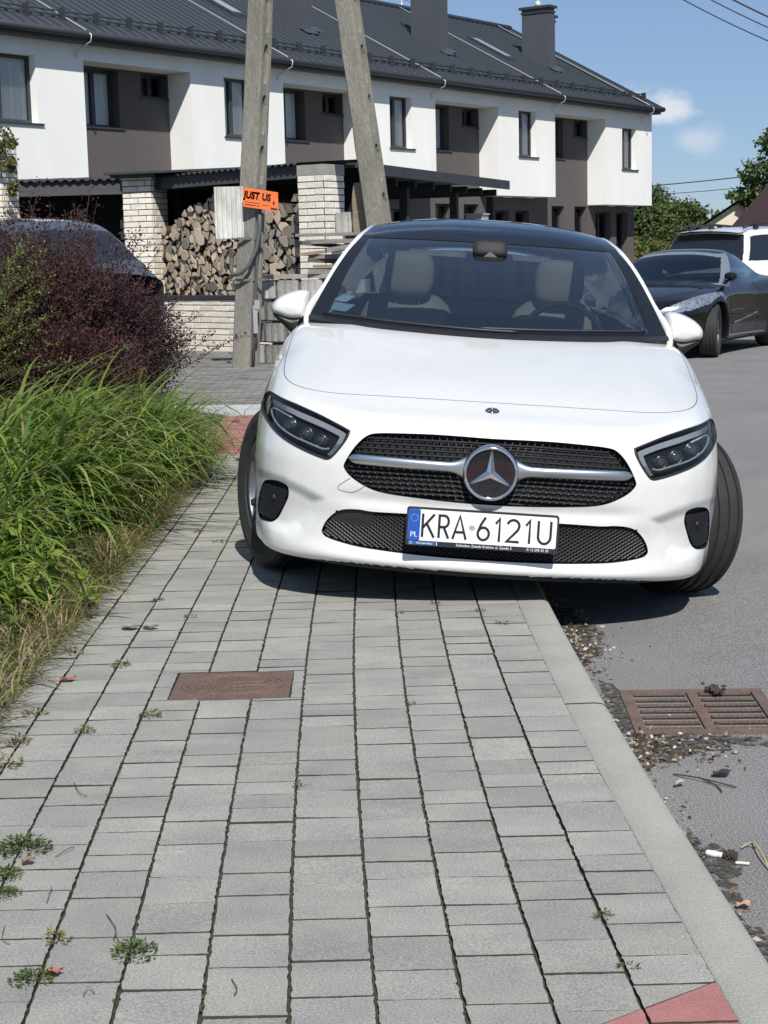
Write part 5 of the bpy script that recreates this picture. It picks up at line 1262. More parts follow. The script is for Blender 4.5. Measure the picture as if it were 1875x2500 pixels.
# ---- cabin
def rounded(name, c_, d, r, m, parent, tilt=0.0, lev=3, pw=None):
    bm = bmesh.new(); bmesh.ops.create_cube(bm, size=1.0); bmesh.ops.subdivide_edges(bm, edges=bm.edges[:], cuts=5, use_grid_fill=True)
    for v in bm.verts:
        p = np.array(v.co) * 2; e = pw or r; L_ = (np.abs(p) ** e).sum() ** (1 / e); p = p / max(L_, 1e-6); v.co = (p[0] * d[0] / 2, p[1] * d[1] / 2, p[2] * d[2] / 2)
    me = bpy.data.meshes.new(name); bm.to_mesh(me); bm.free(); me.materials.append(m); o = link(name, me, parent, smooth=True); o.matrix_local = Matrix.Translation(c_) @ Matrix.Rotation(tilt, 4, 'X'); return o
for x in (-.375, .37):
    so_ = bpy.data.objects.new('front_seat', None); COL.objects.link(so_); so_.parent = car
    rounded('backrest', (x, 2.58, .78), (.50, .15, .66), 3.2, M_BEIGE, so_, rad(-14)); rounded('headrest', (x, 2.58, 1.185), (.245, .11, .225), 3.6, M_BEIGE, so_, rad(-8)); rounded('seat_cushion', (x, 2.30, .50), (.50, .52, .16), 3.5, M_BEIGE, so_, rad(6))
    for q in (-.055, .055):
        g = MB(); g.tube([(x + q, 2.585, 1.03), (x + q, 2.585, 1.12)], .006, 6); g.build('headrest_post', M_CHROME, so_)
rounded('rear_seat', (0, 3.42, .72), (1.25, .20, .66), 6, M_BEIGE, car, rad(-18))
for x in (-.38, .38): rounded('rear_headrest', (x, 3.46, 1.08), (.26, .10, .14), 4, M_BEIGE, car)
g = MB(); g.grid([[(x, y, z - .02 * (abs(x) > .6)) for x in np.linspace(-.735, .735, 12)] for y, z in ((1.36, .93), (1.55, .968), (1.75, .962), (1.84, .93), (1.86, .80), (1.88, .60), (1.80, .40))]); g.build('dashboard', M_CABIN, car)
g = MB(); g.box((.11, 1.80, .985), (.60, .02, .085)); g.build('display_panel', M_GBLK, car)
g = MB(); g.box((0, 2.15, .55), (.26, .9, .35)); g.bb((-.72, 1.8, .335), (.72, 4.0, .35)); g.build('console', M_CABIN, car)
sw_ = bpy.data.objects.new('steering_wheel', None); COL.objects.link(sw_); sw_.parent = car; sw_.matrix_local = Matrix.Translation((.365, 2.02, .925)) @ Matrix.Rotation(rad(66), 4, 'X')
g = MB(); g.tube([(.185 * math.cos(k * math.pi / 24), .185 * math.sin(k * math.pi / 24), 0) for k in range(49)], .0155, 10, caps=False); g.build('wheel_ring', M_CABIN, sw_)
g = MB(); g.box((0, 0, -.01), (.15, .11, .04)); g.box((.11, 0, 0), (.14, .03, .015)); g.box((-.11, 0, 0), (.14, .03, .015)); g.box((0, -.11, 0), (.03, .14, .015)); g.build('hub', M_CABIN, sw_)
mb_ = bpy.data.objects.new('interior_mirror', None); COL.objects.link(mb_); mb_.parent = car
rounded('mirror_shell', (.0, 2.06, 1.285), (.22, .045, .06), 5, M_PBLK, mb_); rounded('sensor_housing', (.0, 1.985, 1.318), (.16, .10, .075), 5, mat('sensor_grey', (.014, .014, .015), .7), mb_, rad(-25))
g = MB(); g.add([(-.03, 1.918, 1.292), (.035, 1.918, 1.292), (.0, 1.930, 1.318)], [(0, 1, 2)]); g.build('camera_window', mat('cam_win', (.02, .021, .022), .6), mb_)
g = MB()
for x0, x1, y0, y1 in ((-.54, -.44, 2.15, 3.9), (.44, .54, 2.15, 3.9), (-.44, .44, 2.12, 2.26), (-.44, .44, 2.86, 2.98), (-.44, .44, 3.5, 3.9)):
    g.grid([[(x, y, float(ROOFZ(y)) - .035 - .04 * (x / .55) ** 2) for x in np.linspace(x0, x1, 4)] for y in np.linspace(y0, y1, 5)], flip=True)
g.build('headliner', mat('headliner', (.10, .10, .10), .9), car)
# ================================================================== PARKED CARS FARTHER OFF
def smin(a, b, k): return -smax(-a, -b, k)
def make_bg_car(name, label, nose, head, z0, S, paint, group=None):
    """A parked car from one smooth body function; its skin is divided into body, windows and lamps."""
    h = Vector((*head, 0)).normalized(); root = thing(name, label, 'car', (nose[0], nose[1], z0), math.atan2(h.x, -h.y), group)
    L_, Wd, res = S['L'], S['W'] / 2, S.get('res', .018)
    top, roof, wid, plan = _sp(S['top']), _sp(S['roof']), _sp([(a, b * Wd) for a, b in S['wid']]), _sp(S['plan'])
    (y0, zz0), (y1, zz1) = S['ws']; (r0, rz0), (r1, rz1) = S['rw']; bw, rw_, bz, rzz = S['cab']
    rf, fr = S.get('tail_round', .24), S['R']; axles = S['axles']
    def parts(x, y, z):
        ax = np.abs(x); nz = S['nose_tilt'] * (z - .55) ** 2 * 3 + .10 * sstep(.25, .1, z)
        f1 = (nz + plan(ax / Wd) - y) * .8
        f2 = z - (top(y) - S.get('crown', .05) * (ax / Wd) ** 3)
        xs = wid(y) - .09 * np.clip((z - .72) / .3, 0, 1.5) ** 2 - .05 * np.clip((.45 - z) / .3, 0, 1.2) ** 2
        for a in axles:
            r = np.hypot(y - a, z - fr); xs = xs + S.get('flare', .015) * np.exp(-((r - fr * 1.13) / .06) ** 2)
        f3 = ax - xs; f4 = y - (L_ - rf * (ax / Wd) ** 4 - S.get('tail_tilt', .1) * sstep(.7, 1.1, z) - .08 * sstep(.4, .2, z)); f5 = .17 - z
        low = smax(smax(smax(smax(f2, f3, .12), f1, .09), f4, .10), f5, .04)
        n1 = math.hypot(y1 - y0, zz1 - zz0); c1 = ((zz1 - zz0) * (y0 + .22 * (ax / bw) ** 2 - y) + (y1 - y0) * (z - zz0)) / n1
        c2 = z - (roof(y) - .05 * (ax / rw_) ** 2.5)
        tt = np.clip((z - bz) / (rzz - bz), -.3, 1.2); cw = bw + (rw_ - bw) * tt + .02 * np.sin(np.clip(tt, 0, 1) * math.pi); cw = cw - S.get('cab_taper', .08) * sstep(S['rw'][1][0] - .9, S['rw'][0][0], y)
        c3 = (ax - cw) * .95
        n2 = math.hypot(r0 - r1, rz1 - rz0); c4 = ((rz1 - rz0) * (y - r0 + .16 * (ax / bw) ** 2) + (r0 - r1) * (z - rz0)) / n2
        cab = smax(smax(smax(c1, c4, .05), c2, .10), c3, .10); cab = np.maximum(cab, .6 - z)
        return low, cab, c1, c2, c3, c4
    def F(x, y, z):
        low, cab, *_ = parts(x, y, z); f = smin(low, cab, .05)
        for a in axles: f = np.maximum(f, -np.maximum(np.hypot(y - a, z - fr) - fr * 1.09, Wd * .62 - np.abs(x)))
        return f
    X = np.arange(0, Wd + .09, res); X = np.concatenate([-X[:0:-1], X]); Y = np.arange(-.06, L_ + .08, res * 1.5); Z = np.arange(.12, S['H'] + .08, res); hh = len(X) // 2
    A = F(*np.meshgrid(X[hh:], Y, Z, indexing='ij')); A = np.concatenate([A[:0:-1], A]); V, Q = surface_nets(A, X, Y, Z)
    for _ in range(3):
        f = F(*V.T); e = 3e-4; g = np.stack([F(V[:, 0] + e, V[:, 1], V[:, 2]) - F(V[:, 0] - e, V[:, 1], V[:, 2]), F(V[:, 0], V[:, 1] + e, V[:, 2]) - F(V[:, 0], V[:, 1] - e, V[:, 2]), F(V[:, 0], V[:, 1], V[:, 2] + e) - F(V[:, 0], V[:, 1], V[:, 2] - e)], 1) / (2 * e)
        V = V - g * (np.clip(f, -.012, .012) / np.maximum((g * g).sum(1), .25))[:, None]
    C = V[Q].mean(1); x, y, z = C.T; ax = np.abs(x); low, cab, c1, c2, c3, c4 = parts(x, y, z); cls = np.zeros(len(Q), int)
    on = cab < low - .004; belt = top(y) + .015
    cls[on & (c1 > c3 - .02) & (c1 > c4) & (c2 < -.035) & (c3 < -.045) & (z > zz0 + .0)] = 1
    cls[on & (c3 > c1 + .0) & (c3 > c4) & (c3 > c2) & (z > belt + .02) & (c2 < -S.get('rail', .07)) & (c1 < -.11) & (c4 < -.09)] = 2
    cls[on & (c4 > c3 - .0) & (c4 > c1) & (c2 < -.05) & (c3 < -.04) & (z > rz0 + .03)] = 3
    arch = (~on) & np.any([np.hypot(y - a, z - fr) < fr * 1.085 for a in axles], axis=0); cls[arch] = 4; cls[(z < .21) & (cls == 0)] = 4
    for nm, k, P, rng in S.get('zones', ()):
        m = (cls == 0) & (y > rng[0]) & (y < rng[1]); ii = np.where(m)[0]; d = sd_poly(ax[ii], z[ii], P); cls[ii[d < 0]] = k
    zn = {0: ('body', paint), 1: ('windscreen', S.get('glass')), 2: ('side_window', S.get('glass')), 3: ('rear_window', S.get('glass')), 4: ('underbody', M_UNDER)}
    for nm, k, P, rng in S.get('zones', ()): zn[k] = (nm, S['zmats'][nm])
    if S.get('pillar_mat'):
        m = (cls == 0) & on & (c1 > -.12) & (c2 < -.015); cls[m] = 9; zn[9] = ('roof_arch', S['pillar_mat'])
    for k, (nm, mt) in zn.items():
        m = cls == k
        if m.any():
            for s in ((-1, 1) if nm in ('headlight', 'tail_light', 'fog_lamp', 'side_window') else (0,)):
                mm = m & (np.sign(x) == s) if s else m
                if mm.any():
                    u, inv = np.unique(Q[mm], return_inverse=True); o = np_mesh(nm, V[u], inv.reshape(-1, 4), mt, root, True)
    for a in axles:
        for s in (-1, 1):
            fl = Matrix.Rotation(math.pi, 4, 'Z') if s < 0 else Matrix.Identity(4); st = S.get('steer', 0) if a == axles[0] else 0
            make_wheel('wheel', fr, .225, root, Matrix.Translation((s * (Wd - .13), a, fr)) @ Matrix.Rotation(st, 4, 'Z') @ fl, 5)
    return root, F
M_DGLASS = mat('tinted_glass', (.012, .015, .019), .04, spec=.7)
M_BLKP = mat('black_paint', (.005, .0055, .007), .07); M_GREYP = mat('dark_grey_paint', (.13, .14, .155), .28, metal=.6, coat=1.0)
M_HEADC = mat('lamp_chrome', (.75, .76, .77), .2, metal=.8, var=.6, vscale=22, detail=2)
# black coupe
M_CGLASS = glass_mat('coupe_glass', tint=(.27, .30, .32), refl=1.2, ior=1.5, rtint=(.8, .9, 1))
S = dict(L=4.29, W=1.845, H=1.36, R=.335, axles=(.94, 3.55), flare=.03, crown=.09, nose_tilt=.5, tail_tilt=.12, tail_round=.3, res=.015, steer=.2, rail=.055, cab_taper=.16,
         top=[(-.2, .58), (0, .66), (.25, .755), (.6, .84), (1.0, .90), (1.3, .93), (2.2, .94), (3.0, .97), (3.6, 1.0), (4.0, .99), (4.3, .95)], wid=[(-.2, .93), (.3, .95), (.94, 1.0), (1.6, .965), (2.6, .975), (3.5, 1.02), (4.0, .97), (4.3, .90)],
         plan=[(0, 0), (.3, .025), (.55, .10), (.75, .24), (.9, .48), (1.0, .85), (1.1, 1.4)], ws=((1.18, .90), (2.02, 1.30)), rw=((3.95, .98), (2.85, 1.33)), roof=[(1.5, 1.2), (1.9, 1.30), (2.3, 1.35), (2.6, 1.36), (3.0, 1.335), (3.5, 1.23), (4.0, 1.05)], cab=(.80, .56, .92, 1.33),
         glass=M_CGLASS, pillar_mat=mat('brushed_arch', (.42, .44, .47), .3, metal=.7), zones=(('headlight', 5, [(.34, .575), (.5, .65), (.66, .735), (.80, .80), (.89, .825), (.915, .78), (.88, .68), (.76, .615), (.55, .575)], (-1, 1.15)), ('grille', 6, [(-.1, .24), (.50, .24), (.58, .34), (.44, .50), (-.1, .52)], (-1, .5)), ('fog_lamp', 7, [(.66, .42), (.78, .45), (.80, .36), (.70, .33)], (-1, .8))), zmats={'headlight': M_HEADC, 'grille': M_UNDER, 'fog_lamp': M_HEADC})
rz_, FR_ = make_bg_car('parked_car', 'glossy black coupe parked on the road facing this way beyond the white hatchback', (3.03, 20.88), (-.48, -.88), -.128, S, M_BLKP)
g = MB()
for z, x1 in ((.30, .5), (.36, .52), (.42, .50)):
    P = [(x, float(0) , z) for x in np.linspace(-x1, x1, 13)]; P = [(x, .025 + float(_sp(S['plan'])(abs(x) / .9225)) + .02, z) for x, _, z in P]; g.tube(P, .008, 6)
g.build('grille_bar', M_CHROME, rz_)
for s in (-1, 1):
    g = MB(); sh = densify([(.80, .955), (.86, .94), (.93, .95), (.955, .99), (.93, 1.04), (.86, 1.055), (.80, 1.03)], n=3); cc = np.array([.875, .995])
    rows = [[(s * (cc[0] + (p[0] - cc[0]) * math.cos(t) ** .5), 1.55 - .09 * math.sin(t), cc[1] + (p[1] - cc[1]) * math.cos(t) ** .5) for p in sh] for t in np.linspace(0, math.pi / 2, 7)]
    g.grid(rows, closeu=True, flip=s < 0); g.add([(s * p[0], 1.555, p[1]) for p in sh], [tuple(range(len(sh)))]); g.tube([(s * .86, 1.53, .96), (s * .82, 1.50, .925), (s * .78, 1.50, .90)], .022, 8); g.build('wing_mirror', M_BLKP, rz_)
    g = MB(); g.tube([(s * .925, 1.35, .53), (s * .932, 2.0, .50), (s * .93, 2.7, .47)], .006, 5); g.build('door_trim', M_BLKP, rz_)
g = MB(); g.tube([(-.62, 1.20, .945), (-.1, 1.10, .925), (.25, 1.12, .93)], .009, 6); g.tube([(-.2, 1.10, .93), (.3, 1.12, .935), (.62, 1.2, .95)], .009, 6); g.build('wiper', M_PBLK, rz_)
def bg_seam(root, F, name, pts, r, m, sides=(1, -1)):
    for s in sides:
        p = densify(pts, False, 6)
        for _ in range(6):
            e = 5e-4; f = F(*p.T); g_ = np.stack([F(p[:, 0] + e, p[:, 1], p[:, 2]) - F(p[:, 0] - e, p[:, 1], p[:, 2]), F(p[:, 0], p[:, 1] + e, p[:, 2]) - F(p[:, 0], p[:, 1] - e, p[:, 2]), F(p[:, 0], p[:, 1], p[:, 2] + e) - F(p[:, 0], p[:, 1], p[:, 2] - e)], 1) / (2 * e)
            p = p - g_ * (np.clip(f, -.02, .02) / np.maximum((g_ * g_).sum(1), .2))[:, None]
        q = p.copy(); q[:, 0] *= s; g = MB(); g.tube(q, r, 5, caps=False); g.build(name, m, root)
bg_seam(rz_, FR_, 'door_gap', [(.84, 1.48, .90), (.92, 1.46, .7), (.91, 1.52, .45), (.87, 1.58, .28)], .005, M_UNDER); bg_seam(rz_, FR_, 'door_gap', [(.82, 2.72, .93), (.92, 2.78, .7), (.90, 2.70, .45), (.87, 2.62, .28)], .005, M_UNDER)
bg_seam(rz_, FR_, 'bonnet_gap', [(.74, 1.22, .92), (.70, .95, .89), (.60, .62, .82), (.42, .36, .74), (.2, .28, .73), (0, .27, .73)], .004, M_UNDER); bg_seam(rz_, FR_, 'sill_highlight', [(.86, 1.45, .25), (.87, 2.0, .245), (.87, 2.6, .24), (.87, 3.0, .24)], .010, M_SATIN)  # silver tube low on the side draws the highlight along the sill
bg_seam(rz_, FR_, 'door_reflection', [(.905, 1.62, .40), (.91, 2.0, .43), (.91, 2.4, .47), (.91, 2.65, .50)], .014, mat('reflection_grey', (.16, .17, .18), .3, metal=.4))  # paler grey strip stands in for a reflection across the lower door
# white sport utility car seen from behind
S2 = dict(L=4.6, W=1.92, H=1.72, res=.0145, R=.36, axles=(.9, 3.65), flare=.02, crown=.03, nose_tilt=.15, tail_tilt=.06, tail_round=.16, rail=.075, cab_taper=.04,
          top=[(-.2, .85), (0, .93), (.4, 1.0), (1.2, 1.07), (2, 1.08), (3, 1.09), (4.0, 1.11), (4.6, 1.12)], wid=[(-.2, .93), (.5, .98), (1, 1.0), (3.6, 1.0), (4.3, .98), (4.6, .94)], plan=[(0, 0), (.5, .05), (.8, .18), (.95, .4), (1.05, .8)],
          ws=((1.25, 1.04), (2.05, 1.60)), rw=((4.52, 1.08), (4.22, 1.62)), roof=[(1.6, 1.5), (2.0, 1.64), (2.6, 1.70), (3.4, 1.70), (4.1, 1.66), (4.5, 1.60)], cab=(.87, .70, 1.08, 1.66), glass=M_DGLASS,
          zones=(('tail_light', 5, [(.66, .86), (.99, .84), (.99, 1.0), (.66, 1.0)], (4.2, 5)), ('number_panel', 6, [(-.1, .62), (.3, .62), (.3, .76), (-.1, .76)], (4.3, 5))), zmats={'tail_light': mat('tail_lamp_red', (.22, .01, .012), .15, coat=1), 'number_panel': M_UNDER})
su, FS_ = make_bg_car('parked_car', 'white sport utility car with black roof rails parked behind the black coupe', (8.42, 30.95), (.71, .70), -.128, S2, mat('white_paint_suv', (.78, .78, .77), .3, coat=1.0))
for s in (-1, 1):
    g = MB(); g.tube([(s * .62, 1.95, 1.635), (s * .63, 2.1, 1.70), (s * .64, 3.0, 1.745), (s * .64, 3.9, 1.725), (s * .63, 4.1, 1.675)], .021, 8)
    for y in (2.1, 2.9, 3.75): g.box((s * .635, y, 1.69), (.035, .12, .07))
    g.build('roof_rail', M_PBLK, su)
g = MB(); g.add([(-.02, 3.95, 1.665), (.02, 3.95, 1.665), (.02, 4.15, 1.655), (-.02, 4.15, 1.655), (-.006, 4.10, 1.735), (.006, 4.10, 1.735), (.006, 4.15, 1.73), (-.006, 4.15, 1.73)], [(4, 5, 6, 7), (0, 1, 5, 4), (1, 2, 6, 5), (2, 3, 7, 6), (3, 0, 4, 7)]); g.build('antenna_fin', M_PBLK, su)
g = MB(); g.grid([[(x, 4.10 + .27 * v - .10 * (x / .68) ** 2, 1.672 - .035 * v - .045 * (x / .68) ** 2) for x in np.linspace(-.66, .66, 13)] for v in (0, .5, 1)]); g.grid([[(x, 4.37 - .10 * (x / .68) ** 2 - .27 * v, 1.637 - .02 * (1 - v) - .045 * (x / .68) ** 2 - .01) for x in np.linspace(-.66, .66, 13)] for v in (0, 1)]); g.build('spoiler', MATS['white_paint_suv'], su)
g = MB(); g.tube([(0, 4.50, 1.16), (.25, 4.46, 1.19), (.5, 4.40, 1.2)], .012, 6); g.build('wiper', M_PBLK, su)
# dark grey car beyond the shrubs
S3 = dict(L=4.75, W=1.93, H=1.80, R=.37, axles=(.92, 3.80), flare=.02, crown=.04, nose_tilt=.15, tail_tilt=.10, tail_round=.24, rail=.06, cab_taper=.14,
          top=[(-.2, .9), (0, .97), (.5, 1.06), (1.3, 1.14), (2, 1.16), (3, 1.20), (4.0, 1.25), (4.75, 1.24)], wid=[(-.2, .93), (.5, .98), (1, 1.0), (3.8, 1.01), (4.4, .97), (4.75, .92)], plan=[(0, 0), (.5, .06), (.8, .2), (.95, .45), (1.05, .85)],
          ws=((1.3, 1.10), (2.2, 1.68)), rw=((4.68, 1.20), (3.95, 1.66)), roof=[(1.6, 1.5), (2.1, 1.70), (2.7, 1.79), (3.3, 1.78), (3.9, 1.70), (4.5, 1.52)], cab=(.87, .66, 1.15, 1.74), glass=M_DGLASS,
          zones=(('tail_light', 5, [(.62, 1.13), (1.0, 1.12), (1.0, 1.19), (.62, 1.17)], (3.9, 5)), ('number_panel', 6, [(-.1, .85), (.32, .85), (.32, 1.0), (-.1, 1.0)], (4.3, 5))), zmats={'tail_light': mat('tail_lamp_dark', (.045, .010, .010), .15, coat=1), 'number_panel': M_UNDER})
make_bg_car('parked_car', 'dark grey car parked before the brick pillar, half hidden by the purple shrubs', (-6.15, 23.35), (-.62, .785), 0.0, S3, M_GREYP)
# ================================================================== PLANTS
def leaves_mesh(name, P, D, size, mats, parent=None, fold=.25, midx=None, width=.5, rng=RNG):
    """Small folded leaves: P centres (n,3), D directions (n,3), size (n,)."""
    n = len(P); D = D / np.linalg.norm(D, axis=1)[:, None]; r = rng.normal(size=(n, 3)); S_ = np.cross(D, r); S_ /= np.linalg.norm(S_, axis=1)[:, None] + 1e-9; N_ = np.cross(S_, D)
    s = np.asarray(size)[:, None]; a = P; b = P + D * s * .5 + S_ * s * width * .5 + N_ * s * fold * .3; c = P + D * s; d = P + D * s * .5 - S_ * s * width * .5 + N_ * s * fold * .3
    V = np.stack([a, b, c, d], 1).reshape(-1, 3); k = np.arange(n)[:, None] * 4; Q = k + np.array([[0, 1, 2, 3]])
    return np_mesh(name, V, Q, mats, parent, False, midx)
def shrub(name, label, base, stems, L_, spread, droop, leaf, mats, per=60, cat='shrub', twig_col=None, up=.0, group=None, wts=None, seed=1, lo=.15, mass=(), elmin=0):
    """Stems arching out of a base; leaves set along stems and side twigs."""
    rng = np.random.default_rng(seed); root = thing(name, label, cat, base, 0, group); g = MB(); PP, DD, SS, MM = [], [], [], []
    for i in range(stems):
        az = rng.uniform(0, 2 * math.pi); el = math.radians(max(elmin, 90 - abs(rng.normal(0, spread)))); ln = L_ * rng.uniform(.6, 1.08); d = np.array([math.cos(az) * math.cos(el), math.sin(az) * math.cos(el), math.sin(el)])
        p = np.array([rng.normal(0, .10), rng.normal(0, .10), 0.]); pts = [p]; n = 9
        for k in range(n):
            d = d + np.array([math.cos(az) * .03, math.sin(az) * .03, -droop / n + up / n]) + rng.normal(0, .07, 3); d /= np.linalg.norm(d); p = p + d * ln / n; p[2] = max(p[2], .03); pts.append(p)
        pts = np.array(pts); g.tube(pts, [.006 * (1 - .08 * k) for k in range(n + 1)], 4, smooth=False, caps=False)
        m = int(per * ln / L_); t = rng.uniform(lo, 1, m) ** .8 * n; k = np.minimum(t.astype(int), n - 1); q = pts[k] + (pts[k + 1] - pts[k]) * (t - k)[:, None]
        tw = rng.normal(size=(m, 3)); tw[:, 2] = np.abs(tw[:, 2]) * .6; tw /= np.linalg.norm(tw, axis=1)[:, None]; off = tw * (rng.uniform(0, .17, m) * L_ * .55 * (1 - .6 * t / n))[:, None]
        PP.append(q + off); DD.append(tw + rng.normal(0, .6, (m, 3)) + d * .5); SS.append(leaf * rng.uniform(.6, 1.25, m)); MM.append(rng.choice(len(mats), m, p=wts))
    g.build('stems', mat('twig', (.07, .045, .035), .9), root)
    for (mx, my, mz, rx, ry, rzz, n) in mass:          # inner body of the shrub, in small clumps
        nc = n // 14; dd = rng.normal(size=(nc, 3)); dd /= np.linalg.norm(dd, axis=1)[:, None]; c = np.array([mx, my, mz]) + dd * (rng.uniform(.25, 1.03, nc) ** .55)[:, None] * np.array([rx, ry, rzz])
        q = np.repeat(c, 14, 0) + rng.normal(0, .045, (nc * 14, 3)); PP.append(q); DD.append(rng.normal(0, 1, q.shape) + np.repeat(dd, 14, 0) * .8); SS.append(leaf * rng.uniform(.6, 1.25, len(q))); MM.append(rng.choice(len(mats), len(q), p=wts))
    P = np.vstack(PP); P[:, 2] = np.maximum(P[:, 2], .03); leaves_mesh('foliage', P, np.vstack(DD), np.concatenate(SS), mats, root, midx=np.concatenate(MM), rng=rng); return root
LP1 = leaf_mat('leaf_purple', [(.034, .013, .017), (.062, .023, .026), (.105, .038, .036)], trans=.22); LP2 = leaf_mat('leaf_red', [(.16, .03, .020), (.22, .05, .03)], trans=.3); LP3 = leaf_mat('leaf_bronze', [(.045, .035, .02), (.075, .055, .028)], trans=.3); LP4 = leaf_mat('leaf_plum', [(.030, .022, .030), (.060, .045, .055)], trans=.15)
LPS = [LP1, LP3, LP2, LP4]
shrub('barberry_shrub', 'dense plum coloured barberry shrub at the driveway end of the row', (-2.30, 14.3, 0), 170, 1.12, 24, .25, .028, LPS, per=200, wts=[.56, .07, .01, .36], seed=2, group='purple shrubs', lo=.02, elmin=48, mass=((.10, 0, .50, .52, .5, .52, 26000), (-.15, 0, .75, .5, .45, .45, 15000)))
shrub('barberry_shrub', 'purple barberry shrub with tall upright shoots in the middle of the row', (-2.75, 14.1, 0), 190, 1.66, 19, .15, .028, LPS, per=230, wts=[.78, .10, .02, .10], seed=3, group='purple shrubs', lo=.03, elmin=50, mass=((0, 0, .7, .58, .5, .66, 30000),))
shrub('barberry_shrub', 'purple barberry shrub with a patch of red leaves behind the yellow green one', (-3.25, 13.8, 0), 180, 1.62, 22, .22, .028, LPS, per=230, wts=[.76, .10, .09, .05], seed=4, group='purple shrubs', lo=.03, elmin=48, mass=((0, 0, .7, .55, .5, .62, 26000),))
shrub('barberry_shrub', 'low purple barberry shrub in front of the row by the long grass', (-2.55, 13.45, 0), 140, .85, 34, .3, .027, LPS, per=170, wts=[.72, .1, .06, .12], seed=14, group='purple shrubs', lo=.03, elmin=40, mass=((.1, 0, .38, .55, .35, .36, 17000),))
shrub('barberry_shoots', 'sparse tall purple shoots rising above the shrub row', (-2.80, 14.0, 0), 20, 1.95, 9, .05, .030, LPS, per=70, wts=[.85, .08, .05, .02], seed=23, group='purple shrubs', lo=.55)
LG1 = leaf_mat('leaf_yellowgreen', [(.10, .14, .025), (.20, .25, .05), (.30, .34, .08)], trans=.4); LG2 = leaf_mat('leaf_midgreen', [(.04, .075, .018), (.09, .13, .03)], trans=.4)
shrub('barberry_shrub', 'yellow green barberry shrub with feathery arching sprays', (-3.40, 12.4, 0), 170, 1.66, 24, .42, .025, [LG1, LG2], per=260, wts=[.55, .45], seed=5)
# ---- long arching grass and dry thatch
def blades(name, n, base, length, width, lean, mats, wts, rng, seg=6, curve=1.0, el=(60, 88)):
    B = base(n); L_ = length(n, B); az = lean(n, B); e0 = np.radians(rng.uniform(el[0], el[1], n)); cur = rng.uniform(.7, 1.7, n) * curve; w = width * rng.uniform(.6, 1.25, n)
    V = np.zeros((n, seg + 1, 2, 3)); p = B.copy(); side = np.stack([-np.sin(az), np.cos(az), np.zeros(n)], 1)
    for k in range(seg + 1):
        t = k / seg; e = e0 - cur * t ** 1.3 * 1.5; d = np.stack([np.cos(az) * np.cos(e), np.sin(az) * np.cos(e), np.sin(e)], 1)
        ww = (w * (1 - t ** 2.2) * (0.6 + .8 * min(1, t * 3) * .5))[:, None]; V[:, k, 0] = p + side * ww * .5; V[:, k, 1] = p - side * ww * .5
        p = p + d * (L_ / seg)[:, None]; p[:, 2] = np.maximum(p[:, 2], .012 + .01 * rng.uniform(0, 1, n))
    k0 = np.arange(n)[:, None, None] * (seg + 1) * 2; s_ = np.arange(seg)[None, :, None] * 2; Q = (k0 + s_ + np.array([0, 2, 3, 1])[None, None, :]).reshape(-1, 4)
    m = np.repeat(rng.choice(len(mats), n, p=wts), seg)
    return np_mesh(name, V.reshape(-1, 3), Q, mats, None, True, m)
rg = np.random.default_rng(21)
GR1 = leaf_mat('grass_bright', [(.13, .21, .03), (.24, .33, .06), (.37, .45, .12)], trans=.5, rough=.45); GR2 = leaf_mat('grass_deep', [(.06, .11, .022), (.11, .18, .04)], trans=.35, rough=.5); GR3 = leaf_mat('grass_dry', [(.24, .18, .085), (.34, .27, .15), (.19, .14, .07)], trans=.3)
NC = 260; cy = rg.uniform(4.4, 11.9, NC); cxr = -1.20 - rg.gamma(1.5, .55, NC) * (.35 + .65 * sstep(4.2, 8.5, cy)); ok = (cxr > -4.4); cy, cxr = cy[ok], cxr[ok]
cxr -= .12 * sstep(8.5, 6.5, cy) + .22 * sstep(9.2, 10.6, cy)
cw_ = sstep(4.6, 8.2, cy) * .9 + .10
def gbase(n):
    i = rg.choice(len(cy), n, p=cw_ / cw_.sum()); return np.stack([cxr[i] + rg.normal(0, .075, n), cy[i] + rg.normal(0, .085, n), np.full(n, .0)], 1)
def glen(n, B): return (.24 + .50 * sstep(4.5, 8.5, B[:, 1]) - .36 * sstep(9.2, 11.4, B[:, 1])) * rg.uniform(.6, 1.6, n) * (1 - .3 * sstep(-1.3, -1.1, B[:, 0]))
def glean(n, B): return rg.normal(-.5, .85, n)
o = blades('grass', 6600, gbase, glen, .0265, glean, [GR1, GR2, GR3], [.72, .21, .07], rg, 8, 1.25, (52, 86)); tag(o, 'long arching green grass beside the pavement', 'grass', kind='stuff')
def dbase(n):
    y = rg.uniform(3.9, 11.2, n); x = -1.07 - np.abs(rg.normal(0, .16, n)) * (1 + .6 * sstep(7, 4.5, y)); return np.stack([x, y, np.zeros(n)], 1)
o = blades('dry_grass', 9000, dbase, lambda n, B: rg.uniform(.06, .26, n), .0055, lambda n, B: rg.normal(0, 1.6, n), [GR3, GR2, GR1], [.66, .2, .14], rg, 5, 1.1, (15, 80)); tag(o, 'dry straw coloured grass along the pavement edge', 'grass', kind='stuff')
def fbase(n): return np.stack([rg.uniform(-8, -1.2, n), rg.uniform(3.6, 13.4, n), np.zeros(n)], 1)
o = blades('ground_cover', 6500, fbase, lambda n, B: rg.uniform(.06, .22, n), .008, lambda n, B: rg.uniform(0, 6.28, n), [GR2, GR1, GR3], [.5, .25, .25], rg, 4, .9); tag(o, 'low weeds over the planting bed', 'ground cover', kind='stuff')
# a broad-leaved lily clump at the picture edge
shrub('lily_clump', 'bright green whorled weed growing in the dry grass', (-1.22, 5.9, 0), 12, .26, 24, .4, .05, [GR1], per=26, cat='plant', seed=8)
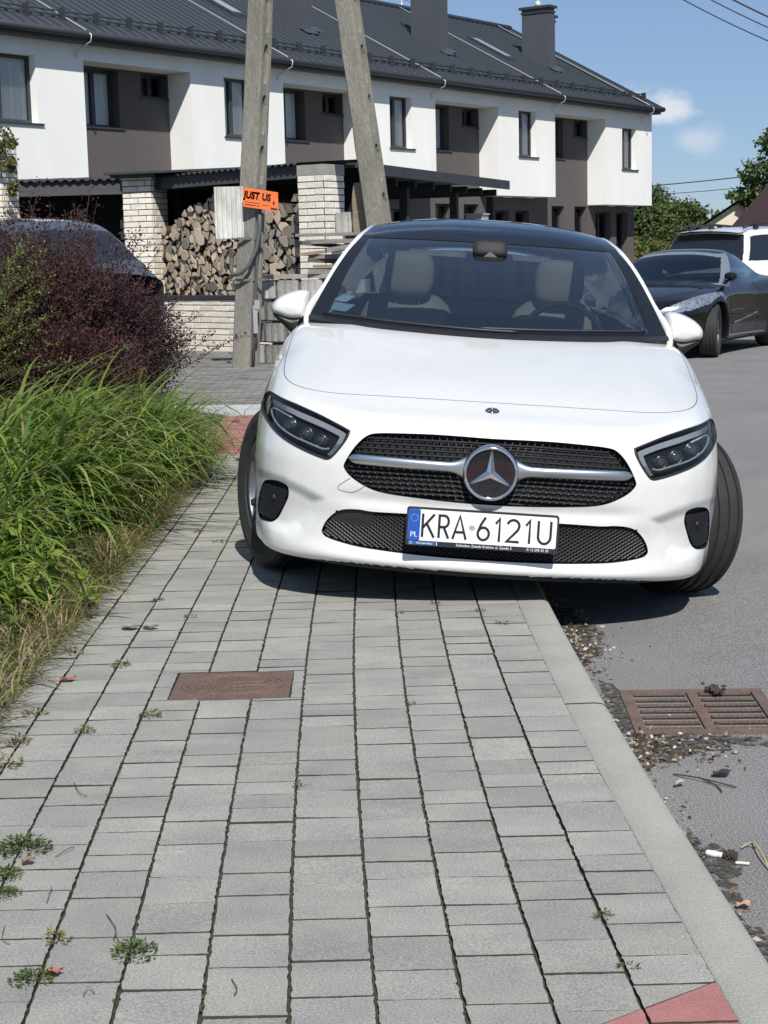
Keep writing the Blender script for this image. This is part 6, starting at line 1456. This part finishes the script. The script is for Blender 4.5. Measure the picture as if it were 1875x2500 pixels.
# ---- weeds in the joints
def weed_mesh(seed, n, spread, leaf, h, mats):
    rng = np.random.default_rng(seed); a = rng.uniform(0, 6.28, n); r = rng.uniform(.0, 1, n) ** .7 * spread
    P = np.stack([r * np.cos(a), r * np.sin(a) * .75, rng.uniform(.002, h, n) * (1 - .6 * r / spread)], 1); D = np.stack([np.cos(a), np.sin(a), rng.uniform(-.2, .9, n)], 1) + rng.normal(0, .4, (n, 3)); D[:, 2] = np.abs(D[:, 2])
    o = leaves_mesh('weed_tuft', P, D, leaf * rng.uniform(.5, 1.3, n), mats, rng=rng, width=.42, midx=rng.choice(len(mats), n)); return o
WD = leaf_mat('weed_green', [(.035, .06, .014), (.08, .12, .03), (.13, .17, .05)], trans=.3)
wm = [weed_mesh(31, 260, .052, .0115, .03, [WD]), weed_mesh(32, 60, .026, .0115, .022, [WD, GR3]), weed_mesh(33, 26, .017, .009, .014, [WD]), weed_mesh(34, 420, .062, .012, .045, [WD])]
wlist = [(50, 1838, 3, 1.0, 'dense green weed tuft by the frame edge'), (12, 1895, 0, .8, 'feathery weed tuft just below the dense tuft'), (8, 1935, 0, .7, 'small grass tuft in the second joint near the frame edge'), (290, 2062, 0, .95, 'sprawling knotgrass weed in the joint near the bottom corner'), (70, 2118, 0, .8, 'flat weed beside the orange dead leaf'), (125, 2032, 1, 1.1, 'little weed linked by a runner to the sprawling knotgrass'),
         (325, 1550, 1, 1.2, 'upright weed in the joint below the rusty cover'), (183, 1582, 1, 1.1, 'dark leafy weed left of the rusty cover'), (262, 1440, 1, 1.2, 'weed tuft in the joint level with the rusty cover'), (156, 1412, 1, 1.3, 'weed among the dry grass'), (340, 1298, 1, .9, 'weed in the joint left of the car shadow'), (410, 1335, 2, 1.2, 'tiny weed left of the car shadow'),
         (430, 1150, 1, 1.0, 'weed beside the front tyre'), (472, 1172, 2, 1.3, 'small weed nearest the front tyre'), (38, 1608, 1, 1.4, 'grass tuft in the leftmost joint'), (10, 1660, 1, 1.5, 'dry grass tuft at the frame edge'), (942, 1306, 2, 1.2, 'small weed at the edge of the car shadow'), (862, 1325, 2, .9, 'tiny sprout under the car front'), (1036, 1322, 2, 1.1, 'sprout close to the kerb by the car shadow'),
         (890, 1523, 2, .9, 'tiny sprout in the middle of the pavement'), (1086, 1348, 2, 1.2, 'flat dark weed beside the kerbstone'), (1300, 1980, 1, .8, 'weed in the joint beside the kerb near the red block'), (1356, 2092, 2, 1.1, 'sprout just above the red block'), (647, 1700, 2, 1.0, 'sprout in the middle joint of the pavement'), (75, 1545, 1, 1.2, 'weed in the joint beside the dry grass'), (100, 1360, 1, 1.2, 'weed at the edge of the thatch')]
def gnd(dx, dy, z=0.0):
    """ground point under a picture position of the reference (1659 wide)"""
    d = _f + _R * ((dx * 1.1302 - 937.5) / FPX) - _U * ((dy * 1.1302 - 1250) / FPX); t = (z - CAM_H) / d.z; return Vector((d.x * t, d.y * t, z))
for i, (dx, dy, k, s, lab) in enumerate(wlist):
    src = wm[k]; o = bpy.data.objects.new('weed_tuft', src.data); COL.objects.link(o); p = gnd(dx, dy); o.location = (p.x, p.y, -.002); o.rotation_euler = (0, 0, i * 1.7); o.scale = (s, s, s); tag(o, lab, 'weed', 'weeds in the paving joints')
for w in wm: bpy.data.objects.remove(w)
# moss and fine weeds that fill the joints here and there
P, D = [], []
rj = np.random.default_rng(5)
for xl in [0.476 - 0.1475 * i for i in range(1, 12)]:
    for _ in range(22):
        y = rj.uniform(2.2, 10); n = rj.integers(3, 12); yy_ = y + rj.normal(0, .035, n); P.append(np.stack([xl + np.array([cx_off(v) for v in yy_]) + rj.normal(0, .003, n), yy_, np.full(n, -.004)], 1)); D.append(np.stack([rj.normal(0, 1, n), rj.normal(0, 1, n), rj.uniform(.1, 1, n)], 1))
P, D = np.vstack(P), np.vstack(D); w_ = np.where(P[:, 0] < -.2, 1, .55); o = leaves_mesh('moss', P, D, .011 * w_ * rj.uniform(.4, 1.2, len(P)), [leaf_mat('moss_green', [(.05, .06, .02), (.09, .095, .03)], trans=.2)], rng=rj); tag(o, 'moss in the paving joints', 'moss', kind='stuff')
# ---- trees and bushes beyond the building
def tree(name, label, base, blobs, n, leaf, mats, wts=None, trunk=None, cat='tree', seed=1, group=None):
    """blobs: (x,y,z,rx,ry,rz) lobes; leaf sprays gather in clumps through each lobe's outer part."""
    rng = np.random.default_rng(seed); root = thing(name, label, cat, base, 0, group)
    if trunk:
        g = MB()
        for pts, r in trunk: g.tube(densify(pts, False, 4), [lerp(r, r * .4, k / (4 * (len(pts) - 1))) for k in range(4 * (len(pts) - 1) + 1)], 8)
        g.build('trunk', M_BARK, root)
    vol = np.array([b[3] * b[4] * b[5] for b in blobs]) ** .75; vol /= vol.sum(); PP = []
    for b, v in zip(blobs, vol):
        nc = max(6, int(n * v / 26)); d = rng.normal(size=(nc, 3)); d /= np.linalg.norm(d, axis=1)[:, None]; r = rng.uniform(.45, 1.08, nc) ** .6; c = np.array(b[:3]) + d * r[:, None] * np.array(b[3:]); rad_ = np.array(b[3:]).mean() * .26
        for q in c: PP.append(q + rng.normal(0, 1, (26, 3)) * rad_ * rng.uniform(.35, .9) * np.array([1, 1, .7]))
    P = np.vstack(PP); D = rng.normal(size=P.shape); D[:, 2] -= .3
    leaves_mesh('crown', P, D, leaf * rng.uniform(.6, 1.3, len(P)), mats, root, midx=rng.choice(len(mats), len(P), p=wts), rng=rng, width=.6); return root
TG1 = leaf_mat('tree_green', [(.06, .105, .032), (.11, .16, .05), (.16, .21, .075)], trans=.4); TG2 = leaf_mat('tree_dark', [(.042, .078, .03), (.07, .11, .045)], trans=.35); TG3 = leaf_mat('tree_olive', [(.10, .11, .03), (.17, .17, .045), (.24, .22, .06)], trans=.4)
tree('bush', 'tall dark green bush just past the end of the terrace', (9.6, 64, 0), [(0, 0, 1.6, 1.3, 1.2, 1.5), (.5, 0, 2.7, .9, .8, .85), (-.6, .3, 2.4, .7, .7, .8), (.2, 0, 3.3, .45, .4, .55)], 15000, .15, [TG1, TG2], [.6, .4], [([(0, 0, 0), (.1, 0, 1.2), (.3, 0, 2.8)], .07), ([(.2, 0, 1.4), (.6, .1, 3.0)], .04)], 'bush', 41)
tree('bush', 'rounded green bush in the middle of the far bushes', (10.9, 63, 0), [(0, 0, 1.2, 1.3, 1.2, 1.2), (.3, 0, 2.1, 1.0, .9, .8), (-.4, .2, 2.3, .6, .6, .6), (.8, 0, 2.4, .45, .4, .5)], 13000, .15, [TG1, TG3, TG2], [.55, .2, .25], [([(0, 0, 0), (0, 0, 1.0), (.2, 0, 2.2)], .06)], 'bush', 42)
tree('bush', 'yellowish bush beside the white sport utility car roof', (12.3, 61, 0), [(0, 0, 1.1, 1.0, .9, 1.0), (-.5, 0, 1.6, .6, .6, .55), (.5, 0, 1.75, .6, .6, .45)], 9000, .14, [TG3, TG1], [.7, .3], [([(0, 0, 0), (.1, 0, 1.4)], .05)], 'bush', 43)
tree('bush', 'low olive bush at the foot of the far bushes', (9.2, 58, 0), [(0, 0, .7, .9, .7, .8), (.6, 0, .8, .6, .6, .6)], 4500, .14, [TG3, TG1], [.6, .4], None, 'bush', 44)
tree('leafy_tree', 'leafy tree at the picture edge above the brown roof', (15.4, 60.5, 0), [(-.6, 0, 4.2, 1.1, 1.2, .8), (-1.7, 0, 3.8, .8, .9, .45), (-1.0, 0, 4.9, .75, .8, .45), (1.3, 0, 5.6, 1.5, 1.6, 1.2), (-2.1, 0, 3.0, .7, .8, .38), (-1.3, .2, 2.7, .9, .9, .6), (-.2, 0, 3.4, 1.2, 1.2, .8), (1.6, 0, 5.0, 1.6, 1.6, 1.6)], 22000, .19, [TG1, TG2, TG3], [.55, .37, .08], [([(0, 0, 0), (-.05, 0, 2.2), (0, 0, 5.6)], .17), ([(-.03, 0, 2.4), (-1.1, 0, 3.2), (-2.1, 0, 3.1)], .06), ([(0, 0, 3.4), (-.9, 0, 4.6), (-1.2, 0, 5.8)], .06), ([(0, 0, 3.2), (1.2, 0, 5.2)], .06)], seed=45)
for i, (x, y, s, lab) in enumerate(((19, 70, 1.2, 'dark round tree right of the brown roofed house'), (4.0, 95, 1.3, 'far tree behind the terrace end'), (26, 80, 1.5, 'broad tree far along the street'))):
    tree('leafy_tree', lab, (x, y, 0), [(0, 0, 2.6 * s, 2.0 * s, 1.8 * s, 1.6 * s), (-.9 * s, 0, 3.6 * s, 1.2 * s, 1.1 * s, .9 * s), (1.0 * s, 0, 3.4 * s, 1.2 * s, 1.1 * s, 1.0 * s)], 3200, .22, [TG1, TG2], [.6, .4], [([(0, 0, 0), (.1, 0, 2.0 * s), (0, 0, 3.4 * s)], .16)], seed=50 + i)
rt_ = np.random.default_rng(77); n = 9000; ang = rt_.uniform(-.75, .75, n); R_ = rt_.uniform(150, 175, n); hgt = 1.5 + 2.4 * (np.sin(ang * 37) * .3 + np.sin(ang * 91 + 1) * .25 + .75); P = np.stack([R_ * np.sin(ang), R_ * np.cos(ang), rt_.uniform(0, 1, n) ** .8 * hgt], 1)
o = leaves_mesh('far_treeline', P, rt_.normal(size=(n, 3)), rt_.uniform(.6, 1.5, n), [TG1, TG2], rng=rt_, width=.8); tag(o, 'distant line of trees at the horizon', 'trees', kind='stuff')
# creeper on the leftmost pillar
tree('creeper', 'brownish creeper trailing over the overgrown brick pillar', (-5.25, 24.0, 0), [(-.05, -.05, 2.95, .28, .25, .22), (.12, -.2, 2.65, .10, .1, .25), (.17, -.22, 2.4, .05, .06, .28), (-.2, -.1, 2.8, .2, .2, .3)], 700, .075, [TG1, TG3, leaf_mat('leaf_rust', [(.16, .07, .03), (.22, .12, .05)])], [.45, .35, .2], [([(-.1, 0, 2.0), (-.05, -.15, 2.6), (.1, -.2, 2.9), (.17, -.25, 2.3)], .012)], 'creeper', 61)
# ---- far houses
def house(name, label, c, w, d, hw, hr, wallm, roofm, rz_=0.0, hip=0.0, over=.3):
    t = thing(name, label, 'house', c, rz_); g = MB(); g.bb((-w / 2, -d / 2, -.3), (w / 2, d / 2, hw))
    if not hip: g.add([(-w / 2, -d / 2, hw), (-w / 2, d / 2, hw), (-w / 2, 0, hr - .1), (w / 2, -d / 2, hw), (w / 2, d / 2, hw), (w / 2, 0, hr - .1)], [(0, 2, 1), (3, 4, 5)])
    g.build('wall', wallm, t); g = MB(); x = w / 2 + over; y = d / 2 + over; ez = hw - .12
    A = [(-x, -y, ez), (x, -y, ez), (x - hip, 0, hr), (-x + hip, 0, hr)]; B = [(x, y, ez), (-x, y, ez), (-x + hip, 0, hr), (x - hip, 0, hr)]
    g.add(A, [(0, 1, 2, 3)]); g.add(B, [(0, 1, 2, 3)])
    if hip: g.add([A[0], A[3], B[1]], [(0, 1, 2)]); g.add([A[1], B[0], A[2]], [(0, 1, 2)])
    g.add([(a, b, c_ - .12) for a, b, c_ in A], [(0, 1, 2, 3)]); g.build('roof', roofm, t)
    for wx in (-w / 4, w / 4):
        g = MB(); g.bb((wx - .45, -d / 2 - .03, hw * .40), (wx + .45, -d / 2 - .004, hw * .80)); fo_ = g.build('window', M_WHITE, t); g = MB(); g.bb((wx - .38, -d / 2 - .036, hw * .44), (wx + .38, -d / 2 - .031, hw * .76)); g.build('pane', M_DGLASS, fo_)
    return t
house('brown_roofed_house', 'house with a big brown hipped roof at the picture edge', (15.05, 52, 0), 7.0, 5.8, 1.62, 3.30, mat('house_cream', (.6, .55, .45), .9), mat('brown_roof', (.105, .055, .05), .8, var=.2, vscale=3, stretch=(1, 1, 12)), .05, hip=.8)
house('cream_house', 'small cream house with a dark roof peeping out below the leafy tree', (11.98, 56.5, 0), 2.5, 3.4, 1.55, 2.72, mat('house_yellow', (.66, .6, .45), .9), M_ANTH, 1.35)
g = MB()
for i in range(9): g.bb((6.2 + i * .8, 56 + i * .1, -.1), (6.95 + i * .8, 56.06 + i * .1, .75))
o = g.build('board_fence', mat('fence_brown', (.16, .11, .08), .9, var=.3, vscale=3)); tag(o, 'low brown board fence before the far bushes', 'fence')
# ================================================================== SMALL THINGS ON THE GROUND
M_RUST = mat('rusty_iron', (.185, .12, .092), .8, metal=.2, var=.5, vscale=12, col2=(.115, .08, .066), bump=.6, bscale=60, v2=(120, .2))
# water stop cover in the pavement
mc = thing('access_cover', 'rusty brown oblong iron cover set in the grey pavement', 'cover', (-.46, 4.845, 0))
g = MB(); w, d = .345, .315
g.prism(rrect(-w / 2, w / 2, -d / 2, d / 2, .006), -.03, -.001); g.build('frame', M_RUST, mc)
g = MB(); g.prism(rrect(-w / 2 + .012, w / 2 - .012, -d / 2 + .012, d / 2 - .012, .004), -.0011, .0005)
for a, b in ((.150, .118), (.132, .100)): g.tube([(a * math.cos(k * math.pi / 28), b * math.sin(k * math.pi / 28), .001) for k in range(57)], .0032, 6, caps=False)
for i in range(-9, 10):
    for j in range(-8, 9):
        x, y = i * .0125, j * .0125
        if (x / .122) ** 2 + (y / .092) ** 2 < 1 and (i + j) % 2 == 0 and not (abs(y + .1 * x) < .018 and x > -.02): g.box((x, y, .0012), (.0075, .0075, .003), rz=.785)
g.tube([(-.02, .0, .0018), (.03, .022, .0018), (.075, .02, .0018), (.11, .04, .0018)], .005, 6); g.tube([(.0, -.03, .0018), (.06, -.012, .0018), (.11, -.02, .0018)], .004, 6); g.build('lid', M_RUST, mc)
# street drain
gx0, gx1, gy0, gy1 = .715, 1.155, 4.64, 5.12; RZ = ROAD_Z - .002
dr = thing('street_drain', 'rusty iron drain grate in the asphalt beside the kerb', 'drain', ((gx0 + gx1) / 2, (gy0 + gy1) / 2, RZ), -.04)
w, d = (gx1 - gx0), (gy1 - gy0); g = MB()
for a, b in (((-w / 2, -d / 2), (w / 2, -d / 2 + .035)), ((-w / 2, d / 2 - .035), (w / 2, d / 2)), ((-w / 2, -d / 2 + .035), (-w / 2 + .035, d / 2 - .035)), ((w / 2 - .035, -d / 2 + .035), (w / 2, d / 2 - .035))): g.bb((a[0], a[1], -.05), (b[0], b[1], .008))
g.build('frame', M_RUST, dr); g = MB(); n = 7
for i in range(n):
    y = -d / 2 + .05 + i * (d - .10) / (n - 1)
    for s in (-1, 1):
        x0, x1 = (.022, w / 2 - .04) if s > 0 else (-w / 2 + .04, -.022); g.bb((x0, y - .015, -.04), (x1, y + .015, .006)); g.m[-6:] = [1, 0, 1, 1, 1, 1]  # bar sides coloured dark and grimy, standing in for shade in the slots
        for k in range(9):
            x = lerp(x0, x1, (k + .5) / 9); g.box((x, y - .004, .0065), (.008, .012, .004))
g.add([(-.02, -d / 2 + .036, -.04), (.02, -d / 2 + .036, -.04), (.02, d / 2 - .036, -.04), (-.02, d / 2 - .036, -.04), (-.016, -d / 2 + .036, .009), (.016, -d / 2 + .036, .009), (.016, d / 2 - .036, .009), (-.016, d / 2 - .036, .009)], [(4, 5, 6, 7), (0, 1, 5, 4), (1, 2, 6, 5), (3, 0, 4, 7), (2, 3, 7, 6)]); g.box((0, 0, .006), (.05, .05, .010), rz=.785); g.build('grate', [M_RUST, mat('slot_shade', (.022, .017, .014), .95)], dr)
g = MB(); g.quad((-w / 2 + .036, -d / 2 + .036, -.03), (w / 2 - .036, -d / 2 + .036, -.03), (w / 2 - .036, d / 2 - .036, -.03), (-w / 2 + .036, d / 2 - .036, -.03)); g.build('pit', M_UNDER, dr)
# dirt in the gutter and round the drain: irregular thin patches of silt
M_SILT = mat('silt', (.105, .093, .076), .98, var=.5, vscale=40, bump=1.0, bscale=200, v2=(300, .3))
_n, _l = M_SILT.node_tree.nodes, M_SILT.node_tree.links      # ragged cover: thins out to the asphalt in specks
_t = _n.new('ShaderNodeTexCoord'); _x = _n.new('ShaderNodeTexNoise'); _x.inputs['Scale'].default_value = 34; _x.inputs['Detail'].default_value = 8; _x.inputs['Roughness'].default_value = .7
_l.new(_t.outputs['Object'], _x.inputs['Vector']); _m = _n.new('ShaderNodeMapRange'); _m.inputs['From Min'].default_value = .44; _m.inputs['From Max'].default_value = .56
_l.new(_x.outputs['Fac'], _m.inputs['Value']); _tr = _n.new('ShaderNodeBsdfTransparent'); _mx = _n.new('ShaderNodeMixShader'); _l.new(_m.outputs[0], _mx.inputs['Fac']); _l.new(_tr.outputs[0], _mx.inputs[1]); _l.new(_n['Principled BSDF'].outputs[0], _mx.inputs[2]); _l.new(_mx.outputs[0], _n['Material Output'].inputs['Surface'])
def blotch(g, cx_, cy_, rx, ry, z, seed, n=40):
    r_ = random.Random(seed); ph = [r_.uniform(0, 6.28) for _ in range(6)]
    P = []
    for k in range(n):
        a = 2 * math.pi * k / n; q = 1 + .22 * math.sin(2 * a + ph[0]) + .16 * math.sin(5 * a + ph[1]) + .10 * math.sin(9 * a + ph[2]) + r_.uniform(-.06, .06); P.append((cx_ + rx * q * math.cos(a), cy_ + ry * q * math.sin(a), z))
    g.add([(cx_, cy_, z + .006)] + P, [(0, k + 1, (k + 1) % n + 1) for k in range(n)])
g = MB()
for i, (a, b, c, d) in enumerate(((.82, 4.55, .16, .09), (.72, 4.5, .09, .16), (.70, 5.85, .07, .30), (.66, 6.2, .06, .25), (.70, 3.6, .06, .25), (.72, 3.1, .05, .2), (.70, 4.95, .05, .25), (1.0, 4.56, .12, .05))): blotch(g, a, b, c, d, ROAD_Z + .001, i)
tag(g.build('silt', M_SILT), 'dark silt gathered in the gutter and round the drain', 'dirt', kind='stuff')
rl = np.random.default_rng(9); n = 1500
def lit(n):
    a = rl.uniform(0, 1, n); y = np.where(a < .38, rl.normal(5.85, .22, n), np.where(a < .68, rl.normal(4.52, .09, n), rl.uniform(2.2, 6.8, n)))
    x = np.array([.60 + cx_off(q) for q in y]) + .012 + np.abs(rl.normal(0, .05, n)) * np.where(a < .38, 1.5, np.where(a < .68, 3.2, .9)); return np.stack([x, y, np.full(n, ROAD_Z + .004)], 1)
P = lit(n); D = rl.normal(size=(n, 3)); D[:, 2] *= .25
LL = [leaf_mat('litter_brown', [(.10, .06, .035), (.17, .11, .06), (.26, .19, .11)], trans=.1), leaf_mat('litter_pale', [(.42, .38, .30), (.55, .50, .42)], trans=.1), leaf_mat('litter_dark', [(.03, .025, .02), (.06, .05, .04)], trans=.05)]
o = leaves_mesh('leaf_litter', P, D, rl.uniform(.006, .026, n), LL, rng=rl, midx=rl.choice(3, n, p=[.52, .13, .35]), width=.5); tag(o, 'dead leaf bits and seed husks in the gutter', 'litter', kind='stuff')
n = 420; P = lit(n); g = MB()
for p in P[:170]:
    s = random.uniform(.003, .009); g.box(p + np.array([0, 0, s * .2]), (s, s * random.uniform(.6, 1.3), s * .8), rz=random.uniform(0, 3), taper=.7)
tag(g.build('gravel', mat('grit', (.38, .36, .33), .9, island=.5)), 'loose grit and pebbles in the gutter', 'gravel', kind='stuff')
# straw and twigs
def twig(label, pts, r, m, name='dry_twig', cat='twig', group=None):
    g = MB(); c = Vector(pts[0]); g.tube([Vector(p) - c for p in densify(pts, False, 4)], r, 5); o = g.build(name, m, loc=c); return tag(o, label, cat, group)
M_STRAW = mat('straw', (.40, .32, .19), .8); M_TWIG = mat('twig_dark', (.06, .045, .035), .9)
def gz(dx, dy, z): p = gnd(dx, dy, z); return (p.x, p.y, z)
R0 = ROAD_Z + .004
twig('dark forked twig lying on the asphalt below the drain', [gz(1455, 1672, R0), gz(1510, 1680, R0 + .006), gz(1590, 1700, R0)], .0022, M_TWIG); twig('short dark twig crossing the forked one', [gz(1510, 1680, R0 + .005), gz(1545, 1695, R0), gz(1560, 1710, R0)], .002, M_TWIG)
twig('pale straw curl on the asphalt at the frame edge', [gz(1600, 1832, R0), gz(1630, 1820, R0 + .012), gz(1659, 1870, R0)], .0022, M_STRAW); twig('thin pale straw beside the straw curl', [gz(1625, 1815, R0), gz(1640, 1850, R0), gz(1680, 1900, R0)], .0018, M_STRAW)
for i, (a, b, c, lab) in enumerate((((105, 1930), (112, 1915), (100, 1950), 'small dark bent stalk on the left pavers'), ((230, 1975), (250, 2005), (245, 2030), 'curved grey stalk on the left pavers'), ((250, 2020), (275, 2050), (335, 2045), 'long thin grey stalk beside the knotgrass'), ((160, 1690), (170, 1710), (188, 1720), 'short curved stalk near the weeds'), ((10, 2000), (5, 2025), (22, 2040), 'bent stalk at the frame edge'), ((500, 2115), (512, 2135), (505, 2150), 'fine stalk beside the lower joint'), ((180, 2150), (190, 2130), (205, 2145), 'hair thin stalk near the orange leaf'), ((120, 1850), (150, 1832), (160, 1830), 'fine stalk by the dense weed'))):
    twig(lab, [gz(*a, .004), gz(*b, .010), gz(*c, .004)], .0009, M_TWIG if i % 2 else mat('stalk_grey', (.16, .15, .12), .9), 'dry_stalk', 'stalk', 'dry stalks on the pavers')
for i, (a, b, c, lab) in enumerate((((500, 715), (560, 748), (640, 790), 'long pale stalk leaning at the foot of the upright pole'), ((495, 760), (540, 772), (600, 775), 'pale stalk lying on the driveway by the pole'), ((505, 775), (540, 770), (560, 768), 'short pale stalk by the pole base'))):
    twig(lab, [gz(*a, .15 if i == 0 else .02), gz(*b, .08 if i == 0 else .03), gz(*c, .02)], .009, M_STRAW, 'dry_stalk', 'stalk', 'dry stalks by the pole')
# single leaves
def leaf_thing(label, dx, dy, s, m, rz_, z=.002, name='fallen_leaf'):
    g = MB(); n = 7; P = []
    for i in range(n):
        t = i / (n - 1); w = .36 * math.sin(math.pi * t ** .8) + .01; P.append([((t - .5) * s, -w * s, .010 * abs(math.sin(t * 5)) + .006), ((t - .5) * s, 0, .003 + .008 * t), ((t - .5) * s, w * s, .010 * abs(math.cos(t * 4)) + .005)])
    g.grid(P); p = gnd(dx, dy, z); o = g.build(name, m, loc=(p.x, p.y, z), rotz=rz_); return tag(o, label, 'leaf')
leaf_thing('orange dead leaf on the pavers in the bottom corner', 118, 2108, .03, mat('leaf_orange', (.42, .17, .09), .7, var=.3, vscale=60), .2); leaf_thing('rust red leaf under the dense weed tuft', 62, 1868, .03, mat('leaf_rustbrown', (.24, .10, .06), .7), .6)
leaf_thing('grey green pair leaf lying across the joint near the grass', 283, 1360, .065, mat('leaf_greygreen', (.16, .17, .11), .8), .1); leaf_thing('second grey green leaf beside the first on the joint', 326, 1359, .055, MATS['leaf_greygreen'], .0); leaf_thing('brown leaf near the top of the dry grass', 147, 1472, .05, MATS['leaf_orange'], .4)
leaf_thing('dark dead leaf on the asphalt below the drain', 1560, 1676, .055, mat('leaf_black', (.03, .028, .027), .9), .3, ROAD_Z + .002); leaf_thing('small dark leaf on the red crossing', 510, 912, .07, MATS['leaf_black'], .4); leaf_thing('dark leaf at the far end of the pavement', 525, 995, .09, MATS['leaf_black'], 0); leaf_thing('dark leaf on the driveway beside the car', 607, 968, .08, MATS['leaf_black'], .1)
leaf_thing('crumpled pale leaf lying on the asphalt left of the dark leaf', 1468, 1698, .035, mat('leaf_pale', (.33, .30, .26), .8), .7, ROAD_Z + .002); leaf_thing('pinkish dead leaf in the gutter', 1608, 1962, .035, mat('leaf_pink', (.45, .27, .20), .8), .2, ROAD_Z + .002)
# white plastic tube with a black pine cone beside it
p = gnd(1543, 1852, ROAD_Z); t = thing('plastic_tube', 'small white plastic tube lying in the gutter', 'tube', (p.x, p.y, ROAD_Z + .012), -.55)
g = MB(); M_ = Matrix.Rotation(rad(90), 4, 'Y'); g.lathe([(0, -.032), (.008, -.032), (.012, -.028), (.0125, .006), (.010, .014), (.0095, .030), (0, .030)], 16, M=M_); g.build('tube_body', mat('white_plastic', (.78, .78, .76), .4), t); g = MB(); g.lathe([(.0100, .016), (.0108, .018), (.0108, .029), (.0100, .031)], 16, M=M_); g.build('cap', mat('cap_white', (.7, .7, .68), .45), t); t.scale = (.62, .62, .62); t.location.z = ROAD_Z + .008
p = gnd(1577, 1858, ROAD_Z); g = MB(); c = Vector((0, 0, .014))
for k in range(40):
    a = k * 2.4; q = k / 39; r = .012 * math.sin(math.pi * (.15 + .8 * q)) + .004; g.box((r * math.cos(a) , -.02 + .04 * q, .014 + r * math.sin(a)), (.009, .004, .007), rz=a)
g.tube([(0, -.02, .014), (0, .02, .014)], .009, 8); o = g.build('pine_cone', M_TWIG, loc=(p.x, p.y, ROAD_Z), rotz=1.1); o.scale = (.75, .75, .75); tag(o, 'small dark pine cone touching the white plastic tube', 'pine cone')
p = gnd(1600, 1868, ROAD_Z); twig('pale cigarette stub beside the pine cone', [(p.x - .012, p.y, ROAD_Z + .005), (p.x, p.y - .002, ROAD_Z + .005), (p.x + .018, p.y - .008, ROAD_Z + .005)], .004, mat('stub', (.6, .55, .45), .8), 'cigarette_stub', 'stub')
p = gnd(1540, 1500, ROAD_Z); g = MB(); rc = random.Random(4)
for k in range(26): g.box((rc.gauss(0, .016), rc.gauss(0, .02), .012 + abs(rc.gauss(0, .008))), (.014, .010, .006), rz=rc.uniform(0, 3))
o = g.build('dirt_clump', M_TWIG, loc=(p.x, p.y, ROAD_Z), rotz=.2); tag(o, 'dark clump of rotten leaves on the drain grate', 'clump')
